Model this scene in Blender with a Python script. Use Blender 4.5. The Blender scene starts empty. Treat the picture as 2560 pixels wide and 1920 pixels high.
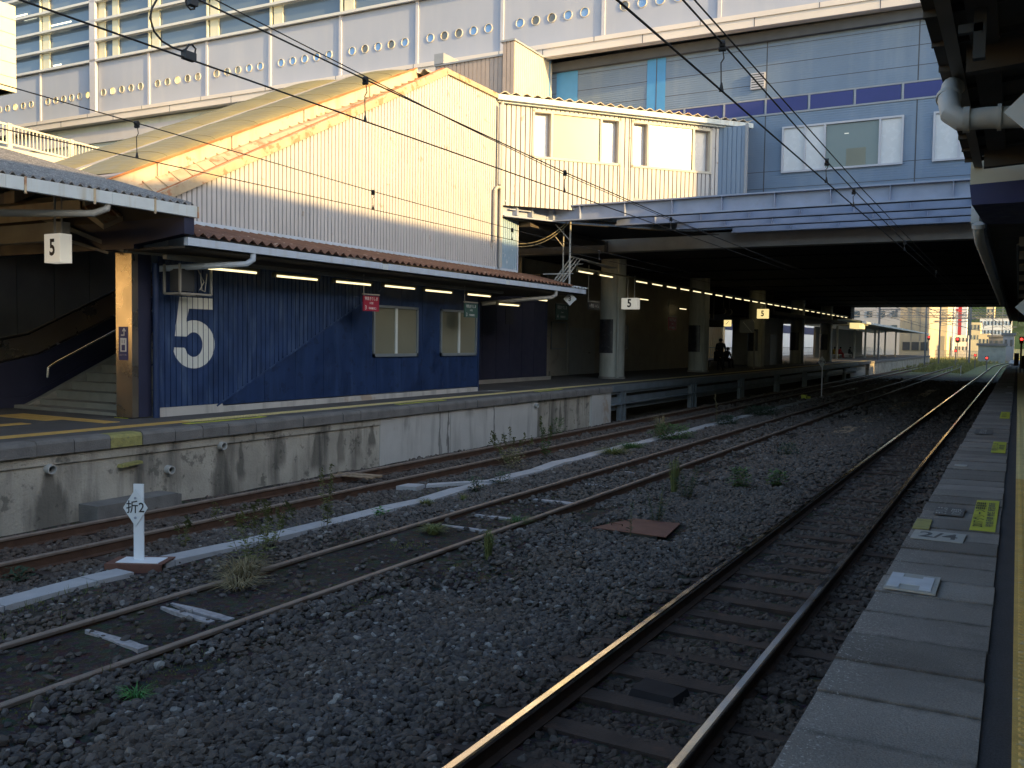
import bpy, bmesh, math, random
import numpy as np
from mathutils import Matrix, Vector
random.seed(7); RNG = np.random.default_rng(11)
S = bpy.context.scene
COL = S.collection
R = math.radians
# ------------------------------------------------------------------ camera
H = 2.49            # eye height above the rail heads
F = 2245.0          # focal length in pixels of the 2560 wide photograph
AX = np.array([[.87144, -.03738, -.48909], [.49035, .03606, .87078], [-.01491, .99865, -.04963]])
def _unit(v): v = np.array(v, float); return v/np.linalg.norm(v)
_Y = _unit([1265, 92, F]); _X = -_unit([-4030, 170, F]); _X = _unit(_X-_Y*_X.dot(_Y)); _Z = np.cross(_X, _Y)
if _Z[1] < 0: _Z = -_Z
AX = np.array([_X, _Y, _Z])     # world = AX @ (right, up, forward)
cd = bpy.data.cameras.new('camera'); cam = bpy.data.objects.new('camera', cd); COL.objects.link(cam); S.camera = cam
cd.sensor_fit = 'HORIZONTAL'; cd.sensor_width = 36; cd.lens = F/2560*36; cd.clip_start = .05; cd.clip_end = 6000
mw = Matrix.Identity(4)
for i in range(3):
    mw[i][0] = AX[i][0]; mw[i][1] = AX[i][1]; mw[i][2] = -AX[i][2]; mw[i][3] = (0, 0, H)[i]
cam.matrix_world = mw
def at(px, py, y):
    """point of the far scene seen in direction (px,py) at distance y along the tracks"""
    r = AX @ np.array([px-1280, 960-py, F]); r = r*(y/r[1]); return float(r[0]), float(y), float(r[2]+H)
# ------------------------------------------------------------------ light
SUN_EL, SUN_AZ = R(13.4), R(8)          # azimuth measured from +X towards -Y
sv = Vector((math.cos(SUN_EL)*math.cos(SUN_AZ), -math.cos(SUN_EL)*math.sin(SUN_AZ), math.sin(SUN_EL)))
W = bpy.data.worlds.new("World"); S.world = W; W.use_nodes = True
nt = W.node_tree; bg = nt.nodes['Background']
sky = nt.nodes.new('ShaderNodeTexSky'); sky.sky_type = 'NISHITA'; sky.sun_disc = False
sky.sun_elevation = SUN_EL; sky.sun_rotation = R(90)+SUN_AZ; sky.air_density = 1.0; sky.dust_density = 1.3; sky.ozone_density = 1.1
nt.links.new(sky.outputs[0], bg.inputs[0]); bg.inputs[1].default_value = .15
ld = bpy.data.lights.new('sun', 'SUN'); ld.energy = 3.1; ld.angle = R(.6); ld.color = (1, .645, .24)
lo = bpy.data.objects.new('sun', ld); COL.objects.link(lo); lo.rotation_euler = sv.to_track_quat('Z', 'Y').to_euler(); lo.location = (40, -6, 30)
S.view_settings.view_transform = 'Standard'; S.view_settings.look = 'None'; S.view_settings.gamma = 1
S.view_settings.exposure = 1.55
S.cycles.max_bounces = 6; S.cycles.diffuse_bounces = 3; S.cycles.glossy_bounces = 3; S.cycles.transmission_bounces = 4
S.cycles.sample_clamp_indirect = 4; S.cycles.use_denoising = True
S.cycles.caustics_reflective = False; S.cycles.caustics_refractive = False

# ------------------------------------------------------------------ materials
def N(t, typ, **kw):
    n = t.nodes.new(typ)
    for k, v in kw.items():
        if k in n.inputs: n.inputs[k].default_value = v
        else: setattr(n, k, v)
    return n
def mix(t, fac, a, b, mode='MIX'):
    m = t.nodes.new('ShaderNodeMix'); m.data_type = 'RGBA'; m.blend_type = mode
    for s, v in ((0, fac), (6, a), (7, b)):
        if hasattr(v, 'is_linked') or hasattr(v, 'links'): t.links.new(v, m.inputs[s])
        else: m.inputs[s].default_value = v if s == 0 else (*v[:3], 1)
    return m.outputs[2]
def ramp(t, src, lo_, hi, a=0., b=1.):
    r = N(t, 'ShaderNodeMapRange'); t.links.new(src, r.inputs[0])
    r.inputs[1].default_value = lo_; r.inputs[2].default_value = hi; r.inputs[3].default_value = a; r.inputs[4].default_value = b
    return r.outputs[0]
def noise(t, scale, detail=4, stretch=(1, 1, 1), rough=.55, off=(0, 0, 0)):
    g = N(t, 'ShaderNodeNewGeometry'); mp = N(t, 'ShaderNodeMapping'); mp.inputs['Scale'].default_value = stretch; mp.inputs['Location'].default_value = off
    t.links.new(g.outputs['Position'], mp.inputs[0])
    n = N(t, 'ShaderNodeTexNoise'); n.inputs['Scale'].default_value = scale; n.inputs['Detail'].default_value = detail; n.inputs['Roughness'].default_value = rough
    t.links.new(mp.outputs[0], n.inputs[0]); return n.outputs[0]
def mat(name, col, rough=.7, metal=0., var=.12, vs=3., bump=0., bs=40., streak=None, spots=None, spec=.4, fine=.0, emis=None, coat=0.):
    m = bpy.data.materials.new(name); m.use_nodes = True; t = m.node_tree; b = t.nodes['Principled BSDF']
    b.inputs['Roughness'].default_value = rough; b.inputs['Metallic'].default_value = metal
    b.inputs['Specular IOR Level'].default_value = spec
    c = (*col, 1)
    out = None
    n1 = noise(t, vs, 6)
    f = ramp(t, n1, .3, .7, 1-var, 1+var)
    hs = N(t, 'ShaderNodeHueSaturation'); hs.inputs['Color'].default_value = c; t.links.new(f, hs.inputs['Value']); out = hs.outputs[0]
    if fine:
        n2 = noise(t, 160, 2); f2 = ramp(t, n2, .35, .65, 1-fine, 1+fine)
        h2 = N(t, 'ShaderNodeHueSaturation'); t.links.new(out, h2.inputs['Color']); t.links.new(f2, h2.inputs['Value']); out = h2.outputs[0]
    if streak:     # (colour, amount, scale) vertical weather streaks
        sc = streak[2] if len(streak) > 2 else 5
        n3 = noise(t, sc, 5, (1, 1, .12), .6, (3, 1, 0)); f3 = ramp(t, n3, .5, .72, 0, streak[1]); out = mix(t, f3, out, streak[0])
    if spots:      # (colour, amount, scale, threshold)
        n4 = noise(t, spots[2], 6, (1, 1, 1), .65, (7, 2, 5)); f4 = ramp(t, n4, spots[3], spots[3]+.06, 0, spots[1]); out = mix(t, f4, out, spots[0])
    t.links.new(out, b.inputs['Base Color'])
    if bump:
        nb = noise(t, bs, 4); bp = N(t, 'ShaderNodeBump'); bp.inputs['Strength'].default_value = bump; bp.inputs['Distance'].default_value = .02
        t.links.new(nb, bp.inputs['Height']); t.links.new(bp.outputs[0], b.inputs['Normal'])
    rn = noise(t, vs*2, 3); rf = ramp(t, rn, .3, .7, max(.02, rough-.08), min(1, rough+.08)); t.links.new(rf, b.inputs['Roughness'])
    if coat: b.inputs['Coat Weight'].default_value = coat
    if emis:
        b.inputs['Emission Color'].default_value = (*emis[0], 1); b.inputs['Emission Strength'].default_value = emis[1]
    return m
def glass(name, tint, rough=.04, sp=.6, ct=.25):
    m = bpy.data.materials.new(name); m.use_nodes = True; t = m.node_tree; b = t.nodes['Principled BSDF']
    b.inputs['Base Color'].default_value = (*tint, 1); b.inputs['Roughness'].default_value = rough; b.inputs['Specular IOR Level'].default_value = sp
    b.inputs['Coat Weight'].default_value = ct; b.inputs['Coat Roughness'].default_value = .03
    nb = noise(t, .8, 2); bp = N(t, 'ShaderNodeBump'); bp.inputs['Strength'].default_value = .06; bp.inputs['Distance'].default_value = .05
    t.links.new(nb, bp.inputs['Height']); t.links.new(bp.outputs[0], b.inputs['Normal']); t.links.new(bp.outputs[0], b.inputs['Coat Normal'])
    return m
RUST = (.22, .075, .03)
M = {}
M['white_siding'] = mat('white_siding', (.50, .495, .505), .55, var=.05, vs=1.2, streak=((.50, .46, .45), .22, 4), spots=((.32, .24, .18), .6, 3.6, .63))
M['siding_joint'] = mat('siding_joint', (.10, .085, .085), .8, var=.1)  # groove backs coloured dark to strengthen the shadow lines between boards
M['lightblue_siding'] = mat('lightblue_siding', (.30, .43, .55), .55, var=.08, vs=2, spots=((.75, .78, .8), .7, 5, .62))
M['blue_siding'] = mat('blue_siding', (.022, .048, .130), .5, var=.25, vs=3, streak=((.08, .13, .24), .75, 8), fine=.1)
M['blue_panel'] = mat('blue_panel', (.014, .035, .105), .45, var=.25, vs=1.6, streak=((.032, .066, .165), .75, 4), spots=((.007, .016, .05), .5, 4, .56))
M['blue_pipe'] = mat('blue_pipe', (.016, .035, .10), .45, var=.15)
M['numeral_white'] = mat('numeral_white', (.66, .69, .66), .6, var=.05, spots=((.45, .5, .5), .4, 9, .6))
M['concrete'] = mat('concrete', (.30, .29, .27), .9, var=.15, vs=2, bump=.4, bs=30, fine=.08)
M['concrete_old'] = mat('concrete_old', (.40, .37, .31), .95, var=.25, vs=1.3, bump=.6, bs=25, streak=((.045, .045, .042), .9, 2.2), spots=((.07, .07, .06), .6, 3.5, .57), fine=.12)
M['concrete_new'] = mat('concrete_new', (.50, .49, .46), .85, var=.10, vs=1.2, bump=.2, bs=25, streak=((.16, .15, .14), .55, 3), spots=((.34, .20, .09), .5, .75, .60))
M['concrete_dark'] = mat('concrete_dark', (.10, .10, .10), .9, var=.15, vs=2)
M['coping'] = mat('coping', (.165, .158, .148), .92, var=.22, vs=3.2, bump=.5, bs=45, fine=.2, spots=((.35, .35, .34), .3, 30, .66))
M['coping_yellow'] = mat('coping_yellow', (.30, .28, .10), .85, var=.2, vs=14, bump=.4, spots=((.16, .15, .12), .7, 11, .58))
M['asphalt'] = mat('asphalt', (.095, .093, .092), .93, var=.18, vs=1.6, bump=.3, bs=120, fine=.15, spots=((.15, .145, .14), .4, 1.1, .58))
M['asphalt_dark'] = mat('asphalt_dark', (.045, .045, .05), .95, var=.2, vs=3, bump=.4, bs=120, fine=.2)
M['slab'] = mat('slab', (.205, .190, .175), .9, var=.16, vs=1.8, bump=.35, bs=90, fine=.22, spots=((.33, .32, .32), .45, 55, .60))
M['slab_b'] = mat('slab_b', (.175, .162, .150), .92, var=.18, vs=2.4, bump=.4, bs=90, fine=.25, spots=((.30, .30, .29), .5, 50, .60))
M['tactile'] = mat('tactile', (.56, .36, .10), .8, var=.14, vs=6, fine=.1, spots=((.45, .40, .28), .5, 18, .58))
M['tactile_pale'] = mat('tactile_pale', (.58, .48, .22), .8, var=.12, vs=6, fine=.1)
M['sticker_yellow'] = mat('sticker_yellow', (.46, .48, .05), .5, var=.06, spots=((.4, .42, .1), .5, 14, .64))
M['sticker_white'] = mat('sticker_white', (.52, .55, .60), .7, var=.08, vs=9)
M['sticker_grey'] = mat('sticker_grey', (.36, .36, .34), .7, var=.1, vs=9, spots=((.2, .2, .2), .6, 22, .6))
M['ink'] = mat('ink', (.02, .02, .025), .6, var=.05)
M['ink_grey'] = mat('ink_grey', (.10, .10, .10), .8, var=.3, vs=30)
M['rail_shiny'] = mat('rail_shiny', (.78, .75, .70), .17, 1., var=.03, vs=2)
M['rail_rust'] = mat('rail_rust', (.085, .045, .028), .8, .1, var=.25, vs=7, bump=.3, fine=.15)
M['rail_rust_top'] = mat('rail_rust_top', (.24, .19, .155), .6, .3, var=.2, vs=6, spots=((.15, .08, .05), .5, 4, .57), fine=.1)
M['rail_base'] = mat('rail_base', (.055, .032, .022), .85, .0, var=.25, vs=8, bump=.2)
M['sleeper'] = mat('sleeper', (.048, .033, .027), .85, var=.35, vs=5, bump=.5, bs=50, streak=None, spots=((.11, .06, .04), .5, 3, .58))
M['wood_grey'] = mat('wood_grey', (.32, .31, .32), .9, var=.3, vs=20, bump=.4, bs=70)
M['wood_pale'] = mat('wood_pale', (.33, .24, .16), .85, var=.3, vs=15)
M['rust_plate'] = mat('rust_plate', (.155, .075, .055), .8, .1, var=.15, vs=5, spots=((.09, .05, .04), .4, 8, .55))
M['trough'] = mat('trough', (.40, .40, .41), .85, var=.1, vs=4, bump=.2, spots=((.30, .30, .29), .5, 6, .58), fine=.06)
M['white_paint'] = mat('white_paint', (.74, .77, .80), .5, var=.04)
M['white_gutter'] = mat('white_gutter', (.60, .66, .68), .5, var=.07, streak=((.42, .36, .24), .5, 6))
M['gutter_blue'] = mat('gutter_blue', (.50, .58, .68), .5, var=.06, streak=((.4, .36, .3), .3, 6))
M['pvc'] = mat('pvc', (.42, .42, .40), .5, var=.08, spots=((.3, .29, .27), .4, 6, .6))
M['rust_roof'] = mat('rust_roof', (.165, .085, .055), .85, var=.3, vs=3, bump=.3, bs=60, spots=((.42, .30, .22), .8, 6, .60))
M['slate_roof'] = mat('slate_roof', (.20, .195, .19), .95, var=.3, vs=6, bump=.8, bs=60, fine=.45, spots=((.44, .42, .38), .6, 30, .55))
M['frp'] = mat('frp', (.27, .225, .095), .5, var=.14, vs=2, streak=((.24, .22, .13), .5, 3))
M['cream_paint'] = mat('cream_paint', (.54, .47, .37), .6, var=.08, vs=2, spots=((.40, .17, .07), .7, 3, .60), streak=((.42, .2, .09), .55, 3))
M['cream_rust'] = mat('cream_rust', (.50, .40, .27), .7, var=.2, vs=2.5, spots=((.38, .15, .07), .7, 3.2, .53))
M['rust_flash'] = mat('rust_flash', (.40, .17, .07), .8, var=.35, vs=2)
M['brown_siding'] = mat('brown_siding', (.40, .34, .31), .6, var=.08)
M['yellow_siding'] = mat('yellow_siding', (.58, .55, .48), .6, var=.05)
M['lav_panel'] = mat('lav_panel', (.38, .42, .52), .45, var=.04, vs=.6, streak=((.52, .54, .58), .25, 1.2))
M['lav_trim'] = mat('lav_trim', (.50, .51, .57), .45, var=.04)
M['fascia'] = mat('fascia', (.66, .63, .61), .5, var=.05, vs=.8)
M['greyblue_panel'] = mat('greyblue_panel', (.185, .26, .38), .5, var=.07, vs=.9, streak=((.36, .42, .47), .25, 1.5))
M['greenish_wall'] = mat('greenish_wall', (.50, .56, .54), .7, var=.1, vs=.8, streak=((.3, .33, .33), .5, 1))
M['sky_blue'] = mat('sky_blue', (.08, .30, .62), .5, var=.05)
M['purple_strip'] = mat('purple_strip', (.035, .045, .20), .35, var=.1, vs=.7)
M['grey_trim'] = mat('grey_trim', (.30, .33, .38), .55, var=.08)
M['joint_dark'] = mat('joint_dark', (.09, .10, .12), .8)
M['glass_dark'] = glass('glass_dark', (.07, .10, .13))
M['glass_green'] = glass('glass_green', (.16, .20, .20), .08)
M['glass_cream'] = glass('glass_cream', (.40, .41, .27), .2, .25, 0.)
M['glass_sky'] = glass('glass_sky', (.12, .17, .24), .05)
M['porthole_glass'] = glass('porthole_glass', (.15, .24, .42), .03)
M['pale_pane'] = mat('pale_pane', (.62, .63, .66), .25, var=.04, coat=.5)
M['louver'] = mat('louver', (.60, .62, .62), .5, var=.05)
M['column_cream'] = mat('column_cream', (.66, .66, .52), .6, var=.05)
M['steel_lav'] = mat('steel_lav', (.30, .35, .47), .5, var=.10, vs=2.5, fine=.05, spots=((.28, .31, .38), .4, 4, .6))
M['black_rubber'] = mat('black_rubber', (.018, .015, .016), .9)
M['steel_dark'] = mat('steel_dark', (.05, .055, .06), .6, var=.15)
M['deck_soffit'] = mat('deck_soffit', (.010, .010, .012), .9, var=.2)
M['steel_platform'] = mat('steel_platform', (.15, .18, .20), .6, var=.2, vs=2, streak=((.16, .17, .17), .5, 4), spots=((.13, .1, .08), .4, 7, .6))
M['dark_clad'] = mat('dark_clad', (.34, .335, .31), .45, var=.12, vs=1.5)
M['navy_clad'] = mat('navy_clad', (.028, .032, .065), .45, var=.12, vs=1.5)
M['grey_beam'] = mat('grey_beam', (.28, .27, .24), .7, var=.15, vs=3)
M['stainless'] = mat('stainless', (.46, .41, .35), .3, .95, var=.06, vs=1)
M['stair'] = mat('stair', (.30, .29, .25), .9, var=.12, vs=4, bump=.2)
M['chrome'] = mat('chrome', (.65, .65, .62), .22, 1., var=.05)
M['tube_light'] = mat('tube_light', (.9, .85, .6), .5, emis=((1, .84, .47), .62))
M['tube_far'] = mat('tube_far', (.9, .85, .6), .5, emis=((1, .84, .5), .8))
M['fitting'] = mat('fitting', (.16, .14, .08), .5, var=.1)
M['fitting_white'] = mat('fitting_white', (.5, .5, .48), .4, var=.1)
M['sign_white'] = mat('sign_white', (.66, .70, .72), .4, var=.03)
M['sign_white_lit'] = mat('sign_white_lit', (.7, .7, .62), .4, var=.03, emis=((1, .95, .82), .12))
M['sign_warm_lit'] = mat('sign_warm_lit', (.7, .6, .3), .4, var=.03, emis=((1, .78, .33), .35))
M['sign_red'] = mat('sign_red', (.36, .03, .06), .45, var=.05)
M['sign_green'] = mat('sign_green', (.05, .11, .10), .45, var=.05)
M['sign_blue'] = mat('sign_blue', (.02, .035, .16), .4, var=.05)
M['sign_text'] = mat('sign_text', (.72, .72, .72), .5, var=.03)
M['sign_black'] = mat('sign_black', (.012, .012, .014), .4)
M['blind'] = mat('blind', (.185, .19, .145), .5, var=.08, vs=1.4, coat=.45)
M['alu_frame'] = mat('alu_frame', (.24, .28, .31), .45, .3, var=.06)
M['wire'] = mat('wire', (.035, .033, .032), .6, .3)
M['wire_pale'] = mat('wire_pale', (.35, .34, .31), .6, .3)
M['brown_wall'] = mat('brown_wall', (.34, .315, .265), .7, var=.12, vs=1.5, spots=((.22, .20, .17), .4, 2, .56))
M['door_grey'] = mat('door_grey', (.30, .31, .31), .5, var=.08)
M['column_paint'] = mat('column_paint', (.50, .51, .46), .6, var=.08, vs=2, streak=((.12, .12, .11), .4, 4))
M['poster_grey'] = mat('poster_grey', (.03, .033, .042), .35, var=.1, spots=((.10, .10, .11), .5, 6, .55))
M['cloth_dark'] = mat('cloth_dark', (.012, .013, .018), .9)
M['skin'] = mat('skin', (.20, .11, .07), .6)
M['hair'] = mat('hair', (.01, .009, .008), .7)
M['leaf_green'] = mat('leaf_green', (.055, .12, .03), .7, var=.35, vs=9)
M['leaf_bright'] = mat('leaf_bright', (.05, .19, .045), .6, var=.25, vs=9)
M['leaf_olive'] = mat('leaf_olive', (.14, .16, .05), .75, var=.3, vs=9)
M['leaf_dark'] = mat('leaf_dark', (.03, .065, .035), .75, var=.35, vs=9)
M['straw'] = mat('straw', (.24, .20, .11), .85, var=.3, vs=9)
M['stem'] = mat('stem', (.13, .12, .06), .8, var=.3)
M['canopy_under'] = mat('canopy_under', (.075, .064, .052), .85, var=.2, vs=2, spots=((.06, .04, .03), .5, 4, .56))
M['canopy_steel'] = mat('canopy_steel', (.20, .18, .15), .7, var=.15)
M['cream_wall'] = mat('cream_wall', (.50, .45, .32), .7, var=.08, vs=1.2)
M['navy_band'] = mat('navy_band', (.018, .022, .085), .6, var=.15)
M['far_beige'] = mat('far_beige', (.42, .36, .26), .8, var=.05, vs=.3)
M['far_yellow'] = mat('far_yellow', (.78, .62, .36), .8, var=.05, vs=.3)
M['far_lav'] = mat('far_lav', (.42, .42, .44), .8, var=.05, vs=.3)
M['far_white'] = mat('far_white', (.78, .78, .76), .8, var=.06, vs=.5)
M['far_red'] = mat('far_red', (.55, .05, .05), .7)
M['far_grey'] = mat('far_grey', (.22, .22, .22), .8, var=.1, vs=.5)
M['far_teal'] = mat('far_teal', (.34, .38, .36), .7, var=.2, vs=1)
M['hill_green'] = mat('hill_green', (.06, .10, .045), .95, var=.5, vs=.05, spots=((.12, .15, .09), .6, .12, .52))
M['field_grass'] = mat('field_grass', (.30, .29, .10), .9, var=.35, vs=.8, spots=((.24, .22, .10), .7, .5, .52))
M['signal_red'] = mat('signal_red', (.5, .02, .02), .4, emis=((1, .04, .03), 1.5))
M['bag_yellow'] = mat('bag_yellow', (.30, .2, .03), .8)
M['bag_red'] = mat('bag_red', (.40, .02, .02), .8)
M['yellow_box'] = mat('yellow_box', (.62, .60, .48), .7, var=.04)

def slab_wear(m_, y0, l_):
    t = m_.node_tree; b = t.nodes['Principled BSDF']; src = b.inputs['Base Color'].links[0].from_socket
    g_ = N(t, 'ShaderNodeNewGeometry'); sp_ = N(t, 'ShaderNodeSeparateXYZ'); t.links.new(g_.outputs['Position'], sp_.inputs[0])
    def mth(op, a_, b_=None):
        n_ = N(t, 'ShaderNodeMath', operation=op)
        for i_, v_ in enumerate((a_, b_)):
            if v_ is None: continue
            if hasattr(v_, 'links'): t.links.new(v_, n_.inputs[i_])
            else: n_.inputs[i_].default_value = v_
        return n_.outputs[0]
    q = mth('DIVIDE', mth('SUBTRACT', sp_.outputs[1], y0), l_); wn = N(t, 'ShaderNodeTexWhiteNoise', noise_dimensions='1D'); t.links.new(mth('FLOOR', q), wn.inputs['W'])
    hs = N(t, 'ShaderNodeHueSaturation'); t.links.new(src, hs.inputs['Color']); t.links.new(ramp(t, wn.outputs[0], 0, 1, .78, 1.2), hs.inputs['Value'])
    fr = mth('FRACT', q); ed = mth('MINIMUM', fr, mth('SUBTRACT', 1., fr)); k = mth('MULTIPLY', ramp(t, ed, .02, .11, .75, 0), ramp(t, noise(t, 9, 4), .35, .65))
    c = mix(t, k, hs.outputs[0], (.06, .055, .05))
    sc = mth('MULTIPLY', ramp(t, noise(t, 70, 3), .60, .66), ramp(t, sp_.outputs[0], -.45, -.68)); c = mix(t, sc, c, (.42, .41, .39))
    dk = ramp(t, noise(t, 2.6, 5, off=(4, 4, 0)), .58, .68, 0, .35); c = mix(t, dk, c, (.10, .095, .09)); t.links.new(c, b.inputs['Base Color'])
slab_wear(M['slab'], -1.0, .455); slab_wear(M['slab_b'], -1.0, .455)
# ------------------------------------------------------------------ mesh helpers
def tag(o, label=None, cat=None, group=None, kind=None):
    if label: o['label'] = label
    if cat: o['category'] = cat
    if group: o['group'] = group
    if kind: o['kind'] = kind
    return o
class MB:
    def __init__(s): s.v = []; s.f = []; s.m = []
    def add(s, vs, fs, mi=0):
        k = len(s.v); s.v.extend([tuple(map(float, p)) for p in vs]); s.f.extend([tuple(k+i for i in f) for f in fs]); s.m.extend([mi]*len(fs)); return s
    def box(s, x0, x1, y0, y1, z0, z1, mi=0):
        if x0 > x1: x0, x1 = x1, x0
        if y0 > y1: y0, y1 = y1, y0
        if z0 > z1: z0, z1 = z1, z0
        return s.add([(x0, y0, z0), (x1, y0, z0), (x1, y1, z0), (x0, y1, z0), (x0, y0, z1), (x1, y0, z1), (x1, y1, z1), (x0, y1, z1)],
              [(0, 3, 2, 1), (4, 5, 6, 7), (0, 1, 5, 4), (1, 2, 6, 5), (2, 3, 7, 6), (3, 0, 4, 7)], mi)
    def hexa(s, b, t, mi=0):   # 4 bottom points, 4 top points
        return s.add(list(b)+list(t), [(0, 3, 2, 1), (4, 5, 6, 7), (0, 1, 5, 4), (1, 2, 6, 5), (2, 3, 7, 6), (3, 0, 4, 7)], mi)
    def bar(s, a, b, w, h=None, mi=0, up=(0, 0, 1)):
        a = Vector(a); b = Vector(b); h = h or w; d = (b-a).normalized(); u = Vector(up)
        if abs(d.dot(u)) > .98: u = Vector((1, 0, 0))
        r = d.cross(u).normalized(); u = r.cross(d).normalized()
        q = [(-1, -1), (1, -1), (1, 1), (-1, 1)]
        A = [a+r*(i*w/2)+u*(j*h/2) for i, j in q]; B = [b+r*(i*w/2)+u*(j*h/2) for i, j in q]
        return s.add(A+B, [(0, 1, 2, 3), (7, 6, 5, 4), (0, 4, 5, 1), (1, 5, 6, 2), (2, 6, 7, 3), (3, 7, 4, 0)], mi)
    def prism(s, poly, axis, a, b, mi=0):   # poly in the two other axes, extruded along axis a..b
        n = len(poly)
        def P(p, c):
            return {'x': (c, p[0], p[1]), 'y': (p[0], c, p[1]), 'z': (p[0], p[1], c)}[axis]
        vs = [P(p, a) for p in poly]+[P(p, b) for p in poly]
        fs = [tuple(range(n)), tuple(range(2*n-1, n-1, -1))]+[(i, n+i, n+(i+1) % n, (i+1) % n) for i in range(n)]
        return s.add(vs, fs, mi)
    def tube(s, pts, r, n=8, mi=0, cap=True):
        pts = [Vector(p) for p in pts]; rings = []; pu = None
        for i, p in enumerate(pts):
            if i == 0: d = pts[1]-p
            elif i == len(pts)-1: d = p-pts[i-1]
            else: d = (pts[i+1]-p).normalized()+(p-pts[i-1]).normalized()
            d.normalize()
            if pu is None:
                u = Vector((0, 0, 1)) if abs(d.z) < .9 else Vector((1, 0, 0))
            else: u = pu
            rr = d.cross(u); rr.normalize(); u = rr.cross(d).normalized(); pu = u
            ri = r[i] if isinstance(r, (list, tuple)) else r
            rings.append([p+(rr*math.cos(2*math.pi*k/n)+u*math.sin(2*math.pi*k/n))*ri for k in range(n)])
        vs = [q for ring in rings for q in ring]; fs = []
        for i in range(len(rings)-1):
            for k in range(n):
                fs.append((i*n+k, i*n+(k+1) % n, (i+1)*n+(k+1) % n, (i+1)*n+k))
        if cap: fs += [tuple(range(n-1, -1, -1)), tuple(range((len(rings)-1)*n, len(rings)*n))]
        return s.add(vs, fs, mi)
    def cyl(s, x, y, z0, z1, r, n=24, mi=0, r2=None): return s.tube([(x, y, z0), (x, y, z1)], [r, r2 if r2 else r], n, mi)
    def disc(s, c, nrm, r, t, n=20, mi=0):
        c = Vector(c); d = Vector(nrm).normalized(); return s.tube([c-d*t/2, c+d*t/2], r, n, mi)
    def ring(s, c, nrm, r0, r1, t, n=28, mi=0):
        c = Vector(c); d = Vector(nrm).normalized(); u = Vector((0, 0, 1)) if abs(d.z) < .9 else Vector((1, 0, 0)); a = d.cross(u).normalized(); b = a.cross(d)
        vs = []
        for k in range(n):
            e = a*math.cos(2*math.pi*k/n)+b*math.sin(2*math.pi*k/n)
            vs += [c+e*r0-d*t/2, c+e*r1-d*t/2, c+e*r1+d*t/2, c+e*r0+d*t/2]
        fs = []
        for k in range(n):
            i = 4*k; j = 4*((k+1) % n)
            for q in range(4): fs.append((i+q, i+(q+1) % 4, j+(q+1) % 4, j+q))
        return s.add(vs, fs, mi)
    def build(s, name, m, parent=None, smooth=False, loc=None):
        me = bpy.data.meshes.new(name); v = np.array(s.v, float)
        if parent is None:
            c = loc if loc is not None else ((v[:, 0].min()+v[:, 0].max())/2, (v[:, 1].min()+v[:, 1].max())/2, v[:, 2].min())
            v = v-np.array(c)
        me.from_pydata([tuple(p) for p in v], [], s.f)
        for x in (m if isinstance(m, (list, tuple)) else [m]): me.materials.append(M[x] if isinstance(x, str) else x)
        if any(s.m): me.polygons.foreach_set('material_index', s.m)
        bm = bmesh.new(); bm.from_mesh(me); bmesh.ops.recalc_face_normals(bm, faces=bm.faces); bm.to_mesh(me); bm.free()
        if smooth:
            me.polygons.foreach_set('use_smooth', [True]*len(me.polygons))
            try: me.set_sharp_from_angle(angle=R(35))
            except Exception: pass
        o = bpy.data.objects.new(name, me); COL.objects.link(o)
        if parent is None: o.location = c
        else: par(o, parent)
        return o
def par(o, p):
    o.parent = p; o.matrix_parent_inverse = worldm(p).inverted(); return o
def worldm(p):
    m_ = Matrix.LocRotScale(p.location, p.rotation_euler, p.scale)
    return (worldm(p.parent) @ p.matrix_parent_inverse @ m_) if p.parent else m_
def thing(name, label, cat, loc, group=None):
    o = bpy.data.objects.new(name, None); COL.objects.link(o); o.location = loc; o.empty_display_size = .2
    return tag(o, label, cat, group)
def kids(o, cache={}): return [c for c in COL.objects if c.parent == o]
def copy_tree(o, loc=None, label=None, rotz=0, scale=1, tree=None):
    tree = tree or tree_of(o)
    def rec(node, parent):
        src, ch = node; c = src.copy(); COL.objects.link(c)
        if parent is not None: c.parent = parent
        for k in ch: rec(k, c)
        return c
    c = rec(tree, None)
    if loc is not None: c.location = loc
    c.rotation_euler = (0, 0, rotz); c.scale = (scale,)*3
    if label: c['label'] = label
    return c
def tree_of(o): return (o, [tree_of(c) for c in kids(o)])
def text_mb(body, size, origin, ux, uy, depth=.003, bold=0., align='CENTER', sx=1.):
    """lettering as a mesh: glyph x axis along ux, y axis along uy"""
    cu = bpy.data.curves.new('lettering', 'FONT'); cu.body = body; cu.size = size; cu.align_x = align; cu.align_y = 'CENTER'; cu.offset = bold; cu.resolution_u = 3
    ob = bpy.data.objects.new('lettering', cu); COL.objects.link(ob)
    dg = bpy.context.evaluated_depsgraph_get(); me = bpy.data.meshes.new_from_object(ob.evaluated_get(dg))
    mb = MB(); ux = Vector(ux).normalized(); uy = Vector(uy).normalized(); nz = ux.cross(uy).normalized(); o0 = Vector(origin)
    mb.add([o0+ux*(v.co.x*sx)+uy*v.co.y+nz*depth for v in me.vertices], [tuple(p.vertices) for p in me.polygons])
    bpy.data.objects.remove(ob); bpy.data.curves.remove(cu); bpy.data.meshes.remove(me)
    return mb
def merge(a, b, mi=0): a.add(b.v, b.f, mi); return a

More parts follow.
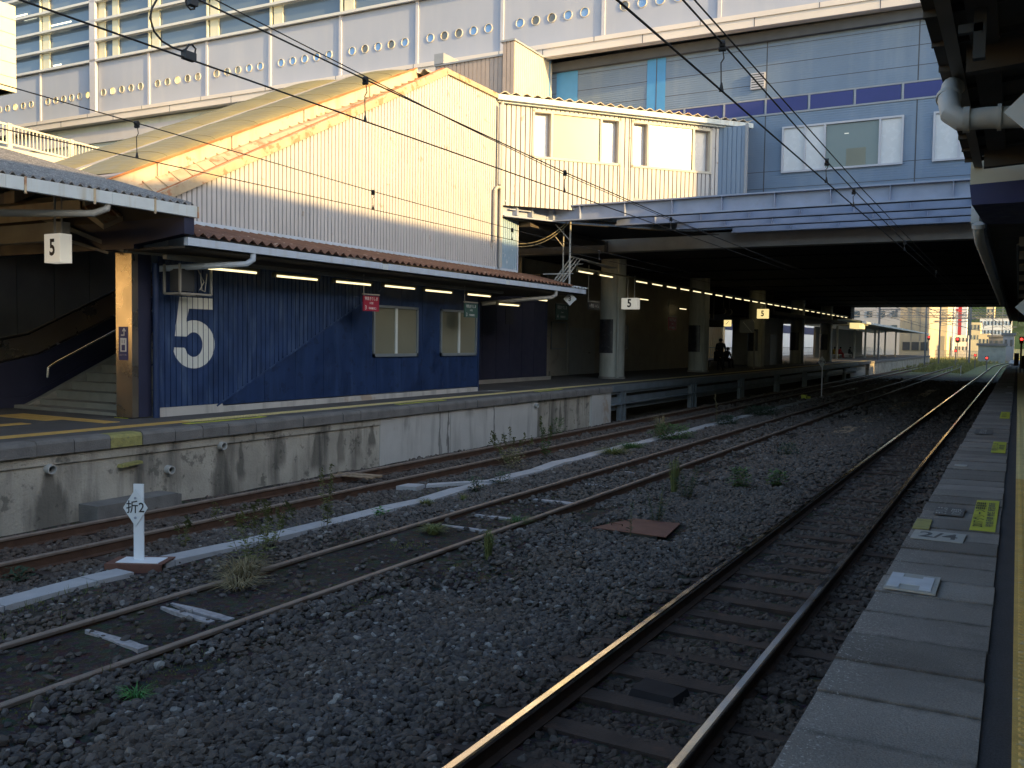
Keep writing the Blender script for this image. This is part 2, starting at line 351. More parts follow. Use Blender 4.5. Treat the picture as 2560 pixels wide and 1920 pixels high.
# ================================================================== GROUND
def smooth(x, a, b): t = np.clip((x-a)/(b-a), 0, 1); return t*t*(3-2*t)
def gh(x, y):
    """ground level: ballast beds, filled-in middle track, gap under the near platform"""
    x = np.asarray(x, float); y = np.asarray(y, float)
    z = -.17+0*x
    z = z+.045*np.exp(-((x+4.2)/.8)**2)*(1-smooth(y, 30, 60))
    z = z+.085*np.exp(-((x+6.42)/1.3)**4)*(1-smooth(y, 9, 14))+.03*np.exp(-((x+6.42)/1.3)**4)
    z = z+.04*np.exp(-((x+7.6)/.5)**2)
    z = z-.10*smooth(x, -1.25, -.9)
    z = z-.05*(1-smooth(x, -11.5, -11.0))
    z = z+.018*np.sin(x*2.3+y*.7)*np.sin(y*1.1-x*.5)+.012*np.sin(x*5.1-y*3.3)
    z = np.where((x < -12.2) | (x > -.4), np.minimum(z, -.25), z)
    return z
def axis(parts): 
    o = []
    for a, b, st in parts: o += list(np.arange(a, b, st))
    return np.array(o)
gx = axis([(-900, -60, 60), (-60, -14, 4), (-14, 0, .14), (0, 20, 2), (20, 1000, 70)])
gy = axis([(-300, -20, 40), (-20, 0, 2), (0, 16, .16), (16, 40, .4), (40, 120, 2), (120, 400, 20), (400, 2500, 150)])
GX, GY = np.meshgrid(gx, gy, indexing='ij'); GZ = gh(GX, GY)
nx, ny = GX.shape
vs = np.stack([GX, GY, GZ], -1).reshape(-1, 3)
ii, jj = np.meshgrid(np.arange(nx-1), np.arange(ny-1), indexing='ij'); k = (ii*ny+jj).reshape(-1)
fs = np.stack([k, k+ny, k+ny+1, k+1], -1)
me = bpy.data.meshes.new('ground'); me.from_pydata(vs.tolist(), [], fs.tolist()); me.polygons.foreach_set('use_smooth', [True]*len(me.polygons))
g = bpy.data.objects.new('ground', me); COL.objects.link(g); g['kind'] = 'structure'
gm = bpy.data.materials.new('ground_dirt'); gm.use_nodes = True; t = gm.node_tree; b = t.nodes['Principled BSDF']; b.inputs['Roughness'].default_value = .95; b.inputs['Specular IOR Level'].default_value = .2
c1 = mix(t, ramp(t, noise(t, 1.1, 6), .35, .65), (.030, .027, .025), (.056, .047, .038))
c1 = mix(t, ramp(t, noise(t, 1.6, 5, off=(9, 3, 0)), .55, .68, 0, .65), c1, (.050, .052, .024))
c1 = mix(t, ramp(t, noise(t, 55, 3), .55, .7, 0, .6), c1, (.11, .098, .085))
sep = N(t, 'ShaderNodeSeparateXYZ'); geo = N(t, 'ShaderNodeNewGeometry'); t.links.new(geo.outputs['Position'], sep.inputs[0])
c1 = mix(t, ramp(t, sep.outputs[1], 84, 100), c1, (.20, .20, .09))
vo = N(t, 'ShaderNodeTexVoronoi'); vo.inputs['Scale'].default_value = 20; t.links.new(geo.outputs['Position'], vo.inputs[0])
c1 = mix(t, .35, c1, vo.outputs['Color'], 'SOFT_LIGHT')
t.links.new(c1, b.inputs['Base Color'])
ad = N(t, 'ShaderNodeMath', operation='ADD'); t.links.new(vo.outputs[0], ad.inputs[0]); t.links.new(noise(t, 60, 5), ad.inputs[1])
bp = N(t, 'ShaderNodeBump'); bp.inputs['Strength'].default_value = .8; bp.inputs['Distance'].default_value = .03; t.links.new(ad.outputs[0], bp.inputs['Height']); t.links.new(bp.outputs[0], b.inputs['Normal'])
me.materials.append(gm)

# ------------------------------------------------------------------ ballast (loose stones, nobody could count them)
def dens(x, y):
    d = np.zeros_like(x)
    d = np.where((x > -5.3) & (x < -.75), 1.0, d)
    edge = -5.2+.30*np.sin(y*.9)+.25*np.sin(y*2.3+1)+.25*(1-smooth(y, 2.5, 6.0))-.1
    d = np.where((x < edge+.1) & (x > edge-.6), .30, d); d = np.where(x < edge-.6, .035, d)
    inB = (x > -7.05) & (x < -5.85)
    d = np.where(inB, np.where(y < 10, .018, np.where(y < 13, .14, .4)), d)
    d = np.where((x <= edge-.1) & (x > -5.85) & (y > 9), .6, d)
    d = np.where((x > -8.25) & (x <= -7.05), np.where(y < 9, .14, .75), d)
    d = np.where((x > -9.4) & (x <= -8.65), 1.0, d)
    d = np.where((x > -11.5) & (x <= -9.4), .85, d)
    d = np.where((x > -2.95) & (x < -1.5), .8, d)
    d = np.where((x > -1.45) & (x < -.75), .8, d)
    d = np.where((x > -3.05) & (x < -2.65), .25, d)
    return d
def scatter(n, x0, x1, y0, y1, rmin, rmax):
    x = RNG.uniform(x0, x1, n); y = RNG.uniform(y0, y1, n); keep = RNG.random(n) < dens(x, y)
    # stay inside the camera wedge, with a margin for a side step
    keep &= (x > -.62*y-7.5) if False else True
    keep &= x > -1.30*y-4.2
    x, y = x[keep], y[keep]; r = rmin*.75+(rmax*1.12-rmin*.75)*RNG.random(len(x))**1.35
    for rx in (-2.80, -1.68, -6.98, -5.86, -10.63, -9.5):      # leave the rails free
        ok = abs(x-rx) > .05+r*.35; x, y, r = x[ok], y[ok], r[ok]
    tc = -8.455+.10*smooth(y, 7, 10)-.06*smooth(y, 14, 20); ok = (abs(x-tc) > .165+r*.3) | ((y > 6.4) & (y < 7.3)); x, y, r = x[ok], y[ok], r[ok]
    ok = ~((x > -5.1) & (x < -3.9) & (y > 11.2) & (y < 12.2)); x, y, r = x[ok], y[ok], r[ok]
    return x, y, r
parts = [scatter(62000, -7.5, -.75, 1.4, 7.5, .020, .040), scatter(26000, -11.6, -5.5, 3.5, 9, .020, .038), scatter(52000, -11.6, -.75, 7.5, 16, .022, .042),
         scatter(42000, -11.6, -.75, 16, 34, .032, .055), scatter(16000, -11.6, -.75, 34, 75, .05, .09)]
px = np.concatenate([p[0] for p in parts]); py = np.concatenate([p[1] for p in parts]); pr = np.concatenate([p[2] for p in parts])
# a few larger stones on the dirt
SLP_A = .60        # sleeper spacing near track
pz = gh(px, py)+pr*.30+RNG.uniform(-.012, .02, len(px))
onslA = (abs(px+2.24) < 1.05) & (((py+.08) % SLP_A) < .20)
inA = (abs(px+2.24) < .5); pz = np.where(inA, pz-.022, pz)
keep = ~(onslA & (RNG.random(len(px)) < .95)); px, py, pz, pr = px[keep], py[keep], pz[keep], pr[keep]
onslC = (abs(px+10.06) < .95) & (((py+.1) % .75) < .2); keep = ~(onslC & (RNG.random(len(px)) < .8)); px, py, pz, pr = px[keep], py[keep], pz[keep], pr[keep]
me = bpy.data.meshes.new('ballast'); me.from_pydata(np.stack([px, py, pz], -1).tolist(), [], [])
a = me.attributes.new('scl', 'FLOAT_VECTOR', 'POINT')
sc3 = np.stack([pr*RNG.uniform(.8, 1.35, len(pr)), pr*RNG.uniform(.75, 1.15, len(pr)), pr*RNG.uniform(.5, .9, len(pr))], -1)
a.data.foreach_set('vector', sc3.reshape(-1))
a = me.attributes.new('rot', 'FLOAT_VECTOR', 'POINT')
a.data.foreach_set('vector', np.stack([RNG.normal(0, .35, len(pr)), RNG.normal(0, .35, len(pr)), RNG.uniform(0, 6.28, len(pr))], -1).reshape(-1))
bal = bpy.data.objects.new('ballast', me); COL.objects.link(bal); tag(bal, 'grey crushed stone ballast spread between and beside the rails', 'ballast', kind='stuff')
stone = bpy.data.materials.new('stone'); stone.use_nodes = True; t = stone.node_tree; b = t.nodes['Principled BSDF']; b.inputs['Roughness'].default_value = .85; b.inputs['Specular IOR Level'].default_value = .3
oi = N(t, 'ShaderNodeObjectInfo'); rp = N(t, 'ShaderNodeValToRGB'); t.links.new(oi.outputs['Random'], rp.inputs[0])
cr = rp.color_ramp; cr.elements[0].color = (.050, .046, .050, 1); cr.elements[1].position = .93; cr.elements[1].color = (.135, .125, .125, 1)
for p_, c_ in ((.25, (.084, .076, .074, 1)), (.45, (.105, .089, .076, 1)), (.65, (.094, .083, .078, 1)), (.80, (.125, .108, .093, 1)), (.985, (.33, .32, .30, 1))):
    e = cr.elements.new(p_); e.color = c_
cc = mix(t, ramp(t, noise(t, 30, 4), .3, .7, .0, .5), rp.outputs[0], (.042, .037, .033))
# rusty brake dust around the near rails, blue-grey fresh stone on the ridge (colour of the stones themselves)
g2 = N(t, 'ShaderNodeNewGeometry'); sx_ = N(t, 'ShaderNodeSeparateXYZ'); t.links.new(g2.outputs['Position'], sx_.inputs[0])
cc = mix(t, ramp(t, sx_.outputs[0], -3.6, -2.9, 0, .75), cc, (.052, .036, .028))
cc = mix(t, ramp(t, sx_.outputs[0], -8.9, -9.9, 0, .55), cc, (.085, .058, .042))
cc = mix(t, ramp(t, noise(t, .9, 5), .48, .62, 0, .5), cc, (.100, .076, .057))
cc = mix(t, ramp(t, sx_.outputs[1], 6, 13, 0, .5), cc, (.115, .100, .088))
t.links.new(cc, b.inputs['Base Color'])
nb = noise(t, 90, 3); bp = N(t, 'ShaderNodeBump'); bp.inputs['Strength'].default_value = .35; bp.inputs['Distance'].default_value = .01; t.links.new(nb, bp.inputs['Height']); t.links.new(bp.outputs[0], b.inputs['Normal'])
me.materials.append(stone)
ng = bpy.data.node_groups.new('stones', 'GeometryNodeTree')
ng.interface.new_socket('Geometry', in_out='INPUT', socket_type='NodeSocketGeometry'); ng.interface.new_socket('Geometry', in_out='OUTPUT', socket_type='NodeSocketGeometry')
gi = ng.nodes.new('NodeGroupInput'); go = ng.nodes.new('NodeGroupOutput'); L = ng.links.new
inst = ng.nodes.new('GeometryNodeInstanceOnPoints'); L(gi.outputs[0], inst.inputs['Points'])
g2i = ng.nodes.new('GeometryNodeGeometryToInstance')
for sd in range(9):
    ico = ng.nodes.new('GeometryNodeMeshIcoSphere'); ico.inputs['Radius'].default_value = 1; ico.inputs['Subdivisions'].default_value = 2
    sp = ng.nodes.new('GeometryNodeSetPosition'); L(ico.outputs[0], sp.inputs['Geometry'])
    rv = ng.nodes.new('FunctionNodeRandomValue'); rv.data_type = 'FLOAT_VECTOR'; rv.inputs[0].default_value = (-.42,)*3; rv.inputs[1].default_value = (.42,)*3; rv.inputs['Seed'].default_value = sd*7+1
    L(rv.outputs[0], sp.inputs['Offset'])
    sc_ = ng.nodes.new('GeometryNodeTransform'); L(sp.outputs[0], sc_.inputs[0]); sc_.inputs['Scale'].default_value = (.82, .82, .82)
    ch = ng.nodes.new('GeometryNodeConvexHull'); L(sc_.outputs[0], ch.inputs[0])
    sm = ng.nodes.new('GeometryNodeSetMaterial'); sm.inputs['Material'].default_value = stone; L(ch.outputs[0], sm.inputs[0])
    L(sm.outputs[0], g2i.inputs[0])
L(g2i.outputs[0], inst.inputs['Instance']); inst.inputs['Pick Instance'].default_value = True
for nm, sock in (('rot', 'Rotation'), ('scl', 'Scale')):
    na = ng.nodes.new('GeometryNodeInputNamedAttribute'); na.data_type = 'FLOAT_VECTOR'; na.inputs[0].default_value = nm
    if sock == 'Rotation':
        er = ng.nodes.new('FunctionNodeEulerToRotation'); L(na.outputs[0], er.inputs[0]); L(er.outputs[0], inst.inputs[sock])
    else: L(na.outputs[0], inst.inputs[sock])
L(inst.outputs[0], go.inputs[0])
md = bal.modifiers.new('stones', 'NODES'); md.node_group = ng

# ================================================================== TRACKS
RP = [(-.064, -.153), (.064, -.153), (.064, -.143), (.012, -.128), (.009, -.045), (.030, -.036), (.0325, -.010), (.024, -.001), (-.024, -.001), (-.0325, -.010), (-.030, -.036), (-.009, -.045), (-.012, -.128), (-.064, -.143)]
def rail(x, ys, xs, mats, parent, dz=0):
    mb = MB(); n = len(RP)
    vs = [(xx+p[0], yy, p[1]+dz) for xx, yy in zip(xs, ys) for p in RP]; mb.v = vs
    for i in range(len(ys)-1):
        for k_ in range(n):
            mb.f.append((i*n+k_, i*n+(k_+1) % n, (i+1)*n+(k_+1) % n, (i+1)*n+k_)); mb.m.append(1 if k_ in (5, 6, 7, 8, 9) else 0)
    mb.f.append(tuple(range(n-1, -1, -1))); mb.m.append(0)
    o = mb.build('rail', mats, parent, smooth=False); return o
def curve_x(y, c, y0): return c+(y-y0)**2*.0011*(y > y0)
for nm, lab, xc, mats, y1, sp, curve in (
    ('near', 'near railway track with shiny rail heads beside the slabbed platform', -2.24, ['rail_base', 'rail_shiny'], 205, SLP_A, 1),
    ('mid', 'middle railway track half buried in dark dirt with rusty rails', -6.42, ['rail_rust', 'rail_rust_top'], 150, .62, 0),
    ('far', 'far rusty railway track running along the old concrete platform wall', -10.065, ['rail_rust', 'rail_rust_top'], 150, .75, 0)):
    tr = thing('railway_track', lab, 'railway track', (xc, 1, -.3), 'railway tracks')
    ys = [-4]+list(np.arange(4, y1+.1, 4.0)) if curve else [-4, 20, 40, 80, y1]
    for sgn in (-1, 1):
        off = .5625 if sgn < 0 else .5625
        xs = [xc+sgn*off+(curve_x(y_, 0, 125)) if curve else xc+sgn*off for y_ in ys]
        rail(xc, ys, xs, mats, tr)
    if nm != 'mid':
        for i_ in range(96 if nm == 'near' else 60):
            y_ = (1.2 if nm == 'near' else 4.4)+i_*sp; y_ = round(y_/sp)*sp
            mb = MB(); w = .20; zt = -.153+(.0 if nm == 'near' else -.005)
            dx = random.uniform(-.04, .04); dy = random.uniform(-.01, .01)
            mb.box(xc-1.02+dx, xc+1.02+dx, y_-.02+dy, y_+w-.02+dy, zt-.14, zt)
            mb.build('sleeper', 'sleeper', tr)
    else:   # the few weathered sleeper tops that show through the dirt
        for (xa, ya, xb, yb, w) in ((-6.86, 5.72, -6.02, 5.66, .10), (-6.84, 5.59, -6.10, 5.52, .07), (-6.80, 4.79, -6.02, 4.74, .10), (-6.9, 12.95, -6.0, 12.95, .16), (-6.85, 11.1, -6.05, 11.1, .12), (-6.8, 14.9, -6.0, 14.9, .15), (-6.8, 16.8, -6.0, 16.8, .15), (-6.8, 10.2, -6.1, 10.2, .1)):
            zz = max(float(gh(xa, ya)), float(gh(xb, yb)), float(gh((xa+xb)/2, ya)))+.012
            mb = MB(); pts = []
            n_ = 9
            for q in range(n_+1):
                f_ = q/n_; ww = w*(.35+.65*min(1, f_*2.2))*random.uniform(.8, 1.05); x_ = xa+(xb-xa)*f_; y_ = ya+(yb-ya)*f_
                pts.append((x_, y_, ww))
            for q in range(n_):
                (x0, y0, w0), (x1_, y1_, w1) = pts[q], pts[q+1]
                mb.hexa([(x0, y0-w0/2, zz-.1), (x1_, y1_-w1/2, zz-.1), (x1_, y1_+w1/2, zz-.1), (x0, y0+w0/2, zz-.1)], [(x0, y0-w0/2, zz), (x1_, y1_-w1/2, zz), (x1_, y1_+w1/2, zz), (x0, y0+w0/2, zz)])
            mb.build('sleeper', 'wood_grey', tr)

# white concrete cable trough, in lids
tr = thing('cable_trough', 'long white concrete cable trough lid strip between the two rusty tracks', 'cable trough', (-8.45, 5, -.2))
tx = lambda y: -8.60+.02*math.sin(y*.6)+.10*float(smooth(y, 7, 10))-.06*float(smooth(y, 14, 20))
y_ = 1.0
for y_, l in [(q_*1.0, .985) for q_ in range(1, 6)]+[(6.0, .44), (6.86, .13)]+[(q_*1.0, .985) for q_ in range(7, 58)]:
    mb = MB(); dz = random.uniform(-.005, .005); xa, xb = tx(y_)+random.uniform(-.004, .004), tx(y_+l); za = float(gh(-8.45, y_))+.065+dz; zb_ = float(gh(-8.45, y_+l))+.065+dz
    mb.hexa([(xa, y_, za-.14), (xa+.29, y_, za-.14), (xb+.29, y_+l, zb_-.14), (xb, y_+l, zb_-.14)], [(xa, y_, za), (xa+.29, y_, za), (xb+.29, y_+l, zb_), (xb, y_+l, zb_)])
    mb.build('trough_lid', 'trough', tr)
# ------------------------------------------------------------------ stop marker with diamond plate
def diamond_sign(x, y, zg, hpost, zc, r, txt, lab, size, group=None, base=True, wpost=.115):
    t_ = thing('stop_marker', lab, 'track sign', (x, y, zg), group)
    d = Vector((x, y, 0)).normalized()      # faces the viewer's platform, roughly down the line
    nrm = Vector((.45, -.89, 0)).normalized(); ux = Vector((.89, .45, 0)).normalized()
    mb = MB(); a = Vector((x, y, 0)); 
    p = [a-ux*wpost/2, a+ux*wpost/2, a+ux*wpost/2-nrm*.02, a-ux*wpost/2-nrm*.02]
    mb.hexa([(q.x, q.y, zg+.05) for q in p], [(q.x, q.y, zg+hpost) for q in p]); mb.build('post', 'white_paint', t_)
    mb = MB(); c = Vector((x, y, zc))+nrm*.012-ux*.03; pts = [c+Vector((0, 0, r)), c+ux*r*.66, c-Vector((0, 0, r)), c-ux*r*.66]
    mb.add([q for q in pts]+[q-nrm*.006 for q in pts], [(0, 1, 2, 3), (7, 6, 5, 4), (0, 4, 5, 1), (1, 5, 6, 2), (2, 6, 7, 3), (3, 7, 4, 0)])
    pl = mb.build('diamond_plate', 'sign_white', t_)
    tx = text_mb(txt, size, c+nrm*.0+Vector((0, 0, 0)), ux, (0, 0, 1), .003, bold=size*.010, sx=.92)
    tx.build('lettering', 'ink', pl)
    mb = MB()
    for s_ in (1, -1): mb.disc(c+nrm*.004+Vector((0, 0, s_*r*.52)), nrm, .014, .008, 10)
    mb.build('bolt', 'grey_trim', pl)
    if base:
        mb = MB(); P = lambda u, v, z: (x+ux.x*u+nrm.x*v, y+ux.y*u+nrm.y*v, z)
        mb.hexa([P(-.30, -.17, zg+.05), P(.34, -.20, zg+.05), P(.34, .20, zg+.05), P(-.30, .20, zg+.05)], [P(-.30, -.17, zg+.062), P(.34, -.20, zg+.062), P(.34, .20, zg+.062), P(-.30, .20, zg+.062)])
        for v in (-.15, .18): mb.hexa([P(-.30, v-.02, zg-.06), P(.34, v-.02, zg-.06), P(.34, v+.02, zg-.06), P(-.30, v+.02, zg-.06)], [P(-.30, v-.02, zg+.05), P(.34, v-.02, zg+.05), P(.34, v+.02, zg+.05), P(-.30, v+.02, zg+.05)])
        mb.build('steel_frame', 'rust_plate', t_)
        mb = MB(); mb.hexa([P(-.2, -.12, zg+.062), P(.28, -.13, zg+.062), P(.28, .14, zg+.062), P(-.2, .14, zg+.062)], [P(-.2, -.12, zg+.068), P(.28, -.13, zg+.068), P(.28, .14, zg+.068), P(-.2, .14, zg+.068)]); mb.build('base_plate', 'white_paint', t_)
    return t_
diamond_sign(-8.60, 6.72, -.13, .93, .53, .215, '折2', 'white post with diamond plate reading 折2 standing beside the far rusty track', .155)
diamond_sign(-8.35, 46.0, -.13, 1.75, 1.62, .30, '折4', 'small white diamond plate on a thin post in the dark under the deck', .2, base=False, wpost=.05)

# ------------------------------------------------------------------ small things on the track bed
t_ = thing('hatch_cover', 'flat rusty steel hatch plate with two handles lying over a dark pit', 'hatch cover', (-4.45, 11.7, -.15))
mb = MB(); mb.hexa([(-5.02, 11.25, -.085), (-3.95, 11.22, -.085), (-4.08, 12.19, -.085), (-4.77, 12.16, -.085)], [(-5.02, 11.25, -.075), (-3.95, 11.22, -.075), (-4.08, 12.19, -.075), (-4.77, 12.16, -.075)]); mb.build('plate', 'rust_plate', t_)
for y_ in (11.55, 11.85):
    mb = MB(); mb.tube([(-4.86, y_, -.075), (-4.86, y_, -.05), (-4.70, y_, -.05), (-4.70, y_, -.075)], .008, 6); mb.build('handle', 'rail_rust', t_)
mb = MB(); mb.box(-4.85, -4.1, 11.30, 11.34, -.24, -.087); mb.box(-4.85, -4.81, 11.3, 12.0, -.24, -.087); mb.build('pit_frame', 'concrete_dark', t_)
mb = MB(); mb.hexa([(-2.45, 6.20, -.16), (-2.08, 6.18, -.16), (-2.05, 6.45, -.16), (-2.43, 6.50, -.16)], [(-2.43, 6.22, -.105), (-2.10, 6.20, -.105), (-2.07, 6.43, -.105), (-2.42, 6.48, -.105)]); o = mb.build('track_magnet', 'black_rubber'); tag(o, 'black box fixed on a sleeper between the shiny rails', 'track box')
mb = MB(); 
for q, (a_, b_) in enumerate((((-10.85, 12.62, -.02), (-10.0, 12.75, -.02)), ((-10.83, 12.78, -.015), (-9.98, 12.93, -.015)), ((-10.8, 12.93, -.025), (-10.05, 13.05, -.025)))): mb.bar(a_, b_, .09, .02)
mb.bar((-10.8, 12.6, -.04), (-10.77, 13.05, -.04), .05, .03); mb.bar((-10.1, 12.7, -.04), (-10.08, 13.1, -.04), .05, .03)
tag(mb.build('wood_pallet', 'wood_pale'), 'broken wooden pallet boards lying across the far track', 'wood boards')
mb = MB(); mb.hexa([(-9.3, 12.5, -.14), (-8.95, 12.6, -.14), (-9.0, 12.95, -.14), (-9.3, 12.85, -.14)], [(-9.3, 12.5, -.07), (-8.95, 12.6, -.07), (-9.0, 12.95, -.07), (-9.3, 12.85, -.07)]); tag(mb.build('concrete_slab', 'trough'), 'short grey concrete slab beside the far rail', 'concrete slab')
mb = MB(); mb.hexa([(-8.95, 12.9, -.13), (-8.2, 14.1, -.13), (-8.3, 14.2, -.13), (-9.05, 13.1, -.13)], [(-8.95, 12.9, -.08), (-8.2, 14.1, -.08), (-8.3, 14.2, -.08), (-9.05, 13.1, -.08)]); tag(mb.build('trough_lid', 'trough'), 'loose pale trough lid lying skewed against the cable trough', 'concrete lid')
for (x_, y_, w_, l_, lab) in ((-4.45, 27.5, .45, 2.6, 'pale walkway board nearest the camera in the dark ballast'), (-4.4, 32, .42, 4, 'second walkway board under the deck'), (-4.35, 39, .42, 6, 'third and brighter walkway board under the deck'), (-4.25, 48, .42, 10, 'farthest walkway board catching light under the deck')):
    mb = MB(); mb.box(x_-w_/2, x_+w_/2, y_, y_+l_, -.14, -.085)
    for q in range(int(l_/.5)): mb.box(x_-w_/2-.01, x_+w_/2+.01, y_+q*.5, y_+q*.5+.03, -.13, -.08)
    tag(mb.build('walkway_board', 'wood_pale'), lab, 'walkway board', 'walkway boards beside the near track')
mb = MB(); mb.box(-8.98, -8.75, 44.3, 44.6, -.12, .06); mb.box(-8.9, -8.6, 44.5, 44.7, -.12, -.02); tag(mb.build('yellow_box', 'sticker_yellow'), 'small bright yellow box on the ballast under the deck', 'box')

# ================================================================== LEFT PLATFORM
PE = -11.62     # platform edge
mb = MB(); mb.box(-26, PE-.30, -12, 155, .80, 1.0); o = mb.build('platform_pavement', 'asphalt'); o['kind'] = 'structure'
mb = MB(); y_ = -2.0; my = MB()
cop = MB(); i_ = 0
while y_ < 27.3:
    l = .58+random.uniform(-.05, .05); dx = random.uniform(-.012, .012); dz = random.uniform(-.008, .006)
    tgt = my if (8.30 < y_ < 8.95 or 21.9 < y_ < 22.1) else cop
    x1 = PE+dx; x0 = PE-.30; z0 = .80; z1 = 1.004+dz; yb = y_+l-.012
    prof = [(x0, z0), (x1, z0), (x1, z1-.055), (x1-.018, z1-.018), (x1-.055, z1), (x0, z1)]
    tgt.prism(prof, 'y', y_, yb)
    y_ += l
o = cop.build('platform_kerb', 'coping', smooth=False); o['kind'] = 'structure'
o = my.build('painted_kerb', 'coping_yellow'); o['kind'] = 'structure'
# retaining wall
rw = thing('retaining_wall', 'stained concrete wall below the far platform edge', 'retaining wall', (-11.8, 12, -.3))
mb = MB(); mb.box(-12.3, -11.72, -3, 15.15, -.4, .655); mb.box(-12.3, -11.685, -3, 15.15, .655, .80); mb.build('old_wall', 'concrete_old', rw)
mb = MB(); mb.box(-12.3, -11.70, 15.15, 17.38, -.4, .80); mb.box(-12.3, -11.70, 17.40, 17.85, -.4, .80); mb.box(-12.3, -11.70, 17.87, 19.9, -.4, .80); mb.box(-12.3, -11.70, 19.92, 22.3, -.4, .80); mb.build('patched_wall', 'concrete_new', rw)
mb = MB(); mb.box(-12.3, -11.73, 22.3, 25.9, -.4, .80); mb.build('old_wall', 'concrete_old', rw)
mb = MB(); mb.box(-12.3, -11.66, 25.9, 27.45, -.4, .80); mb.build('end_pier', 'concrete_new', rw)
for (y_, z_, lab) in ((7.68, .60, 'drain pipe stub with a wide dark stain below, nearest of the wall'), (9.70, .35, 'low drain pipe stub beside the yellow ledge'), (10.78, .63, 'drain pipe stub above a dark seeping stain'), (22.15, .67, 'drain pipe stub near the end of the patched wall')):
    t_ = thing('drain_pipe', lab, 'drain pipe', (-11.68, y_, z_), 'drain pipes in the platform wall')
    mb = MB(); mb.ring((-11.68, y_, z_), (1, 0, -.05), .052, .068, .14, 20); mb.build('pipe_rim', 'pvc', t_, smooth=True)
    mb = MB(); mb.disc((-11.712, y_, z_), (1, 0, 0), .052, .01, 20); mb.build('pipe_bore', 'sign_black', t_)
# seepage stains below the pipes: soft marks with a shape of their own, in the wall's material
def add_stains(m_, marks, col):
    t = m_.node_tree; b = t.nodes['Principled BSDF']; src = b.inputs['Base Color'].links[0].from_socket
    g_ = N(t, 'ShaderNodeNewGeometry'); sp_ = N(t, 'ShaderNodeSeparateXYZ'); t.links.new(g_.outputs['Position'], sp_.inputs[0])
    nz = noise(t, 7, 5, (1, 1, .35)); tot = None
    def mth(op, a_, b_, c_=None):
        n_ = N(t, 'ShaderNodeMath', operation=op)
        for i_, v_ in enumerate((a_, b_, c_)):
            if v_ is None: continue
            if hasattr(v_, 'links'): t.links.new(v_, n_.inputs[i_])
            else: n_.inputs[i_].default_value = v_
        return n_.outputs[0]
    yy = mth('MULTIPLY_ADD', nz, .26, sp_.outputs[1]); 
    for (yc, zt, w0, w1, zb, st) in marks:
        f_ = N(t, 'ShaderNodeMapRange'); t.links.new(sp_.outputs[2], f_.inputs[0]); f_.inputs[1].default_value = zt; f_.inputs[2].default_value = zt-(zt-zb)*.6; f_.inputs[3].default_value = w0; f_.inputs[4].default_value = w1
        d_ = mth('ABSOLUTE', mth('SUBTRACT', yy, yc+.13), 0.); q_ = mth('DIVIDE', d_, f_.outputs[0])
        k_ = ramp(t, q_, .65, 1.25, st, 0); top = ramp(t, sp_.outputs[2], zt-.0, zt+.03, 1, 0); bot = ramp(t, sp_.outputs[2], zb-.08, zb+.08, 0, 1)
        k_ = mth('MULTIPLY', mth('MULTIPLY', k_, top), bot); tot = k_ if tot is None else mth('MAXIMUM', tot, k_)
    t.links.new(mix(t, tot, src, col), b.inputs['Base Color'])
add_stains(M['concrete_old'], [(7.72, .55, .06, .27, -.3, .65), (10.80, .57, .06, .22, -.3, .65), (11.25, .66, .03, .08, -.0, .6), (12.2, .66, .06, .16, .1, .6), (13.2, .66, .08, .16, -.05, .6), (13.9, .66, .06, .12, -.02, .5), (14.45, .66, .06, .12, .05, .45), (14.9, .66, .05, .10, .2, .7), (22.17, .62, .05, .2, -.3, .85), (23.1, .7, .04, .07, -.1, .5), (23.8, .7, .04, .09, -.1, .6), (25.0, .7, .05, .1, .2, .5)], (.045, .043, .038))
add_stains(M['concrete_new'], [(17.75, .8, .02, .04, -.3, .75), (17.42, .8, .03, .05, -.3, .5), (19.9, .8, .015, .03, -.3, .5), (16.1, .8, .03, .10, .5, .3), (18.7, .8, .1, .2, .6, .3)], (.08, .075, .07))
mb = MB(); mb.prism([(8.78, .49), (9.16, .52), (9.14, .56), (8.80, .535)], 'x', -11.73, -11.60); t_ = mb.build('wall_ledge', 'coping_yellow'); tag(t_, 'small yellow ledge with moss sticking out of the wall', 'ledge')
mb = MB(); mb.box(-11.72, -11.30, 8.15, 9.55, -.35, .035); mb.box(-11.71, -11.45, 9.56, 9.75, -.35, -.02); tag(mb.build('concrete_block', 'coping'), 'long low concrete block at the foot of the platform wall', 'concrete block')
# tactile and markings
def strip(x0, x1, y0, y1, z, m_, name, dots=None, kind='structure', lab=None, cat=None):
    mb = MB(); mb.box(x0, x1, y0, y1, z-.02, z)
    if dots:
        for yy in np.arange(y0+dots/2, y1, dots):
            for xx in np.arange(x0+dots/2, x1, dots):
                mb.add([(xx-.016, yy-.016, z), (xx+.016, yy-.016, z), (xx+.016, yy+.016, z), (xx-.016, yy+.016, z), (xx-.008, yy-.008, z+.005), (xx+.008, yy-.008, z+.005), (xx+.008, yy+.008, z+.005), (xx-.008, yy+.008, z+.005)], [(0, 1, 5, 4), (1, 2, 6, 5), (2, 3, 7, 6), (3, 0, 4, 7), (4, 5, 6, 7)])
    o = mb.build(name, m_)
    if kind: o['kind'] = kind
    if lab: tag(o, lab, cat)
    return o
strip(-12.62, -12.32, -8, 10.7, 1.006, 'tactile', 'tactile_paving')
strip(-12.62, -12.32, 10.7, 26.5, 1.006, 'tactile_pale', 'tactile_paving', .075)
strip(-12.62, -12.32, 26.5, 95, 1.006, 'tactile_pale', 'tactile_paving')
strip(-14.3, -14.0, -5, 8.9, 1.006, 'tactile', 'tactile_paving'); strip(-15.9, -14.32, 9.35, 9.65, 1.006, 'tactile', 'tactile_paving'); strip(-15.9, -13.2, 9.66, 9.96, 1.006, 'tactile', 'tactile_paving')
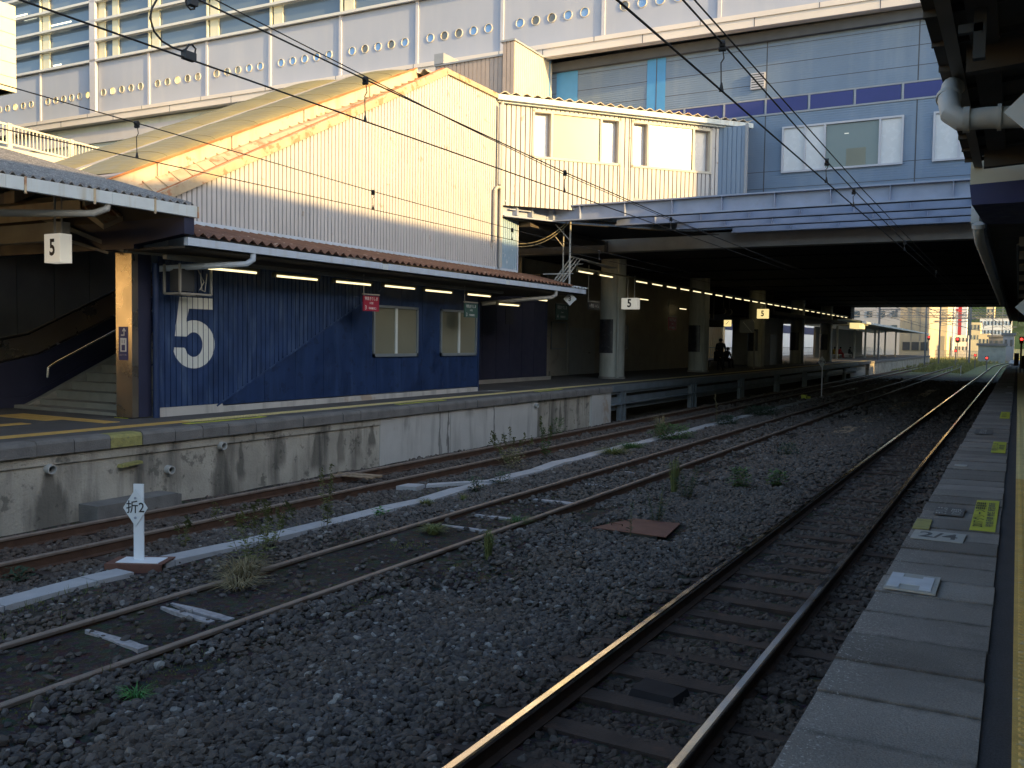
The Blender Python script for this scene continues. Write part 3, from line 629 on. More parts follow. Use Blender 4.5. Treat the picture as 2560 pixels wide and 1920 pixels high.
for (y0, y1, lab) in ((10.4, 12.2, 'thin yellow notice sticker on the far platform edge, left one'), (16.3, 18.2, 'thin yellow notice sticker on the far platform edge below the first window'), (23.0, 24.6, 'thin yellow notice sticker on the far platform edge near the dark wall')):
    t_ = thing('floor_sticker', lab, 'floor sticker', (-12.1, y0, 1.0), 'yellow stickers on the far platform')
    mb = MB(); mb.box(-12.20, -12.04, y0, y1, 1.0, 1.007); st_ = mb.build('sticker_sheet', 'sticker_yellow', t_)
    tm = text_mb('特急きりしま乗車位置', .12, (-12.12, (y0+y1)/2, 1.007), (0, 1, 0), (-1, 0, 0), .002, sx=1.25); tm.build('lettering', 'ink_grey', st_)
mb = MB(); mb.bar((-14.0, 21.4, 1.004), (-12.9, 22.6, 1.004), .05, .006); mb.bar((-13.4, 22.4, 1.004), (-12.9, 22.6, 1.004), .05, .006); o = mb.build('floor_line', 'sticker_grey'); o['kind'] = 'structure'

# steel section of the platform under the deck
sp_ = thing('steel_platform', 'pale blue-grey steel girder platform edge beyond the concrete wall', 'platform structure', (-11.7, 30, -.2))
for z0, z1, x_, w in ((.80, 1.0, -11.60, .3), (.72, .78, -11.66, .2), (.40, .60, -11.75, .1), (.36, .40, -11.58, .3), (.16, .36, -11.8, .08)):
    mb = MB(); mb.box(x_-w, x_, 27.47, 80, z0, z1); mb.build('girder', 'steel_platform', sp_)
for y_ in list(np.arange(28.2, 80, 7.5))+list(np.arange(36.0, 80, 7.5)):
    mb = MB(); mb.box(-11.78, -11.62, y_, y_+.12, -.3, .8); mb.box(-11.78, -11.62, y_+.35, y_+.47, -.3, .8); mb.build('leg', 'steel_platform', sp_)
mb = MB(); mb.box(-11.95, -11.90, 78, 86, -.2, .8)
for y_ in np.arange(78, 86, .16): mb.box(-11.9, -11.87, y_, y_+.07, -.2, .8)
mb.build('slatted_panel', 'louver', sp_)
mb = MB(); mb.box(-12.6, PE, 86.2, 150, -.3, .8); tag(mb.build('retaining_wall', 'concrete_old'), 'weathered wall of the sunlit platform end beyond the deck', 'retaining wall')
mb = MB(); mb.box(-12.0, PE+.05, 80, 150, .8, 1.02); o = mb.build('platform_kerb', 'coping'); o['kind'] = 'structure'

# ================================================================== SHED BUILDING ON THE FAR PLATFORM
BW = -13.5
shed = thing('station_shed', 'corrugated stair shed with a pale sloping gable over a blue wall with a big 5', 'building', (-15, 17, 1.0))
def boards(x, y0, y1, zt, zb, pitch=.118, gap=.023, dep=.028, back=True, mb=None, bot_round=0):
    """vertical board siding on the plane X=x facing +X"""
    mb = mb or MB(); y = y0
    while y < y1-1e-6:
        ye = min(y+pitch, y1); a_ = y+gap/2; b_ = ye-gap/2
        ta, tb = zt(a_), zt(b_); ba, bb = zb(a_), zb(b_)
        if ta-ba > .01 or tb-bb > .01:
            ta = max(ta, ba+.001); tb = max(tb, bb+.001)
            mb.add([(x, a_, ba), (x, b_, bb), (x, b_, tb), (x, a_, ta), (x+dep, a_+.004, ba), (x+dep, b_-.004, bb), (x+dep, b_-.004, tb), (x+dep, a_+.004, ta)],
                   [(4, 5, 6, 7), (0, 4, 7, 3), (5, 1, 2, 6), (3, 7, 6, 2), (0, 1, 5, 4)])
            if back: mb.add([(x, y, zb(y)), (x, ye, zb(ye)), (x, ye, zt(ye)), (x, y, zt(y))], [(0, 1, 2, 3)], 1)
        y += pitch
    return mb
def ztop(y): return min(5.02+(y-11.22)*.509, 9.54)
mb = boards(BW, 10.55, 23.2, ztop, lambda y: 4.60); gw = mb.build('gable_wall', ['white_siding', 'siding_joint'], shed)
mb = boards(BW, 23.2, 24.17, lambda y: 6.50 if y > 23.25 else 9.5, lambda y: 4.60); mb.build('blue_edge_wall', ['lightblue_siding', 'siding_joint'], shed)
mb = MB(); mb.box(BW+.026, BW+.036, 14.93, 14.99, 4.62, ztop(14.93)-.08); mb.build('cover_strip', 'white_siding', shed)
mb = MB(); mb.bar((BW+.05, 10.4, ztop(10.4)+.03), (BW+.05, 20.13, 9.56), .10, .17); mb.bar((BW+.05, 20.11, 9.56), (BW+.05, 22.85, 9.55), .10, .13); mb.build('gable_trim', 'cream_rust', shed)
mb = MB(); mb.box(BW, BW+.045, 10.5, 24.17, 4.50, 4.615); mb.box(BW-.06, BW+.03, 24.17, 24.23, 4.5, 6.5); mb.build('wall_base_trim', 'gutter_blue', shed)
mb = MB(); mb.prism([(10.55, 4.6), (24.17, 4.6), (24.17, 6.4), (22.8, 9.4), (20.1, 9.4), (10.55, 4.62)], 'x', BW-.3, BW-.012); mb.build('wall_core', 'concrete_dark', shed)
# lower blue wall
DG = lambda y: 1.12+(y-12.33)*(2.22/4.48)       # the slanting lower edge of the corrugated part
mb = boards(BW+.02, 10.97, 17.9, lambda y: 3.92, lambda y: max(1.17, DG(y)) if y > 12.33 else 1.17, pitch=.125, gap=.013, dep=.022)
bwl = mb.build('corrugated_wall', ['blue_siding', 'blue_panel'], shed)
mb = MB()
ys_ = [12.0, 13.6, 14.5, 15.4, 16.35, 17.3, 18.3, 19.2, 20.2, 21.1, 21.96]
for a_, b_ in zip(ys_[:-1], ys_[1:]): mb.box(BW-.05, BW+.012, a_+.004, b_-.004, 1.14, 3.92)
mb.box(BW-.06, BW+.0, 12, 21.96, 1.14, 3.92); mb.build('flat_panel_wall', 'blue_panel', shed)
mb = MB(); mb.bar((BW+.035, 12.30, 1.13), (BW+.035, 17.9, 3.88), .04, .035); mb.build('slant_trim', 'blue_siding', shed)
mb = MB(); mb.box(BW-.1, BW+.03, 21.96, 22.02, 1.0, 3.92); mb.box(BW-2, BW-.02, 21.97, 22.0, 1.0, 3.92); mb.build('corner_trim', 'blue_pipe', shed)
mb = MB(); mb.box(BW-.3, BW+.05, 10.93, 12.45, 1.0, 1.165); mb.box(BW-.3, BW+.03, 12.45, 21.96, 1.0, 1.12); mb.build('plinth', 'concrete_new', shed)
# second, recessed blue wall
mb = MB(); mb.box(-17.5, -15.62, 22.0, 22.02, 1.1, 4.4)
for a_ in np.arange(25.2-3.2, 30.4, .92): mb.box(-15.9, -15.60, a_, min(a_+.91, 30.42), 1.12, 4.4)
mb.build('recessed_wall', 'navy_clad', shed)
mb = MB(); mb.box(-15.9, -15.50, 22.0, 30.6, 1.0, 1.13); mb.build('plinth', 'concrete', shed)
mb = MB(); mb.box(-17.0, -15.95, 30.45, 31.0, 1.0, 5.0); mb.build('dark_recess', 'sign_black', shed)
mb = MB()
for q in range(9): mb.box(-15.60, -15.575, 27.2, 27.75, 3.05+q*.06, 3.085+q*.06)
mb.build('wall_vent', 'steel_dark', shed)
# painted numeral 5 : outline traced as line and arcs, laid on the boards
def numeral_poly():
    y0, y1, z0, z1 = 11.30, 12.25, 1.865, 3.19     # box of the numeral
    pts = [(.128, 1.), (.95, 1.), (.95, .841), (.36, .841), (.286, .632)]
    for a_ in np.linspace(112, -163, 46): pts.append((.483+.517*math.cos(R(a_)), .34+.34*math.sin(R(a_))))
    pts += [(.0, .297), (.236, .294)]
    for a_ in np.linspace(-160, 140, 40): pts.append((.473+.217*math.cos(R(a_)), .337+.174*math.sin(R(a_))))
    pts += [(.015, .453), (.128, 1.)]
    return [(y0+p[0]*(y1-y0), z0+p[1]*(z1-z0)) for p in pts]
poly = numeral_poly(); mb = MB(); st_ = .004
for y in np.arange(11.29, 12.27, st_):
    yc = y+st_/2; zs = []
    for (a0, b0), (a1, b1) in zip(poly, poly[1:]+poly[:1]):
        if (a0 <= yc) != (a1 <= yc): zs.append(b0+(b1-b0)*(yc-a0)/(a1-a0))
    zs.sort(); ph = (yc-10.97) % .125
    x_ = BW+.02+.022+.0025 if .0105 < ph < .1145 else BW+.02+.012
    for q in range(0, len(zs)-1, 2): mb.add([(x_, y, zs[q]), (x_, y+st_, zs[q]), (x_, y+st_, zs[q+1]), (x_, y, zs[q+1])], [(0, 1, 2, 3)])
mb.build('numeral', 'numeral_white', shed)
# windows in the blue wall
for (a_, b_, z0, z1) in ((17.13, 18.97, 2.03, 3.28), (20.01, 21.84, 2.03, 3.28)):
    fr = MB(); w = .06
    fr.box(BW-.02, BW+.06, a_, b_, z0, z0+.075); fr.box(BW-.02, BW+.06, a_, b_, z1-w, z1); fr.box(BW-.02, BW+.06, a_, a_+w, z0, z1); fr.box(BW-.02, BW+.06, b_-w, b_, z0, z1)
    mid = (a_+b_)/2; 
    fo = thing_part = None
    win = MB(); win.box(BW+.013, BW+.016, a_, b_, z0, z1); wo = win.build('window', 'blind', shed)
    fr.build('frame', 'alu_frame', wo)
    sx = MB(); sx.box(BW+.02, BW+.05, mid-.045, mid+.045, z0+.07, z1-w); sx.box(BW+.018, BW+.03, a_+w, a_+w+.035, z0+.07, z1-w); sx.build('sash', 'white_gutter', wo)
# awning with rusty corrugated roof
aw_y0, aw_y1, gx_, gz_ = 10.35, 25.15, -11.98, 4.07
def corr(y0, y1, xa, za, xb, zb, pitch, amp, m_, name, parent, thick=.012, step=6, wave='tri'):
    """sheet from eave (xa,za) to ridge (xb,zb), ribs running up the slope"""
    mb = MB(); n_ = max(2, int((y1-y0)/pitch*step)); top = []; bot = []
    for i in range(n_+1):
        y = y0+(y1-y0)*i/n_; ph = ((y-y0)/pitch) % 1
        h = amp*(math.sin(ph*2*math.pi) if wave == 'sin' else (1-abs(ph*2-1)**1.0*2))
        top += [(xa, y, za+h), (xb, y, zb+h)]; bot += [(xa, y, za+h-thick), (xb, y, zb+h-thick)]
    k = len(top); mb.v = [tuple(map(float, q)) for q in top+bot]
    for i in range(n_):
        a_ = 2*i; mb.f.append((a_, a_+2, a_+3, a_+1)); mb.f.append((k+a_, k+a_+1, k+a_+3, k+a_+2)); mb.f.append((a_, k+a_, k+a_+2, a_+2)); mb.f.append((a_+1, a_+3, k+a_+3, k+a_+1)); mb.m += [0]*4
    return mb.build(name, m_, parent)
corr(aw_y0, aw_y1, gx_-.02, 4.175, BW+.02, 4.53, .225, .042, 'rust_roof', 'awning_roof', shed)
corr(aw_y1, aw_y1+1.1, gx_-.02, 4.155, BW-1.5, 4.6, .225, .03, 'white_gutter', 'awning_roof', shed)
mb = MB()
for a_, b_ in ((aw_y0, 15.55), (15.75, 20.9), (21.05, 26.0)): mb.box(gx_-.10, gx_, a_, b_, 3.97, 4.10)
mb.build('gutter', 'gutter_blue', shed)
mb = MB()
for a_ in (15.55, 20.9): mb.box(gx_-.105, gx_+.006, a_, a_+.2, 3.965, 4.085)
mb.build('gutter_joint', 'white_gutter', shed)
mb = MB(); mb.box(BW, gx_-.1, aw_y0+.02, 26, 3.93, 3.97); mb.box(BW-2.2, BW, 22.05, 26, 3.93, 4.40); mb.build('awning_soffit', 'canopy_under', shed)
mb = MB(); mb.box(-12.90, -12.80, 10.6, 22.2, 3.79, 3.86); mb.build('lamp_channel', 'grey_beam', shed)
mb = MB(); mb.tube([(gx_-.06, 11.85, 3.98), (gx_-.06, 11.85, 3.86), (gx_-.14, 11.78, 3.78), (-12.5, 11.3, 3.72), (BW+.06, 10.92, 3.66)], .055, 10); mb.build('drain_elbow', 'gutter_blue', shed, smooth=True)
mb = MB(); mb.tube([(gx_-.06, 24.0, 3.98), (gx_-.06, 24.0, 3.84), (gx_-.16, 23.9, 3.76), (-12.6, 22.9, 3.66), (BW+.1, 22.0, 3.5)], .06, 10); mb.build('drain_elbow', 'dark_clad', shed, smooth=True)
mb = MB(); mb.cyl(BW+.10, 10.86, 1.0, 3.75, .060, 14)
for z_ in (1.5, 2.25, 2.9, 3.5): mb.ring((BW+.10, 10.86, z_), (0, 0, 1), .058, .068, .03)
mb.build('downpipe', 'blue_pipe', shed, smooth=True)
mb = MB(); px_ = BW+.12
mb.tube([(px_, 22.98, 9.44), (px_, 22.98, 4.62)], .055, 10); mb.tube([(px_+.03, 22.82, 9.3), (px_+.02, 22.82, 7.0)], .05, 10, 1)
mb.build('downpipe', ['pvc', 'grey_trim'], shed, smooth=True)
mb = MB(); mb.tube([(px_, 23.05, 6.95), (px_, 22.75, 6.92), (px_, 22.62, 6.80), (px_, 22.62, 5.35)], .05, 10); mb.build('downpipe', 'pvc', shed, smooth=True)
# stair roof: rusty low roof, upstand, two ribbed barrel skylights
zr = lambda y: 5.22+(y-11.01)*.475
ya_, yb_ = 9.9, 19.6
mb = MB(); mb.hexa([(-14.05, ya_, zr(ya_)-.16), (BW-.01, ya_, ztop(ya_)-.1), (BW-.01, 20.1, 9.40), (-14.05, 20.1, zr(20.1)-.16)], [(-14.05, ya_, zr(ya_)), (BW-.01, ya_, ztop(ya_)-.02), (BW-.01, 20.1, 9.5), (-14.05, 20.1, zr(20.1))]); mb.build('lower_roof', 'cream_rust', shed)
mb = MB(); mb.bar((BW-.03, 10.4, ztop(10.4)+.12), (BW-.03, 20.1, 9.64), .07, .03); mb.build('rust_flashing', 'rust_flash', shed)
mb = MB(); mb.bar((-13.97, 10.2, zr(10.2)+.29), (-13.97, 19.5, zr(19.5)+.29), .05, .03); mb.build('edge_flashing', 'rust_flash', shed)
for q in range(34):
    y = 10.2+q*.29; mb = MB(); mb.bar((BW-.01, y, ztop(y)+.0), (-14.0, y, zr(y)+.02), .03, .03); mb.build('roof_batten', 'cream_rust', shed)
mb = MB(); mb.hexa([(-14.12, ya_, zr(ya_)-.1), (-14.0, ya_, zr(ya_)-.1), (-14.0, yb_, zr(yb_)-.1), (-14.12, yb_, zr(yb_)-.1)], [(-14.12, ya_, zr(ya_)+.27), (-14.0, ya_, zr(ya_)+.27), (-14.0, yb_, zr(yb_)+.27), (-14.12, yb_, zr(yb_)+.27)])
for y in (11.4, 13.2, 15.3, 17.6): mb.bar((-13.98, y, zr(y)), (-13.98, y, zr(y)+.25), .05, .05)
mb.build('roof_upstand', 'cream_paint', shed)
mb = MB(); mb.hexa([(-16.32, ya_, zr(ya_)+.16), (-16.0, ya_, zr(ya_)+.16), (-16.0, yb_, zr(yb_)+.16), (-16.32, yb_, zr(yb_)+.16)], [(-16.32, ya_, zr(ya_)+.36), (-16.0, ya_, zr(ya_)+.36), (-16.0, yb_, zr(yb_)+.36), (-16.32, yb_, zr(yb_)+.36)]); mb.build('gutter', 'cream_paint', shed)
def barrel(x0, x1, y0, y1, rise, nm):
    mb = MB(); ny_ = int((y1-y0)/.075); na_ = 12; w = (x1-x0)/2; cx = (x0+x1)/2
    for i in range(ny_+1):
        y = y0+(y1-y0)*i/ny_; e = min(1, (i*.075+.02)/.8); e = math.sqrt(max(0., 1-(1-e)**2)); e2 = min(1, ((ny_-i)*.075+.02)/.6); e2 = math.sqrt(max(0, 1-(1-e2)**2))
        rr = rise*e*e2+(.004 if i % 2 else 0)
        for j in range(na_+1):
            a_ = math.pi*j/na_; mb.v.append((cx-w*math.cos(a_), y, zr(y)+.27+rr*math.sin(a_)))
    for i in range(ny_):
        for j in range(na_): k_ = i*(na_+1)+j; mb.f.append((k_, k_+1, k_+na_+2, k_+na_+1)); mb.m.append(0)
    o = mb.build(nm, 'frp', shed, smooth=False)
    for y in np.arange(y0+.9, y1-.4, 1.15):
        mb = MB(); pts = [(cx-(w+.002)*math.cos(math.pi*j/na_), y, zr(y)+.268+(rise+.004)*math.sin(math.pi*j/na_)) for j in range(na_+1)]; mb.tube(pts, .008, 5); mb.build('barrel_band', 'frp', shed)
    return o
barrel(-15.98, -14.02, 10.75, 19.3, .19, 'barrel_skylight'); barrel(-18.3, -16.34, 10.3, 19.5, .19, 'barrel_skylight')
for xa, y in ((-15.98, 10.55), (-18.3, 10.1)): mb = MB(); mb.hexa([(xa, y, zr(y)-.05), (xa+1.96, y, zr(y)-.05), (xa+1.96, y+.3, zr(y+.3)-.05), (xa, y+.3, zr(y+.3)-.05)], [(xa, y, zr(y)+.30), (xa+1.96, y, zr(y)+.30), (xa+1.96, y+.3, zr(y+.3)+.29), (xa, y+.3, zr(y+.3)+.29)]); mb.build('skylight_box', 'brown_siding', shed)
mb = MB(); mb.hexa([(-18.4, ya_, zr(ya_)-.2), (-14.06, ya_, zr(ya_)-.2), (-14.06, 20, zr(20)-.2), (-18.4, 20, zr(20)-.2)], [(-18.4, ya_, zr(ya_)+.1), (-14.06, ya_, zr(ya_)+.1), (-14.06, 20, zr(20)+.1), (-18.4, 20, zr(20)+.1)]); mb.build('roof_slab', 'cream_paint', shed)
corr_ = MB(); n_ = 60
for i in range(n_+1):
    x = -18.4+4.75*i/n_; z = 9.58+.10*(1-abs(((x+18.4)/.32 % 1)*2-1)*2)*.8; corr_.v += [(x, 19.55, z-.12), (x, 22.85, z-.03)]
for i in range(n_): k_ = 2*i; corr_.f.append((k_, k_+2, k_+3, k_+1)); corr_.m.append(0)
corr_.build('ridge_roof', 'cream_paint', shed)
mb = MB(); mb.box(-18.4, -13.8, 19.9, 22.8, 9.0, 9.40); mb.build('roof_slab', 'brown_siding', shed)
# stairs, under the shed
stp = thing('staircase', 'grey concrete platform stairs climbing into the dark shed behind the steel pier', 'staircase', (-15.4, 11, 1.0))
for q in range(14):
    mb = MB(); mb.box(-17.0, -13.95, 11.0+q*.345, 11.0+15*.345, 1.0+q*.166, 1.0+(q+1)*.166-.035); mb.box(-17.0, -13.93, 10.985+q*.345, 11.0+15*.345, 1.0+(q+1)*.166-.034, 1.0+(q+1)*.166); mb.build('step', 'stair', stp)
mb = MB(); mb.box(-17.4, -13.55, 10.62, 11.0, 1.0, 1.06); mb.build('landing_edge', 'stair', stp)
mb = MB(); mb.prism([(10.6, 1.0), (11.1, 1.22), (16, 3.6), (16, 1.0)], 'x', -17.15, -17.0); mb.build('stringer', 'stair', stp)
mb = MB(); mb.tube([(-16.86, 11.06, 1.60), (-16.86, 11.08, 1.80), (-16.86, 11.25, 1.90), (-16.86, 15.5, 3.95)], .022, 8); mb.build('handrail', 'chrome', stp, smooth=True)
mb = MB(); mb.tube([(-14.05, 10.98, 1.58), (-14.05, 11.0, 1.78), (-14.05, 11.15, 1.86), (-14.05, 15.5, 3.95)], .022, 8); mb.build('handrail', 'chrome', stp, smooth=True)
mb = MB(); mb.box(-13.99, -13.62, 10.435, 10.445, 1.0, 1.01); mb.box(-14.3, -14.22, 10.985, 10.99, 1.09, 1.15); mb.build('step_marker', 'sticker_yellow', stp)
esc = thing('escalator', 'dark clad escalator with stainless balustrade beside the stairs', 'escalator', (-18, 11, 1.0))
mb = MB(); mb.prism([(4, 1.0), (4, 1.88), (10.4, 1.88), (11.2, 2.05), (16, 4.3), (16, 1.0)], 'x', -17.45, -17.3)
mb.prism([(4.0, 1.0), (4.0, 1.2), (10.9, 1.2), (16, 3.7), (16, 1.0)], 'x', -17.29, -17.26); mb.build('balustrade_cladding', 'navy_clad', esc)
mb = MB(); mb.prism([(4, 1.9), (4, 2.28), (10.2, 2.28), (11.0, 2.45), (16, 4.85), (16, 4.3), (11.2, 2.06), (10.4, 1.9)], 'x', -17.40, -17.37); mb.build('balustrade_panel', 'stainless', esc)
mb = MB(); mb.tube([(-17.38, 4, 1.9), (-17.38, 10.4, 1.9), (-17.38, 11.2, 2.06), (-17.38, 16, 4.3)], .035, 8); mb.build('skirt_rail', 'chrome', esc, smooth=True)
mb = MB(); mb.tube([(-17.38, 4, 2.3), (-17.38, 10.2, 2.3), (-17.38, 11.0, 2.47), (-17.38, 16, 4.88)], .03, 8); mb.build('handrail', 'sign_black', esc, smooth=True)
cl = thing('clad_wall', 'dark panelled wall behind the escalator under the far platform roof', 'wall', (-19.5, 8, 1.0))
mb = MB()
for a_ in np.arange(8.5, 22, .9): mb.box(-19.6, -19.5, a_, a_+.885, 1.0, 4.7)
mb.box(-19.75, -19.6, 8.5, 22, 1.0, 6); mb.build('wall_panel', 'dark_clad', cl)
mb = MB(); mb.box(-19.48, -13.6, 16.2, 16.3, 1.0, 6.8); mb.build('end_wall', 'dark_clad', cl)
mb = MB(); mb.box(-19.5, -19.2, 6, 14.0, 4.45, 5.1); mb.build('header_beam', 'grey_beam', cl)
# stainless pier with lift sign
pr_ = thing('steel_pier', 'stainless clad pier at the foot of the stairs reflecting orange light', 'pillar', (-13.71, 10.5, 1.0))
mb = MB(); mb.box(-13.93, BW-.005, 10.44, 10.57, 1.02, 3.92); mb.build('cladding', 'stainless', pr_)
mb = MB(); mb.box(-13.93, BW-.012, 10.571, 10.85, 1.02, 3.92); mb.build('side_panel', 'navy_clad', pr_)
lg = thing('lift_sign', 'small blue lift sign with arrow on the stainless pier', 'sign', (-13.71, 10.43, 2.0))
mb = MB(); mb.box(-13.85, -13.61, 10.432, 10.438, 2.03, 2.62); mb.build('sign_plate', 'sign_blue', lg)
mb = MB(); mb.box(-13.80, -13.64, 10.428, 10.431, 2.18, 2.42); mb.bar((-13.78, 10.429, 2.47), (-13.70, 10.429, 2.47), .02, .004, up=(0, 1, 0)); mb.bar((-13.70, 10.429, 2.46), (-13.70, 10.429, 2.57), .02, .004, up=(0, 1, 0)); mb.bar((-13.74, 10.429, 2.54), (-13.70, 10.429, 2.59), .02, .004, up=(0, 1, 0)); mb.bar((-13.66, 10.429, 2.54), (-13.70, 10.429, 2.59), .02, .004, up=(0, 1, 0)); ic = mb.build('pictogram', 'sign_text', lg)
mb = MB(); mb.box(-13.765, -13.675, 10.4255, 10.4275, 2.20, 2.30); mb.box(-13.755, -13.745, 10.4255, 10.4275, 2.33, 2.39); mb.box(-13.695, -13.685, 10.4255, 10.4275, 2.33, 2.39); mb.build('lift_icon', 'sign_blue', ic)
text_mb('エレベーター', .035, (-13.72, 10.431, 2.12), (1, 0, 0), (0, 0, 1), .002).build('lettering', 'sign_text', lg)
# speaker / tv box bracket above the numeral
bx = thing('monitor_cage', 'open metal monitor cage hanging above the painted 5', 'monitor box', (-12.9, 11.3, 3.2))
mb = MB(); P0, P1, zb_, zt_ = (-13.25, 10.95), (-12.75, 11.62), 3.22, 3.74
for (a_, b_) in (((-13.25, 10.92, zb_), (-12.85, 10.92, zb_)), ((-12.85, 10.92, zb_), (-12.85, 11.62, zb_)), ((-12.85, 11.62, zb_), (-13.25, 11.62, zb_)), ((-13.25, 11.62, zb_), (-13.25, 10.92, zb_)), ((-13.25, 10.92, zb_), (-13.25, 10.92, zt_)), ((-12.85, 11.62, zb_), (-12.85, 11.62, zt_)), ((-12.85, 10.92, zb_), (-12.85, 10.92, zt_))): mb.bar(a_, b_, .035, .035)
mb.build('cage_frame', 'grey_beam', bx)
mb = MB(); mb.box(-13.2, -12.92, 11.0, 11.3, 3.27, 3.66); mb.build('monitor', 'steel_dark', bx)
mb = MB(); mb.tube([(-12.9, 11.42, 3.6), (-12.9, 11.45, 3.3), (-12.9, 11.52, 3.28), (-12.88, 11.55, 3.6)], .012, 6); mb.tube([(-12.92, 11.36, 3.7), (-12.9, 11.50, 3.45), (-12.9, 11.40, 3.3)], .01, 6); mb.build('cable', 'wire_pale', bx)

# ================================================================== CONNECTING PASSAGE (oblique)
D = Vector((.645, .765, 0)).normalized(); NV = Vector((D.y, -D.x, 0)); Q0 = Vector((-13.55, 22.95, 0))
def pw(s_, z, o_=0): q = Q0+D*s_+NV*o_; return (q.x, q.y, z)
pas = thing('connecting_passage', 'sunlit pale corrugated passage with two windows joining the shed to the station', 'building', (-11, 26, 6.5))
def obox(mb, s0, s1, z0, z1, o0, o1, mi=0): return mb.hexa([pw(s0, z0, o0), pw(s0, z0, o1), pw(s1, z0, o1), pw(s1, z0, o0)], [pw(s0, z1, o0), pw(s0, z1, o1), pw(s1, z1, o1), pw(s1, z1, o0)], mi)
def oboards(mb, s0, s1, z0, z1, pitch=.15):
    s_ = s0
    while s_ < s1-.01:
        e = min(s_+pitch, s1); obox(mb, s_+.016, e-.016, z0, z1, -.01, .024); s_ += pitch
    obox(mb, s0, s1, z0, z1, -.12, 0, 1)
mb = MB(); wz0, wz1 = 7.90, 9.33
oboards(mb, .0, 1.12, 6.45, 9.45); oboards(mb, 1.12, 4.05, 6.45, wz0); oboards(mb, 1.12, 4.05, wz1, 9.45); oboards(mb, 4.05, 4.42, 6.45, 9.45); oboards(mb, 4.42, 7.32, 6.45, wz0); oboards(mb, 4.42, 7.32, wz1, 9.45); oboards(mb, 7.32, 7.60, 6.45, 9.45)
mb.build('wall', ['white_siding', 'siding_joint'], pas)
pe = Q0+D*7.6
mb = MB(); s_ = 0
while s_ < .86:
    mb.box(pe.x+s_+.01, pe.x+min(s_+.14, .86)-.01, pe.y-.02, pe.y, 6.9, 9.4); s_ += .15
mb.box(pe.x, pe.x+.86, pe.y, pe.y+.1, 6.9, 9.4); mb.build('end_wall', 'greyblue_panel', pas)  # shade of this end is put into its blue-grey colour
mb = MB(); mb.box(pe.x+.86, pe.x+.93, pe.y-.04, pe.y+.1, 6.9, 9.45); mb.build('corner_trim', 'grey_trim', pas)
for (a_, b_, m0, m1) in ((1.12, 4.05, 1.72, 3.42), (4.42, 7.32, 4.98, 6.68)):
    fr = MB(); w = .07
    obox(fr, a_, b_, wz0, wz0+w, -.1, .05); obox(fr, a_, b_, wz1-w, wz1, -.1, .05); obox(fr, a_, a_+w, wz0, wz1, -.1, .05); obox(fr, b_-w, b_, wz0, wz1, -.1, .05); obox(fr, m0, m0+w, wz0+w, wz1-w, -.1, .05); obox(fr, m1-w, m1, wz0+w, wz1-w, -.1, .05)
    gl = MB(); obox(gl, m0+w, m1-w, wz0+w, wz1-w, -.02, .0); wo = gl.build('window', 'glass_cream', pas)
    fr.build('frame', 'yellow_siding', wo)
    for p0_, p1_ in ((a_+w, m0), (m1, b_-w)): pn = MB(); obox(pn, p0_, p1_, wz0+w, wz1-w, -.20, -.16); pn.build('side_pane', 'pale_pane', wo)
    rv = MB(); obox(rv, m0-.03, m0, wz0+w, wz1-w, -.16, -.1); obox(rv, b_-w-.03, b_-w, wz0+w, wz1-w, -.16, -.1); obox(rv, a_, b_, wz1-w, wz1, -.16, -.1); obox(rv, a_, b_, wz0, wz0+w, -.16, -.1); rv.build('reveal', 'brown_siding', wo)  # jambs coloured brown to carry the shade inside the recess
rf = MB()
for q in range(140):
    s0, s1 = q*.062, (q+1)*.062
    h0 = .05*(1-abs(((s0/.34) % 1)*2-1)*2); h1 = .05*(1-abs(((s1/.34) % 1)*2-1)*2)
    rf.add([pw(s0, 9.66+h0, .27), pw(s1, 9.66+h1, .27), pw(s1, 9.9+h1, -3), pw(s0, 9.9+h0, -3), pw(s0, 9.64+h0, .27), pw(s1, 9.64+h1, .27), pw(s1, 9.88+h1, -3), pw(s0, 9.88+h0, -3)], [(0, 1, 2, 3), (7, 6, 5, 4), (0, 4, 5, 1)])
rf.build('roof', 'cream_paint', pas)
mb = MB(); obox(mb, -.05, 8.72, 9.45, 9.60, .12, .26); obox(mb, 0, 8.6, 9.40, 9.45, -.1, .14); mb.build('gutter', 'white_gutter', pas)
mb = MB(); obox(mb, 0, 7.6, 6.5, 9.5, -2.9, -2.8); obox(mb, 0, 7.6, 6.55, 6.6, -2.8, -.12); obox(mb, .0, 7.6, 9.35, 9.39, -2.8, -.12); mb.build('inner_wall', 'pale_pane', pas)
mb = MB(); obox(mb, 4.55, 5.0, 6.80, 6.95, .015, .03); obox(mb, 4.62, 4.68, 6.95, 7.0, .015, .03); mb.build('small_vent', 'grey_trim', pas)

# penthouse
ph = thing('roof_penthouse', 'tall box with ribbed front coloured brown for its shade and pale sunlit side above the shed roof', 'roof structure', (-14.9, 27.5, 9.9))  # front siding is browner than the side to carry its shade
mb = MB()
for a_ in np.arange(-18.45, -15.7, .17): mb.box(a_+.012, a_+.158, 26.98, 27.0, 9.8, 12.18-.0)
mb.box(-18.5, -15.70, 27.0, 27.4, 9.8, 12.18); mb.build('low_front_wall', 'brown_siding', ph)
mb = MB()
for a_ in (-15.68, -15.52, -15.37): mb.box(a_+.01, a_+.14, 26.90, 26.93, 9.8, 12.60)
mb.box(-15.68, -15.25, 26.93, 27.1, 9.8, 12.6); mb.build('front_wall', 'brown_siding', ph)
mb = MB(); 
for q in range(20):
    a0 = 26.95+q*.14; mb.box(-15.25, -15.23, a0+.008, a0+.132, 9.8, 12.60)
mb.box(-15.5, -15.25, 26.93, 29.55, 9.8, 12.60); mb.build('side_wall', 'yellow_siding', ph)
mb = MB(); mb.box(-15.26, -15.215, 29.52, 29.58, 9.8, 12.6); mb.build('blue_corner', 'sky_blue', ph)
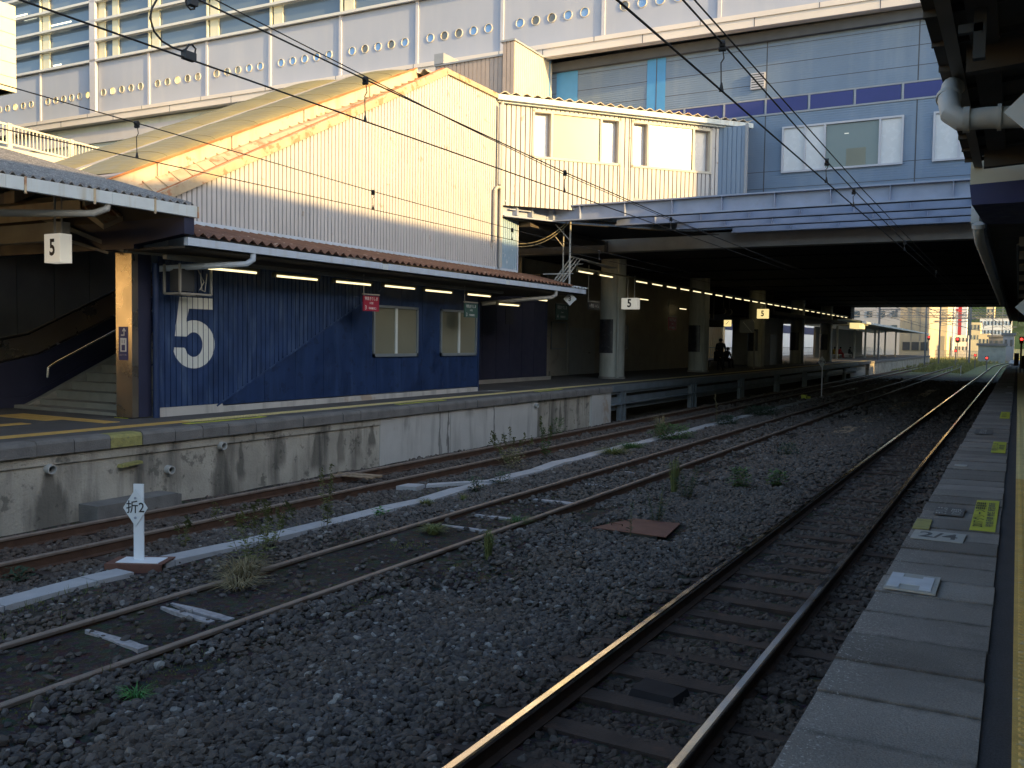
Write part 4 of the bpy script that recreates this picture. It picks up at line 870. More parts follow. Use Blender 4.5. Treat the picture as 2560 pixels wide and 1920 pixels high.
mb = MB(); mb.box(-15.75, -15.18, 26.85, 29.6, 12.60, 12.66); mb.box(-18.5, -15.7, 26.93, 27.45, 12.18, 12.24); mb.box(-18.5, -18.1, 26.9, 28.2, 12.24, 12.6); mb.build('coping', 'grey_trim', ph)

# ================================================================== OVERBRIDGE DECK
dk = thing('overbridge_deck', 'wide dark deck carrying the station over the tracks with pale steel edge girders', 'bridge', (-6, 30, 5.6))
def xl(y): return -12.69+(y-24.9)*(3.85/4.3)     # slanting left ends
for i, y in enumerate((24.9, 26.55, 28.15, 29.7)):
    mb = MB(); x0 = xl(y) if i else -12.69; x1 = -.6
    mb.box(x0, x1, y, y+.02, 6.17, 6.56); mb.box(x0, x1, y-.13, y+.15, 6.13, 6.17); mb.box(x0, x1, y-.13, y+.15, 6.56, 6.60)
    for xx in np.arange(x0+1.0+.3*i, x1, 1.45): mb.box(xx, xx+.016, y-.12, y, 6.17, 6.56)
    mb.build('edge_girder', 'steel_lav', dk)
mb = MB(); a_ = Vector((-13.48, 23.2, 0)); b_ = Vector((-12.69, 24.9, 0)); c_ = Vector((-8.84, 29.2+.5, 0))
for (p, q, z0, z1, w) in ((a_, b_, 6.17, 6.56, .02), (a_, b_, 6.13, 6.17, .3), (a_, b_, 6.56, 6.60, .3)): mb.bar((p.x, p.y, (z0+z1)/2), (q.x, q.y, (z0+z1)/2), w, z1-z0)
for f_ in (.25, .55): 
    p = a_.lerp(b_, f_); mb.bar((p.x+.06, p.y-.03, 6.19), (p.x+.06, p.y-.03, 6.54), .11, .14)
mb.bar((b_.x, b_.y-.02, 6.17), (b_.x, b_.y-.02, 6.56), .2, .24); mb.bar((-13.4, 23.4, 6.36), (-13.05, 24.1, 6.36), .25, .03)
mb.build('corner_girder', 'steel_lav', dk)
mb = MB()
for zz in np.linspace(6.22, 6.52, 6):
    for s_ in (-.07, .0, .07): mb.disc((b_.x+s_-.12, b_.y-.16+s_*-.5, zz), (.3, -1, 0), .014, .02, 8)
mb.build('bolt', 'steel_lav', dk)
mb = MB(); mb.add([(a_.x, a_.y, 6.10), (b_.x, b_.y, 6.10), (c_.x, c_.y, 6.10), (-24, 29.7, 6.1), (-24, 23.2, 6.1), (a_.x, a_.y, 6.125), (b_.x, b_.y, 6.125), (c_.x, c_.y, 6.125), (-24, 29.7, 6.125), (-24, 23.2, 6.125)], [(0, 1, 2, 3, 4), (5, 6, 7, 8, 9), (0, 5, 6, 1), (1, 6, 7, 2)]); mb.build('passage_floor', 'deck_soffit', dk)
mb = MB(); mb.box(-26, 6, 30.1, 30.6, 5.70, 6.22); mb.build('concrete_beam', 'concrete', dk)
for xx in (-13.15,): 
    mb = MB(); mb.box(xx, xx+.12, 30.05, 30.1, 5.70, 6.1); mb.build('beam_rib', 'concrete_dark', dk)
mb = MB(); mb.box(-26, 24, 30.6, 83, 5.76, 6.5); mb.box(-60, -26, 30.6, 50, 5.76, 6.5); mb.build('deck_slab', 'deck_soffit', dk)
mb = MB()
for y in np.arange(34, 83, 6.0): mb.box(-26, 20, y, y+.4, 5.55 if False else 5.70, 5.76)
mb.box(-14.2, -12.6, 81.5, 83.5, 4.75, 5.76); mb.box(-22, -14, 82.0, 83.5, 4.6, 5.76)
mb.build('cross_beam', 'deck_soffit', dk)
# left part of the underside over the platform
mb = MB(); mb.box(-19.4, -13.1, 24.3, 30.0, 5.95, 6.09); mb.build('soffit_panel', 'canopy_under', dk)
# dark frontage under the deck
fr_ = thing('platform_wall', 'dark brown wall with a door beneath the deck on the far platform', 'wall', (-17, 38, 1.0))
mb = MB(); mb.box(-17.3, -17.0, 31, 53, 1.0, 5.7); mb.box(-26, -17.0, 30.9, 31.1, 1.0, 6.1); mb.build('wall_face', 'brown_wall', fr_)
mb = MB(); mb.box(-17.0, -16.97, 35.1, 37.9, 1.0, 3.05); mb.box(-16.97, -16.955, 36.5, 36.53, 1.0, 3.0); dr = mb.build('door', 'door_grey', fr_)
mb = MB(); mb.tube([(-16.93, 37.25, 1.95), (-16.9, 37.25, 1.95), (-16.9, 37.05, 1.95)], .02, 6); mb.build('door_handle', 'chrome', dr)
mb = MB(); mb.box(-16.98, -16.9, 33.3, 34.9, 1.0, 1.2); mb.box(-16.98, -16.9, 35.0, 35.1, 1.0, 3.2); mb.build('wall_trim', 'brown_wall', fr_)
def framed(x, y0, y1, z0, z1, lab, m_face='brown_wall', w=.04, name='notice_board', cat='notice board'):
    t_ = thing(name, lab, cat, (x, (y0+y1)/2, z0)); mb = MB(); mb.box(x-.01, x+.01, y0, y1, z0, z1); mb.build('board', m_face, t_)
    mb = MB(); mb.box(x, x+.03, y0, y1, z0, z0+w); mb.box(x, x+.03, y0, y1, z1-w, z1); mb.box(x, x+.03, y0, y0+w, z0, z1); mb.box(x, x+.03, y1-w, y1, z0, z1); mb.build('frame', 'alu_frame', t_); return t_
framed(-16.95, 33.4, 34.85, 2.12, 3.27, 'large blank framed board on the brown wall left of the grey door')
framed(-16.6, 39.2, 41.0, 2.1, 3.27, 'dark framed board half hidden behind the first round column', 'poster_grey')

mb = MB(); mb.box(-26.3, -26, 31, 58, 1.0, 5.76); mb.build('side_wall', 'brown_wall', dk)  # added wall that keeps side light out from under the deck
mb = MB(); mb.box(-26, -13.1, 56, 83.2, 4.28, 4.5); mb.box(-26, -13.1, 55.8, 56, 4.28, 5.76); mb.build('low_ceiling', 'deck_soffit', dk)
ls = thing('lift_shaft', 'dark boxy lift shaft on the far platform between the third and fourth columns', 'lift shaft', (-16, 66, 1.0))
mb = MB(); mb.box(-17.2, -15.0, 61.5, 67.0, 1.0, 4.28); mb.build('shaft_wall', 'brown_wall', ls); mb = MB(); mb.box(-14.99, -14.96, 63, 65, 1.0, 3.1); mb.build('door', 'door_grey', ls)
# round columns
def column(x, y, lab, poster=True, r=.50, panel=True):
    t_ = thing('round_column', lab, 'column', (x, y, 1.0), 'round columns under the deck')
    mb = MB(); mb.cyl(x, y, 1.0, 5.72, r, 40); mb.build('shaft', 'column_paint', t_, smooth=True)
    mb = MB(); mb.cyl(x, y, 1.0, 1.09, r+.04, 40); mb.build('base_ring', 'concrete', t_, smooth=True)
    mb = MB(); mb.tube([(x+.40, y-.42, 1.05), (x+.40, y-.42, 5.7)], .05, 10); mb.tube([(x+.42, y-.36, 1.05), (x+.42, y-.36, 5.7)], .03, 8)
    for z in (1.5, 2.9, 4.0): mb.ring((x+.40, y-.42, z), (0, 0, 1), .05, .062, .05, 12)
    mb.build('downpipe', 'column_paint', t_, smooth=True)
    if poster:
        mb = MB(); n_ = 16; vs_ = []
        for k_ in range(n_+1):
            a_ = R(200+k_*95/n_)
            vs_ += [(x+(r+.02)*math.cos(a_), y+(r+.02)*math.sin(a_), 2.02), (x+(r+.02)*math.cos(a_), y+(r+.02)*math.sin(a_), 3.35)]
        mb.add(vs_, [(2*k_, 2*k_+2, 2*k_+3, 2*k_+1) for k_ in range(n_)]); mb.build('poster_panel', 'poster_grey', t_, smooth=True)
    return t_
column(-14.1, 33.2, 'pale round column with dark wrapped poster, nearest under the deck')
column(-14.1, 44.3, 'second round column with dark poster, left of the standing person')
column(-14.1, 55.8, 'third round column behind the platform mirror')
column(-14.3, 68.5, 'fourth wide column with dark panel, darker than the others')
column(-14.3, 80.0, 'fifth column far under the deck, almost black')
for i_, (x, y) in enumerate(((-16.2, 76), (-16.4, 90), (-16.4, 98), (-15.6, 104), (-15.6, 112), (-15.6, 120), (-15.6, 130), (-15.6, 142))):
    mb = MB(); mb.box(x-.10, x+.10, y-.1, y+.1, 1.0, 4.45); 
    tag(mb.build('canopy_post', 'column_paint' if y > 84 else 'concrete_dark'), 'slim post of the far platform roof beyond the deck', 'post', 'posts of the far platform roof')

# ------------------------------------------------------------------ tube lights
tl = thing('tube_light', 'glowing tube light', 'tube light', (0, 0, 0), 'tube lights along the far platform')
mb = MB(); mb.tube([(.0, -.60, 0), (.0, .60, 0)], .021, 8); mb.build('tube', 'tube_light', tl, smooth=True)
mb = MB(); mb.box(-.045, .045, -.64, .66, .03, .075); mb.box(-.03, .03, -.68, -.60, -.03, .04); mb.box(-.03, .03, .60, .64, -.03, .04); mb.build('housing', 'fitting', tl)
near = [(-12.80, 12.08, 3.70), (-12.80, 13.80, 3.68), (-12.80, 15.57, 3.68), (-12.80, 17.27, 3.69), (-12.80, 18.90, 3.68), (-12.80, 20.85, 3.68), (-12.80, 22.5, 3.49), (-12.80, 24.3, 3.72)]
nl = ['first tube light from the left, right of the monitor cage', 'second tube light from the left under the awning', 'third tube light from the left under the awning', 'fourth tube light, above and right of the red hanging sign', 'fifth tube light, above the second blue-wall window', 'sixth tube light, left of the dark blue recess', 'lower tube light hanging over the dark blue wall', 'last tube light under the awning end']
tt = tree_of(tl)
for i_, (p, lab) in enumerate(zip(near, nl)):
    if i_ == 0: tl.location = p; tl['label'] = lab
    else: copy_tree(tl, p, lab, tree=tt)
y_ = 27.7; i_ = 0
while y_ < 83:
    if i_ not in (2,):
        copy_tree(tl, (-12.80, y_, 4.79), 'small glowing tube light in the long row under the dark deck', tree=tt)
    y_ += 1.72+(.0 if i_ < 20 else .3); i_ += 1
mb = MB(); mb.box(-12.83, -12.77, 27.0, 82, 4.88, 4.93); tag(mb.build('lamp_rail', 'fitting'), 'thin dark rail carrying the row of tube lights under the deck', 'lamp rail')
for p, lab in (((-16.4, 42.5, 4.6), 'tube light deeper in the dark, left of the second column'), ((-17.5, 52, 4.3), 'tube light above the departure board'), ((-16.4, 48.5, 4.35), 'tube light behind the second column')): copy_tree(tl, p, lab, tree=tt)

# ------------------------------------------------------------------ signs on the far platform
def boxsign(x, y, z0, w, h, d, txt, lab, face='sign_white', size=.3, hang=None, side='sign_white'):
    t_ = thing('platform_number_sign', lab, 'sign', (x, y, z0), 'hanging platform 5 signs')
    mb = MB(); mb.box(x, x+w, y, y+d, z0, z0+h); bo = mb.build('sign_box', face, t_)
    mb = MB(); mb.box(x+w+.001, x+w+.004, y+.006, y+d-.006, z0+.006, z0+h-.006); mb.build('side_face', face, t_)
    text_mb(txt, size, (x+w*.52, y-.001, z0+h*.5), (1, 0, 0), (0, 0, 1), .003, bold=size*.03, sx=.85).build('numeral', 'ink', bo)
    mb = MB()
    if hang:
        mb.tube([(x+w*.3, y+d/2, z0+h), (x+w*.3, y+d/2, hang)], .02, 6); mb.tube([(x+w*.75, y+d/2, z0+h), (x+w*.75, y+d/2, hang)], .014, 6)
    mb.build('hanger', 'dark_clad', t_)
    return t_
boxsign(-13.76, 9.0, 3.62, .40, .46, .21, '5', 'white box sign with black 5 hanging under the left platform roof', 'sign_white_lit', .36, 4.9)
boxsign(-13.25, 32.0, 3.72, .62, .42, .32, '5', 'white lit box sign with black 5 right of the first round column', 'sign_white_lit', .42, 5.0)
boxsign(-13.4, 53.0, 3.95, .62, .55, .3, '5', 'warm lit box sign with black 5 on the third column', 'sign_warm_lit', .45, 5.0)
def hangsign(y0, z0, w, h, col_, lines, lab, x=-12.8, hang=3.9, tcol='sign_text'):
    t_ = thing('boarding_sign', lab, 'sign', (x, y0, z0), 'boarding point signs of the far platform')
    mb = MB(); mb.box(x-.012, x+.012, y0, y0+w, z0, z0+h); pl = mb.build('sign_panel', col_, t_)
    mb = MB(); mb.box(x-.02, x+.02, y0-.02, y0+w+.02, z0+h+.02, z0+h+.05); mb.tube([(x, y0+.02, z0+h), (x, y0+.02, hang)], .01, 6); mb.build('hanger', 'dark_clad', t_)
    for (tx, sz, dz, dy) in lines: text_mb(tx, sz, (x+.013, y0+w*.5+dy, z0+dz), (0, 1, 0), (0, 0, 1), .002, bold=sz*.012, sx=.92).build('lettering', tcol, pl)
    return t_
KI = lambda top, n: [(top, .105, .27, .0), ('Green', .05, .19, 0), (n, .14, .065, -.19), ('号車 乗車口', .06, .055, .06)]
hangsign(15.92, 3.09, .56, .34, 'sign_red', [('特急きりしま', .085, .275, 0), ('5号車', .06, .175, 0), ('3', .13, .07, -.2), ('号車乗車口', .06, .06, .04)], 'red hanging boarding sign left of the first blue-wall window')
hangsign(20.13, 3.07, .66, .37, 'sign_green', [('特急きりしま', .09, .29, 0), ('4号車', .06, .185, 0), ('3', .13, .07, -.22), ('号車乗車口', .06, .06, .04)], 'dark green hanging boarding sign over the second blue-wall window')
hangsign(31.9, 3.32, 1.15, .62, 'sign_green', [('特急きりしま', .16, .48, 0), ('Green', .09, .30, 0), ('4', .22, .12, -.40), ('号車乗車口', .1, .11, .06)], 'dark green sign on the brown wall left of the framed board', x=-16.0, hang=4.0)
hangsign(40.0, 3.05, 1.1, .60, 'sign_red', [('特急きりしま', .16, .48, 0), ('Green', .09, .3, 0), ('4', .2, .12, -.35), ('号車乗車口', .1, .11, .06)], 'red hanging sign in the dark between the first two columns', x=-14.2, hang=5.0)
hangsign(29.5, 3.62, 1.02, .27, 'sign_black', [('←階段 トイレ', .15, .13, 0)], 'black hanging sign with white arrow left of the first column', x=-13.5, hang=5.2)
t_ = thing('diamond_sign', 'white diamond plate with black 3 hanging at the awning end', 'sign', (-12.2, 25.3, 3.6))
mb = MB(); ux = Vector((.9, .436, 0)).normalized(); nn = Vector((.436, -.9, 0)).normalized(); c = Vector((-12.25, 25.4, 3.79)); r = .21
pts = [c+Vector((0, 0, r)), c+ux*r, c-Vector((0, 0, r)), c-ux*r]; mb.add(pts+[q-nn*.01 for q in pts], [(0, 1, 2, 3), (7, 6, 5, 4), (0, 4, 5, 1), (1, 5, 6, 2), (2, 6, 7, 3), (3, 7, 4, 0)]); pl = mb.build('diamond_plate', 'sign_white', t_)
text_mb('3', .22, c, ux, (0, 0, 1), .003, bold=.006, sx=.9).build('numeral', 'ink', pl)
mb = MB(); mb.tube([(-12.3, 25.45, 4.0), (-12.3, 25.45, 6.6)], .03, 8); mb.tube([(-12.9, 26.2, 4.3), (-12.9, 26.2, 6.1)], .022, 8); mb.tube([(-12.3, 25.45, 5.6), (-12.85, 25.1, 6.3)], .018, 6); mb.tube([(-12.9, 26.2, 5.5), (-13.3, 25.9, 6.1)], .016, 6); mb.tube([(-13.2, 25.4, 4.58), (-12.3, 25.45, 4.58)], .02, 6); mb.build('hanger_pole', 'pvc', t_)
t_ = thing('conduit_bundle', 'bundle of pale conduits climbing from the awning to the deck', 'conduit', (-12.6, 26, 4.2))
for q in range(4):
    o_ = q*.11; mb = MB(); mb.tube([(-12.55-o_, 24.4, 3.95), (-12.5-o_, 24.9, 4.0), (-12.75-o_, 27.2, 5.2+.03*q), (-12.85-o_, 30.5, 5.15)], .025, 6); mb.build('conduit', 'pvc', t_, smooth=True)
mb = MB(); 
for f_ in (.2, .5, .8): y = 24.9+2.3*f_; z = 4.0+1.2*f_; mb.bar((-12.45, y, z+.03), (-12.95, y, z+.03), .04, .02)
mb.build('clamp', 'pvc', t_)
t_ = thing('loose_cable', 'two slack pale cables curving under the corner of the deck', 'cable', (-13, 24.6, 5.5))
for q in range(2):
    mb = MB(); pts = [(-13.5+1.3*f_, 24.3+.9*f_, 5.35+q*.09+.8*f_**2.2) for f_ in np.linspace(0, 1, 9)]; mb.tube(pts, .014, 6); mb.build('strand', 'straw', t_, smooth=True)
# departure board, clock, mirror
t_ = thing('departure_board', 'dark departure board hanging above the standing person', 'departure board', (-15, 50, 3.4))
x0, _, z1 = at(1752, 800, 50); x1, _, z0 = at(1812, 818, 50)
mb = MB(); mb.box(x0, x1, 50, 50.3, z0, z1); mb.build('board', 'sign_black', t_); mb = MB(); mb.tube([((x0+x1)/2, 50.1, z1), ((x0+x1)/2, 50.1, 5.7)], .03, 6); mb.build('hanger', 'sign_black', t_)
x0, _, z1 = at(1810, 800, 49.5); x1, _, z0 = at(1826, 816, 49.5)
t_ = thing('platform_clock', 'square glowing yellow platform clock beside the departure board', 'clock', (x0, 49.5, z0))
mb = MB(); mb.box(x0, x1, 49.5, 49.7, z0, z1); mb.build('clock_face', 'sign_warm_lit', t_)
cx_, cz_ = (x0+x1)/2, (z0+z1)/2
mb = MB(); mb.bar((cx_, 49.49, cz_), (cx_+.08, 49.49, cz_+.10), .02, .01, up=(0, 1, 0)); mb.bar((cx_, 49.49, cz_), (cx_-.08, 49.49, cz_-.06), .025, .01, up=(0, 1, 0)); mb.build('clock_hand', 'ink', t_)
for px_, py_, lab in ((1808, 778, 'left of two dark round lamps above the clock'), (1823, 780, 'right of two dark round lamps above the clock')):
    x, _, z = at(px_, py_, 49); mb = MB(); mb.disc((x, 49, z), (0, 1, 0), .16, .14, 18); mb.tube([(x, 49, z), (x, 49, 5.7)], .02, 6); tag(mb.build('hanging_lamp', 'sign_black'), lab, 'lamp')
t_ = thing('platform_mirror', 'tilted rectangular mirror hood on a post at the third column', 'mirror', (-13, 52, 2.9))
a0 = at(1850, 800, 52); a1 = at(1885, 798, 52); a2 = at(1886, 832, 52); a3 = at(1850, 832, 52)
mb = MB(); mb.add([a0, a1, a2, a3]+[(p[0]-.1, p[1]+.35, p[2]) for p in (a0, a1, a2, a3)], [(0, 1, 2, 3), (7, 6, 5, 4), (0, 4, 5, 1), (1, 5, 6, 2), (2, 6, 7, 3), (3, 7, 4, 0)]); mb.build('hood', 'grey_trim', t_)
mb = MB(); mb.bar(at(1858, 805, 51.9), at(1880, 831, 51.9), .04, .03); mb.bar(at(1881, 797, 51.9), at(1887, 806, 51.9), .04, .03); mb.build('rim', 'white_paint', t_)
mb = MB(); p = at(1883, 930, 52); mb.tube([(p[0], 52.1, 1.0), (p[0], 52.1, 3.2)], .05, 8); mb.build('post', 'grey_beam', t_)

# ================================================================== LEFT CANOPY
lc = thing('platform_roof', 'corrugated grey slate platform roof with a white gutter at the left edge', 'platform roof', (-16, 4, 1.0))
corr(-9, 10.50, -12.02, 4.66, -18.0, 6.22, .145, .028, 'slate_roof', 'roof_sheet', lc, thick=.02, step=8, wave='sin')
corr(-9, 10.50, -24.0, 4.66, -18.0, 6.22, .145, .028, 'slate_roof', 'roof_sheet', lc, thick=.02, step=2, wave='sin')
mb = MB(); y_ = -9
while y_ < 10.5: mb.box(-12.0, -11.9, y_, min(y_+1.62, 10.53), 4.43, 4.61); y_ += 1.625
mb.build('gutter', 'white_gutter', lc)
mb = MB()
for y_ in np.arange(-8.4, 10.4, 1.06): mb.box(-11.905, -11.885, y_, y_+.03, 4.39, 4.62)
mb.box(-11.905, -11.89, 10.47, 10.50, 4.42, 4.61); mb.build('gutter_bracket', 'cream_rust', lc)
mb = MB(); mb.tube([(-11.98, 8.85, 4.44), (-11.98, 8.83, 4.36), (-12.1, 8.7, 4.28), (-13.0, 7.6, 4.20), (-14.5, 6.2, 4.12)], .055, 10); mb.build('drain_elbow', 'pvc', lc, smooth=True)
for y_ in (-6, -2, 2, 6): 
    mb = MB(); mb.box(-19.4, -12.1, y_, y_+.15, 4.05, 4.3); mb.build('rafter', 'grey_beam', lc)
mb = MB(); mb.box(-19.4, -13.2, 10.25, 10.45, 3.95, 4.42); mb.hexa([(-13.2, 10.25, 4.02), (-11.95, 10.25, 4.15), (-11.95, 10.45, 4.15), (-13.2, 10.45, 4.02)], [(-13.2, 10.25, 4.42), (-11.95, 10.25, 4.42), (-11.95, 10.45, 4.42), (-13.2, 10.45, 4.42)]); mb.build('end_beam', 'navy_clad', lc)
mb = MB(); mb.prism([(-11.97, 4.36), (-11.97, 4.60), (-18, 6.16), (-19.4, 5.8), (-19.4, 4.3)], 'y', 10.28, 10.36); mb.build('end_board', 'canopy_under', lc)
mb = MB(); mb.bar((-15.6, 10.1, 4.6), (-13.55, 10.35, 3.93), .08, .07); mb.bar((-15.4, 10.0, 4.3), (-13.9, 10.3, 3.9), .06, .05); mb.bar((-13.55, 10.35, 3.93), (-12.85, 12.5, 3.88), .07, .06); mb.build('brace', 'grey_beam', lc)
mb = MB(); mb.box(-17.5, -13.6, 9.2, 9.35, 4.0, 4.3); mb.build('rafter', 'grey_beam', lc)
for x_, y_ in ((-15.2, -2), (-15.2, 3.0)): 
    mb = MB(); mb.box(x_-.12, x_+.12, y_-.12, y_+.12, 1.0, 4.3); mb.build('post', 'grey_beam', lc)
ob_ = thing('pier_reflection_building', 'added unseen cream building behind the far platform, mirrored orange in the pier', 'building', (-40, -10, 0))
mb = MB(); mb.box(-46, -40, -45, 8, -.2, 11); mb.build('wall', 'far_yellow', ob_); mb = MB(); mb.box(-39.99, -39.9, -45, 8, 2.6, 3.2); mb.box(-39.99, -39.9, -45, 8, 6, 7.2); mb.build('window_band', 'glass_dark', ob_)  # added out of view so the stainless pier mirrors something sunlit
# fence and parapet behind the roof
fn = thing('roof_fence', 'cream vertical bar fence on the wall behind the left platform roof', 'fence', (-19, 12, 6.3))
for (y0, y1) in ((-2, 16.0),):
    for y_ in np.arange(y0, y1, .12): pass
zf = lambda y: 6.93-(y-11.5)*.04
mb = MB(); mb.bar((-19, -2, zf(-2)), (-19, 15.5, zf(15.5)), .04, .04); mb.bar((-19, -2, zf(-2)-.40), (-19, 15.5, zf(15.5)-.40), .04, .04); mb.build('rail', 'yellow_siding', fn)
mb = MB()
for y_ in np.arange(-2, 15.5, .085): mb.bar((-19, y_, zf(y_)-.42), (-19, y_, zf(y_)), .022, .022)
mb.build('bars', 'yellow_siding', fn)
for y_ in np.arange(-1.4, 15.5, 1.45): mb = MB(); mb.bar((-18.98, y_, zf(y_)-.5), (-18.98, y_, zf(y_)+.03), .09, .06); mb.build('post', 'yellow_siding', fn)
mb = MB(); mb.box(-19.6, -18.9, -4, 15.6, 5.6, 6.42); tag(mb.build('parapet', 'yellow_siding'), 'cream parapet wall under the bar fence', 'parapet')
yb = thing('yellow_tower', 'pale yellow panelled box tower at the left edge of the picture', 'tower', (-41.2, 21.5, 1))
mb = MB()
for q in range(6): z = 12.95+q*.62; mb.box(-46, -38.55, 19.0, 24.0, z, z+.60)
mb.box(-45.9, -38.65, 19.1, 23.9, 12.95, 16.6); mb.build('panelled_box', 'yellow_box', yb)
mb = MB(); mb.box(-45.9, -38.9, 19.3, 22.9, 4, 12.95); mb.build('shaft', 'cream_wall', yb)

# ================================================================== STATION BUILDING OVER THE TRACKS
FY = 30.0
sb = thing('station_building', 'blue-grey ribbed station front with windows and a dark purple band above the deck', 'building', (-8, 30, 6.3))
mb = MB(); mb.box(-17, 24, FY, FY+.3, 6.3, 12.4)
# ribbed siding: fine horizontal boards
z = 6.4
while z < 12.3:
    skip = (9.93 < z < 10.50)
    if not skip: mb.box(-16.9, 24, FY-.012, FY, z, z+.062)
    z += .075
mb.build('ribbed_wall', 'greyblue_panel', sb)
mb = MB()
for z_ in (7.0, 7.55, 8.1, 10.95, 11.55, 12.13): mb.box(-16.9, 24, FY-.016, FY-.003, z_, z_+.02)
for x_ in (-7.5, -2.95, 1.7, 6): mb.box(x_, x_+.035, FY-.017, FY-.003, 6.4, 12.3)
mb.build('joint_line', 'joint_dark', sb)
mb = MB(); x_ = -13.0+.0
while x_ < 8:
    mb.box(x_+.03, x_+1.32, FY-.03, FY-.018, 9.99, 10.44); x_ += 1.38
mb.build('purple_band', 'purple_strip', sb)
mb = MB(); mb.box(-16.9, 24, FY-.04, FY-.014, 9.93, 9.985); mb.box(-16.9, 24, FY-.04, FY-.014, 10.45, 10.50); x_ = -13.0
while x_ < 8: mb.box(x_-.03, x_+.03, FY-.045, FY-.014, 9.985, 10.45); x_ += 1.38
mb.build('band_frame', 'grey_trim', sb)
for xa, xb in ((-15.15, -14.3), (-11.62, -10.95)): mb = MB(); mb.box(xa, xb, FY-.03, FY-.018, 9.0, 12.3); mb.build('blue_stripe', 'sky_blue', sb)
mb = MB(); mb.box(-11.29, -11.26, FY-.036, FY-.031, 9.0, 12.3); mb.build('joint_line', 'joint_dark', sb)
for (x0, x1, dv) in ((-6.92, -3.28, (-6.20, -5.55, -3.98)), (-2.46, 1.2, (-1.75, -1.1, .5))):
    z0, z1 = 8.02, 9.50; w = .06
    gl = MB(); gl.box(dv[1], dv[2], FY-.02, FY-.014, z0+w, z1-w); wo = gl.build('window', 'glass_green', sb)
    fr = MB(); fr.box(x0, x1, FY-.09, FY-.013, z0, z0+w); fr.box(x0, x1, FY-.09, FY-.013, z1-w, z1)
    for xx in (x0, dv[0]-w/2, dv[1]-w, dv[2], x1-w): fr.box(xx, xx+w, FY-.09, FY-.013, z0+w, z1-w)
    fr.build('frame', 'lav_trim', wo)
    for p0_, p1_ in ((x0+w, dv[0]-.03), (dv[0]+.03, dv[1]-w), (dv[2], x1-w)): sp2 = MB(); sp2.box(p0_, p1_, FY-.03, FY-.014, z0+w, z1-w); sp2.build('side_pane', 'pale_pane', wo)
    wp = MB(); wp.box(dv[1]+.62, dv[1]+1.20, FY-.024, FY-.0205, z0+w+.02, z0+.62); wp.build('posted_sheet', 'glass_green' if False else 'blind', wo)
    wl = MB(); wl.box(dv[1]+.55, dv[1]+.68, FY-.024, FY-.0205, z0+1.08, z0+1.11); wl.build('inner_lamp', 'sign_white_lit', wo)
t_ = MB(); t_.box(-7.98, -7.52, FY-.10, FY-.016, 10.82, 11.34); vent = t_.build('wall_vent', 'lav_trim', sb)
t_ = MB()
for q in range(6): t_.box(-7.95, -7.55, FY-.108, FY-.101, 10.87+q*.08, 10.90+q*.08)
t_.build('slat', 'joint_dark', vent)
mb = MB(); mb.box(-17.2, -16.9, FY-.05, 50, 6.3, 12.4); mb.box(-26, -17.2, FY+.6, 50, 9, 12.4); mb.build('side_wall', 'greyblue_panel', sb)

mb = MB(); mb.box(-16.9, 24, FY-.2, FY+.02, 12.3, 12.62); mb.build('soffit_strip', 'joint_dark', sb)
mb = MB(); mb.box(-17, 24, FY+.3, 82, 6.5, 12.6); mb.build('building_body', 'greyblue_panel', sb)

# upper hall with portholes, turned by 2 degrees
uh = thing('upper_hall', 'pale lavender upper hall with rows of round portholes and a glazed louvred storey', 'building', (-20, 29.6, 12.6))
K = .035
fy = lambda x, o=0: 29.6+(x+8)*K-o
def fbox(mb, x0, x1, z0, z1, o0, o1, mi=0):
    return mb.hexa([(x0, fy(x0, o1), z0), (x1, fy(x1, o1), z0), (x1, fy(x1, o0), z0), (x0, fy(x0, o0), z0)], [(x0, fy(x0, o1), z1), (x1, fy(x1, o1), z1), (x1, fy(x1, o0), z1), (x0, fy(x0, o0), z1)], mi)
seams = [-63, -59.2, -55.4, -51.6, -47.5, -43.44, -39.35, -35.66, -31.98, -28.29, -24.54, -20.81, -17.06, -13.05, -8.96, -5.0, -1.1, 2.8, 6.7, 10.6]
bodyZ = 30
# panels with real round holes
def panel_with_holes(x0, x1, z0, z1, holes, r, mb):
    n_ = 24; zm = holes[0][1] if holes else (z0+z1)/2
    if not holes: fbox(mb, x0, x1, z0, z1, 0, .04); return
    cs = sorted(holes); hw = .31; xs_ = [x0]+[c[0]-hw for c in cs[:1]]
    fbox(mb, x0, x1, z0, zm-hw, 0, .04); fbox(mb, x0, x1, zm+hw, z1, 0, .04)
    fbox(mb, x0, cs[0][0]-hw, zm-hw, zm+hw, 0, .04); fbox(mb, cs[-1][0]+hw, x1, zm-hw, zm+hw, 0, .04)
    for a_, b_ in zip(cs[:-1], cs[1:]):
        if b_[0]-a_[0] > 2*hw+.001: fbox(mb, a_[0]+hw, b_[0]-hw, zm-hw, zm+hw, 0, .04)
    for (cx, cz) in cs:
        w2 = hw
        sq = []; ci = []
        for k_ in range(n_):
            a_ = 2*math.pi*k_/n_; ca, sa = math.cos(a_), math.sin(a_); m_ = max(abs(ca), abs(sa)); X = cx+w2*ca/m_; Z = cz+w2*sa/m_
            sq.append((X, fy(X, .04), Z)); X = cx+r*ca; ci.append((X, fy(X, .04), cz+r*sa))
        bk = [(p[0], p[1]+.14, p[2]) for p in ci]
        mb.add(sq+ci+bk, [(k_, (k_+1) % n_, n_+(k_+1) % n_, n_+k_) for k_ in range(n_)]+[(n_+k_, n_+(k_+1) % n_, 2*n_+(k_+1) % n_, 2*n_+k_) for k_ in range(n_)])
mb = MB(); fbox(mb, -66, -17.0, 6.6, 12.62, -.5, -.1); mb.build('recessed_wall', 'greenish_wall', uh)
mb = MB(); fbox(mb, -66, -17.0, 11.75, 12.3, -.1, .0); mb.build('white_band', 'lav_trim', uh)
pm = MB(); ports = []
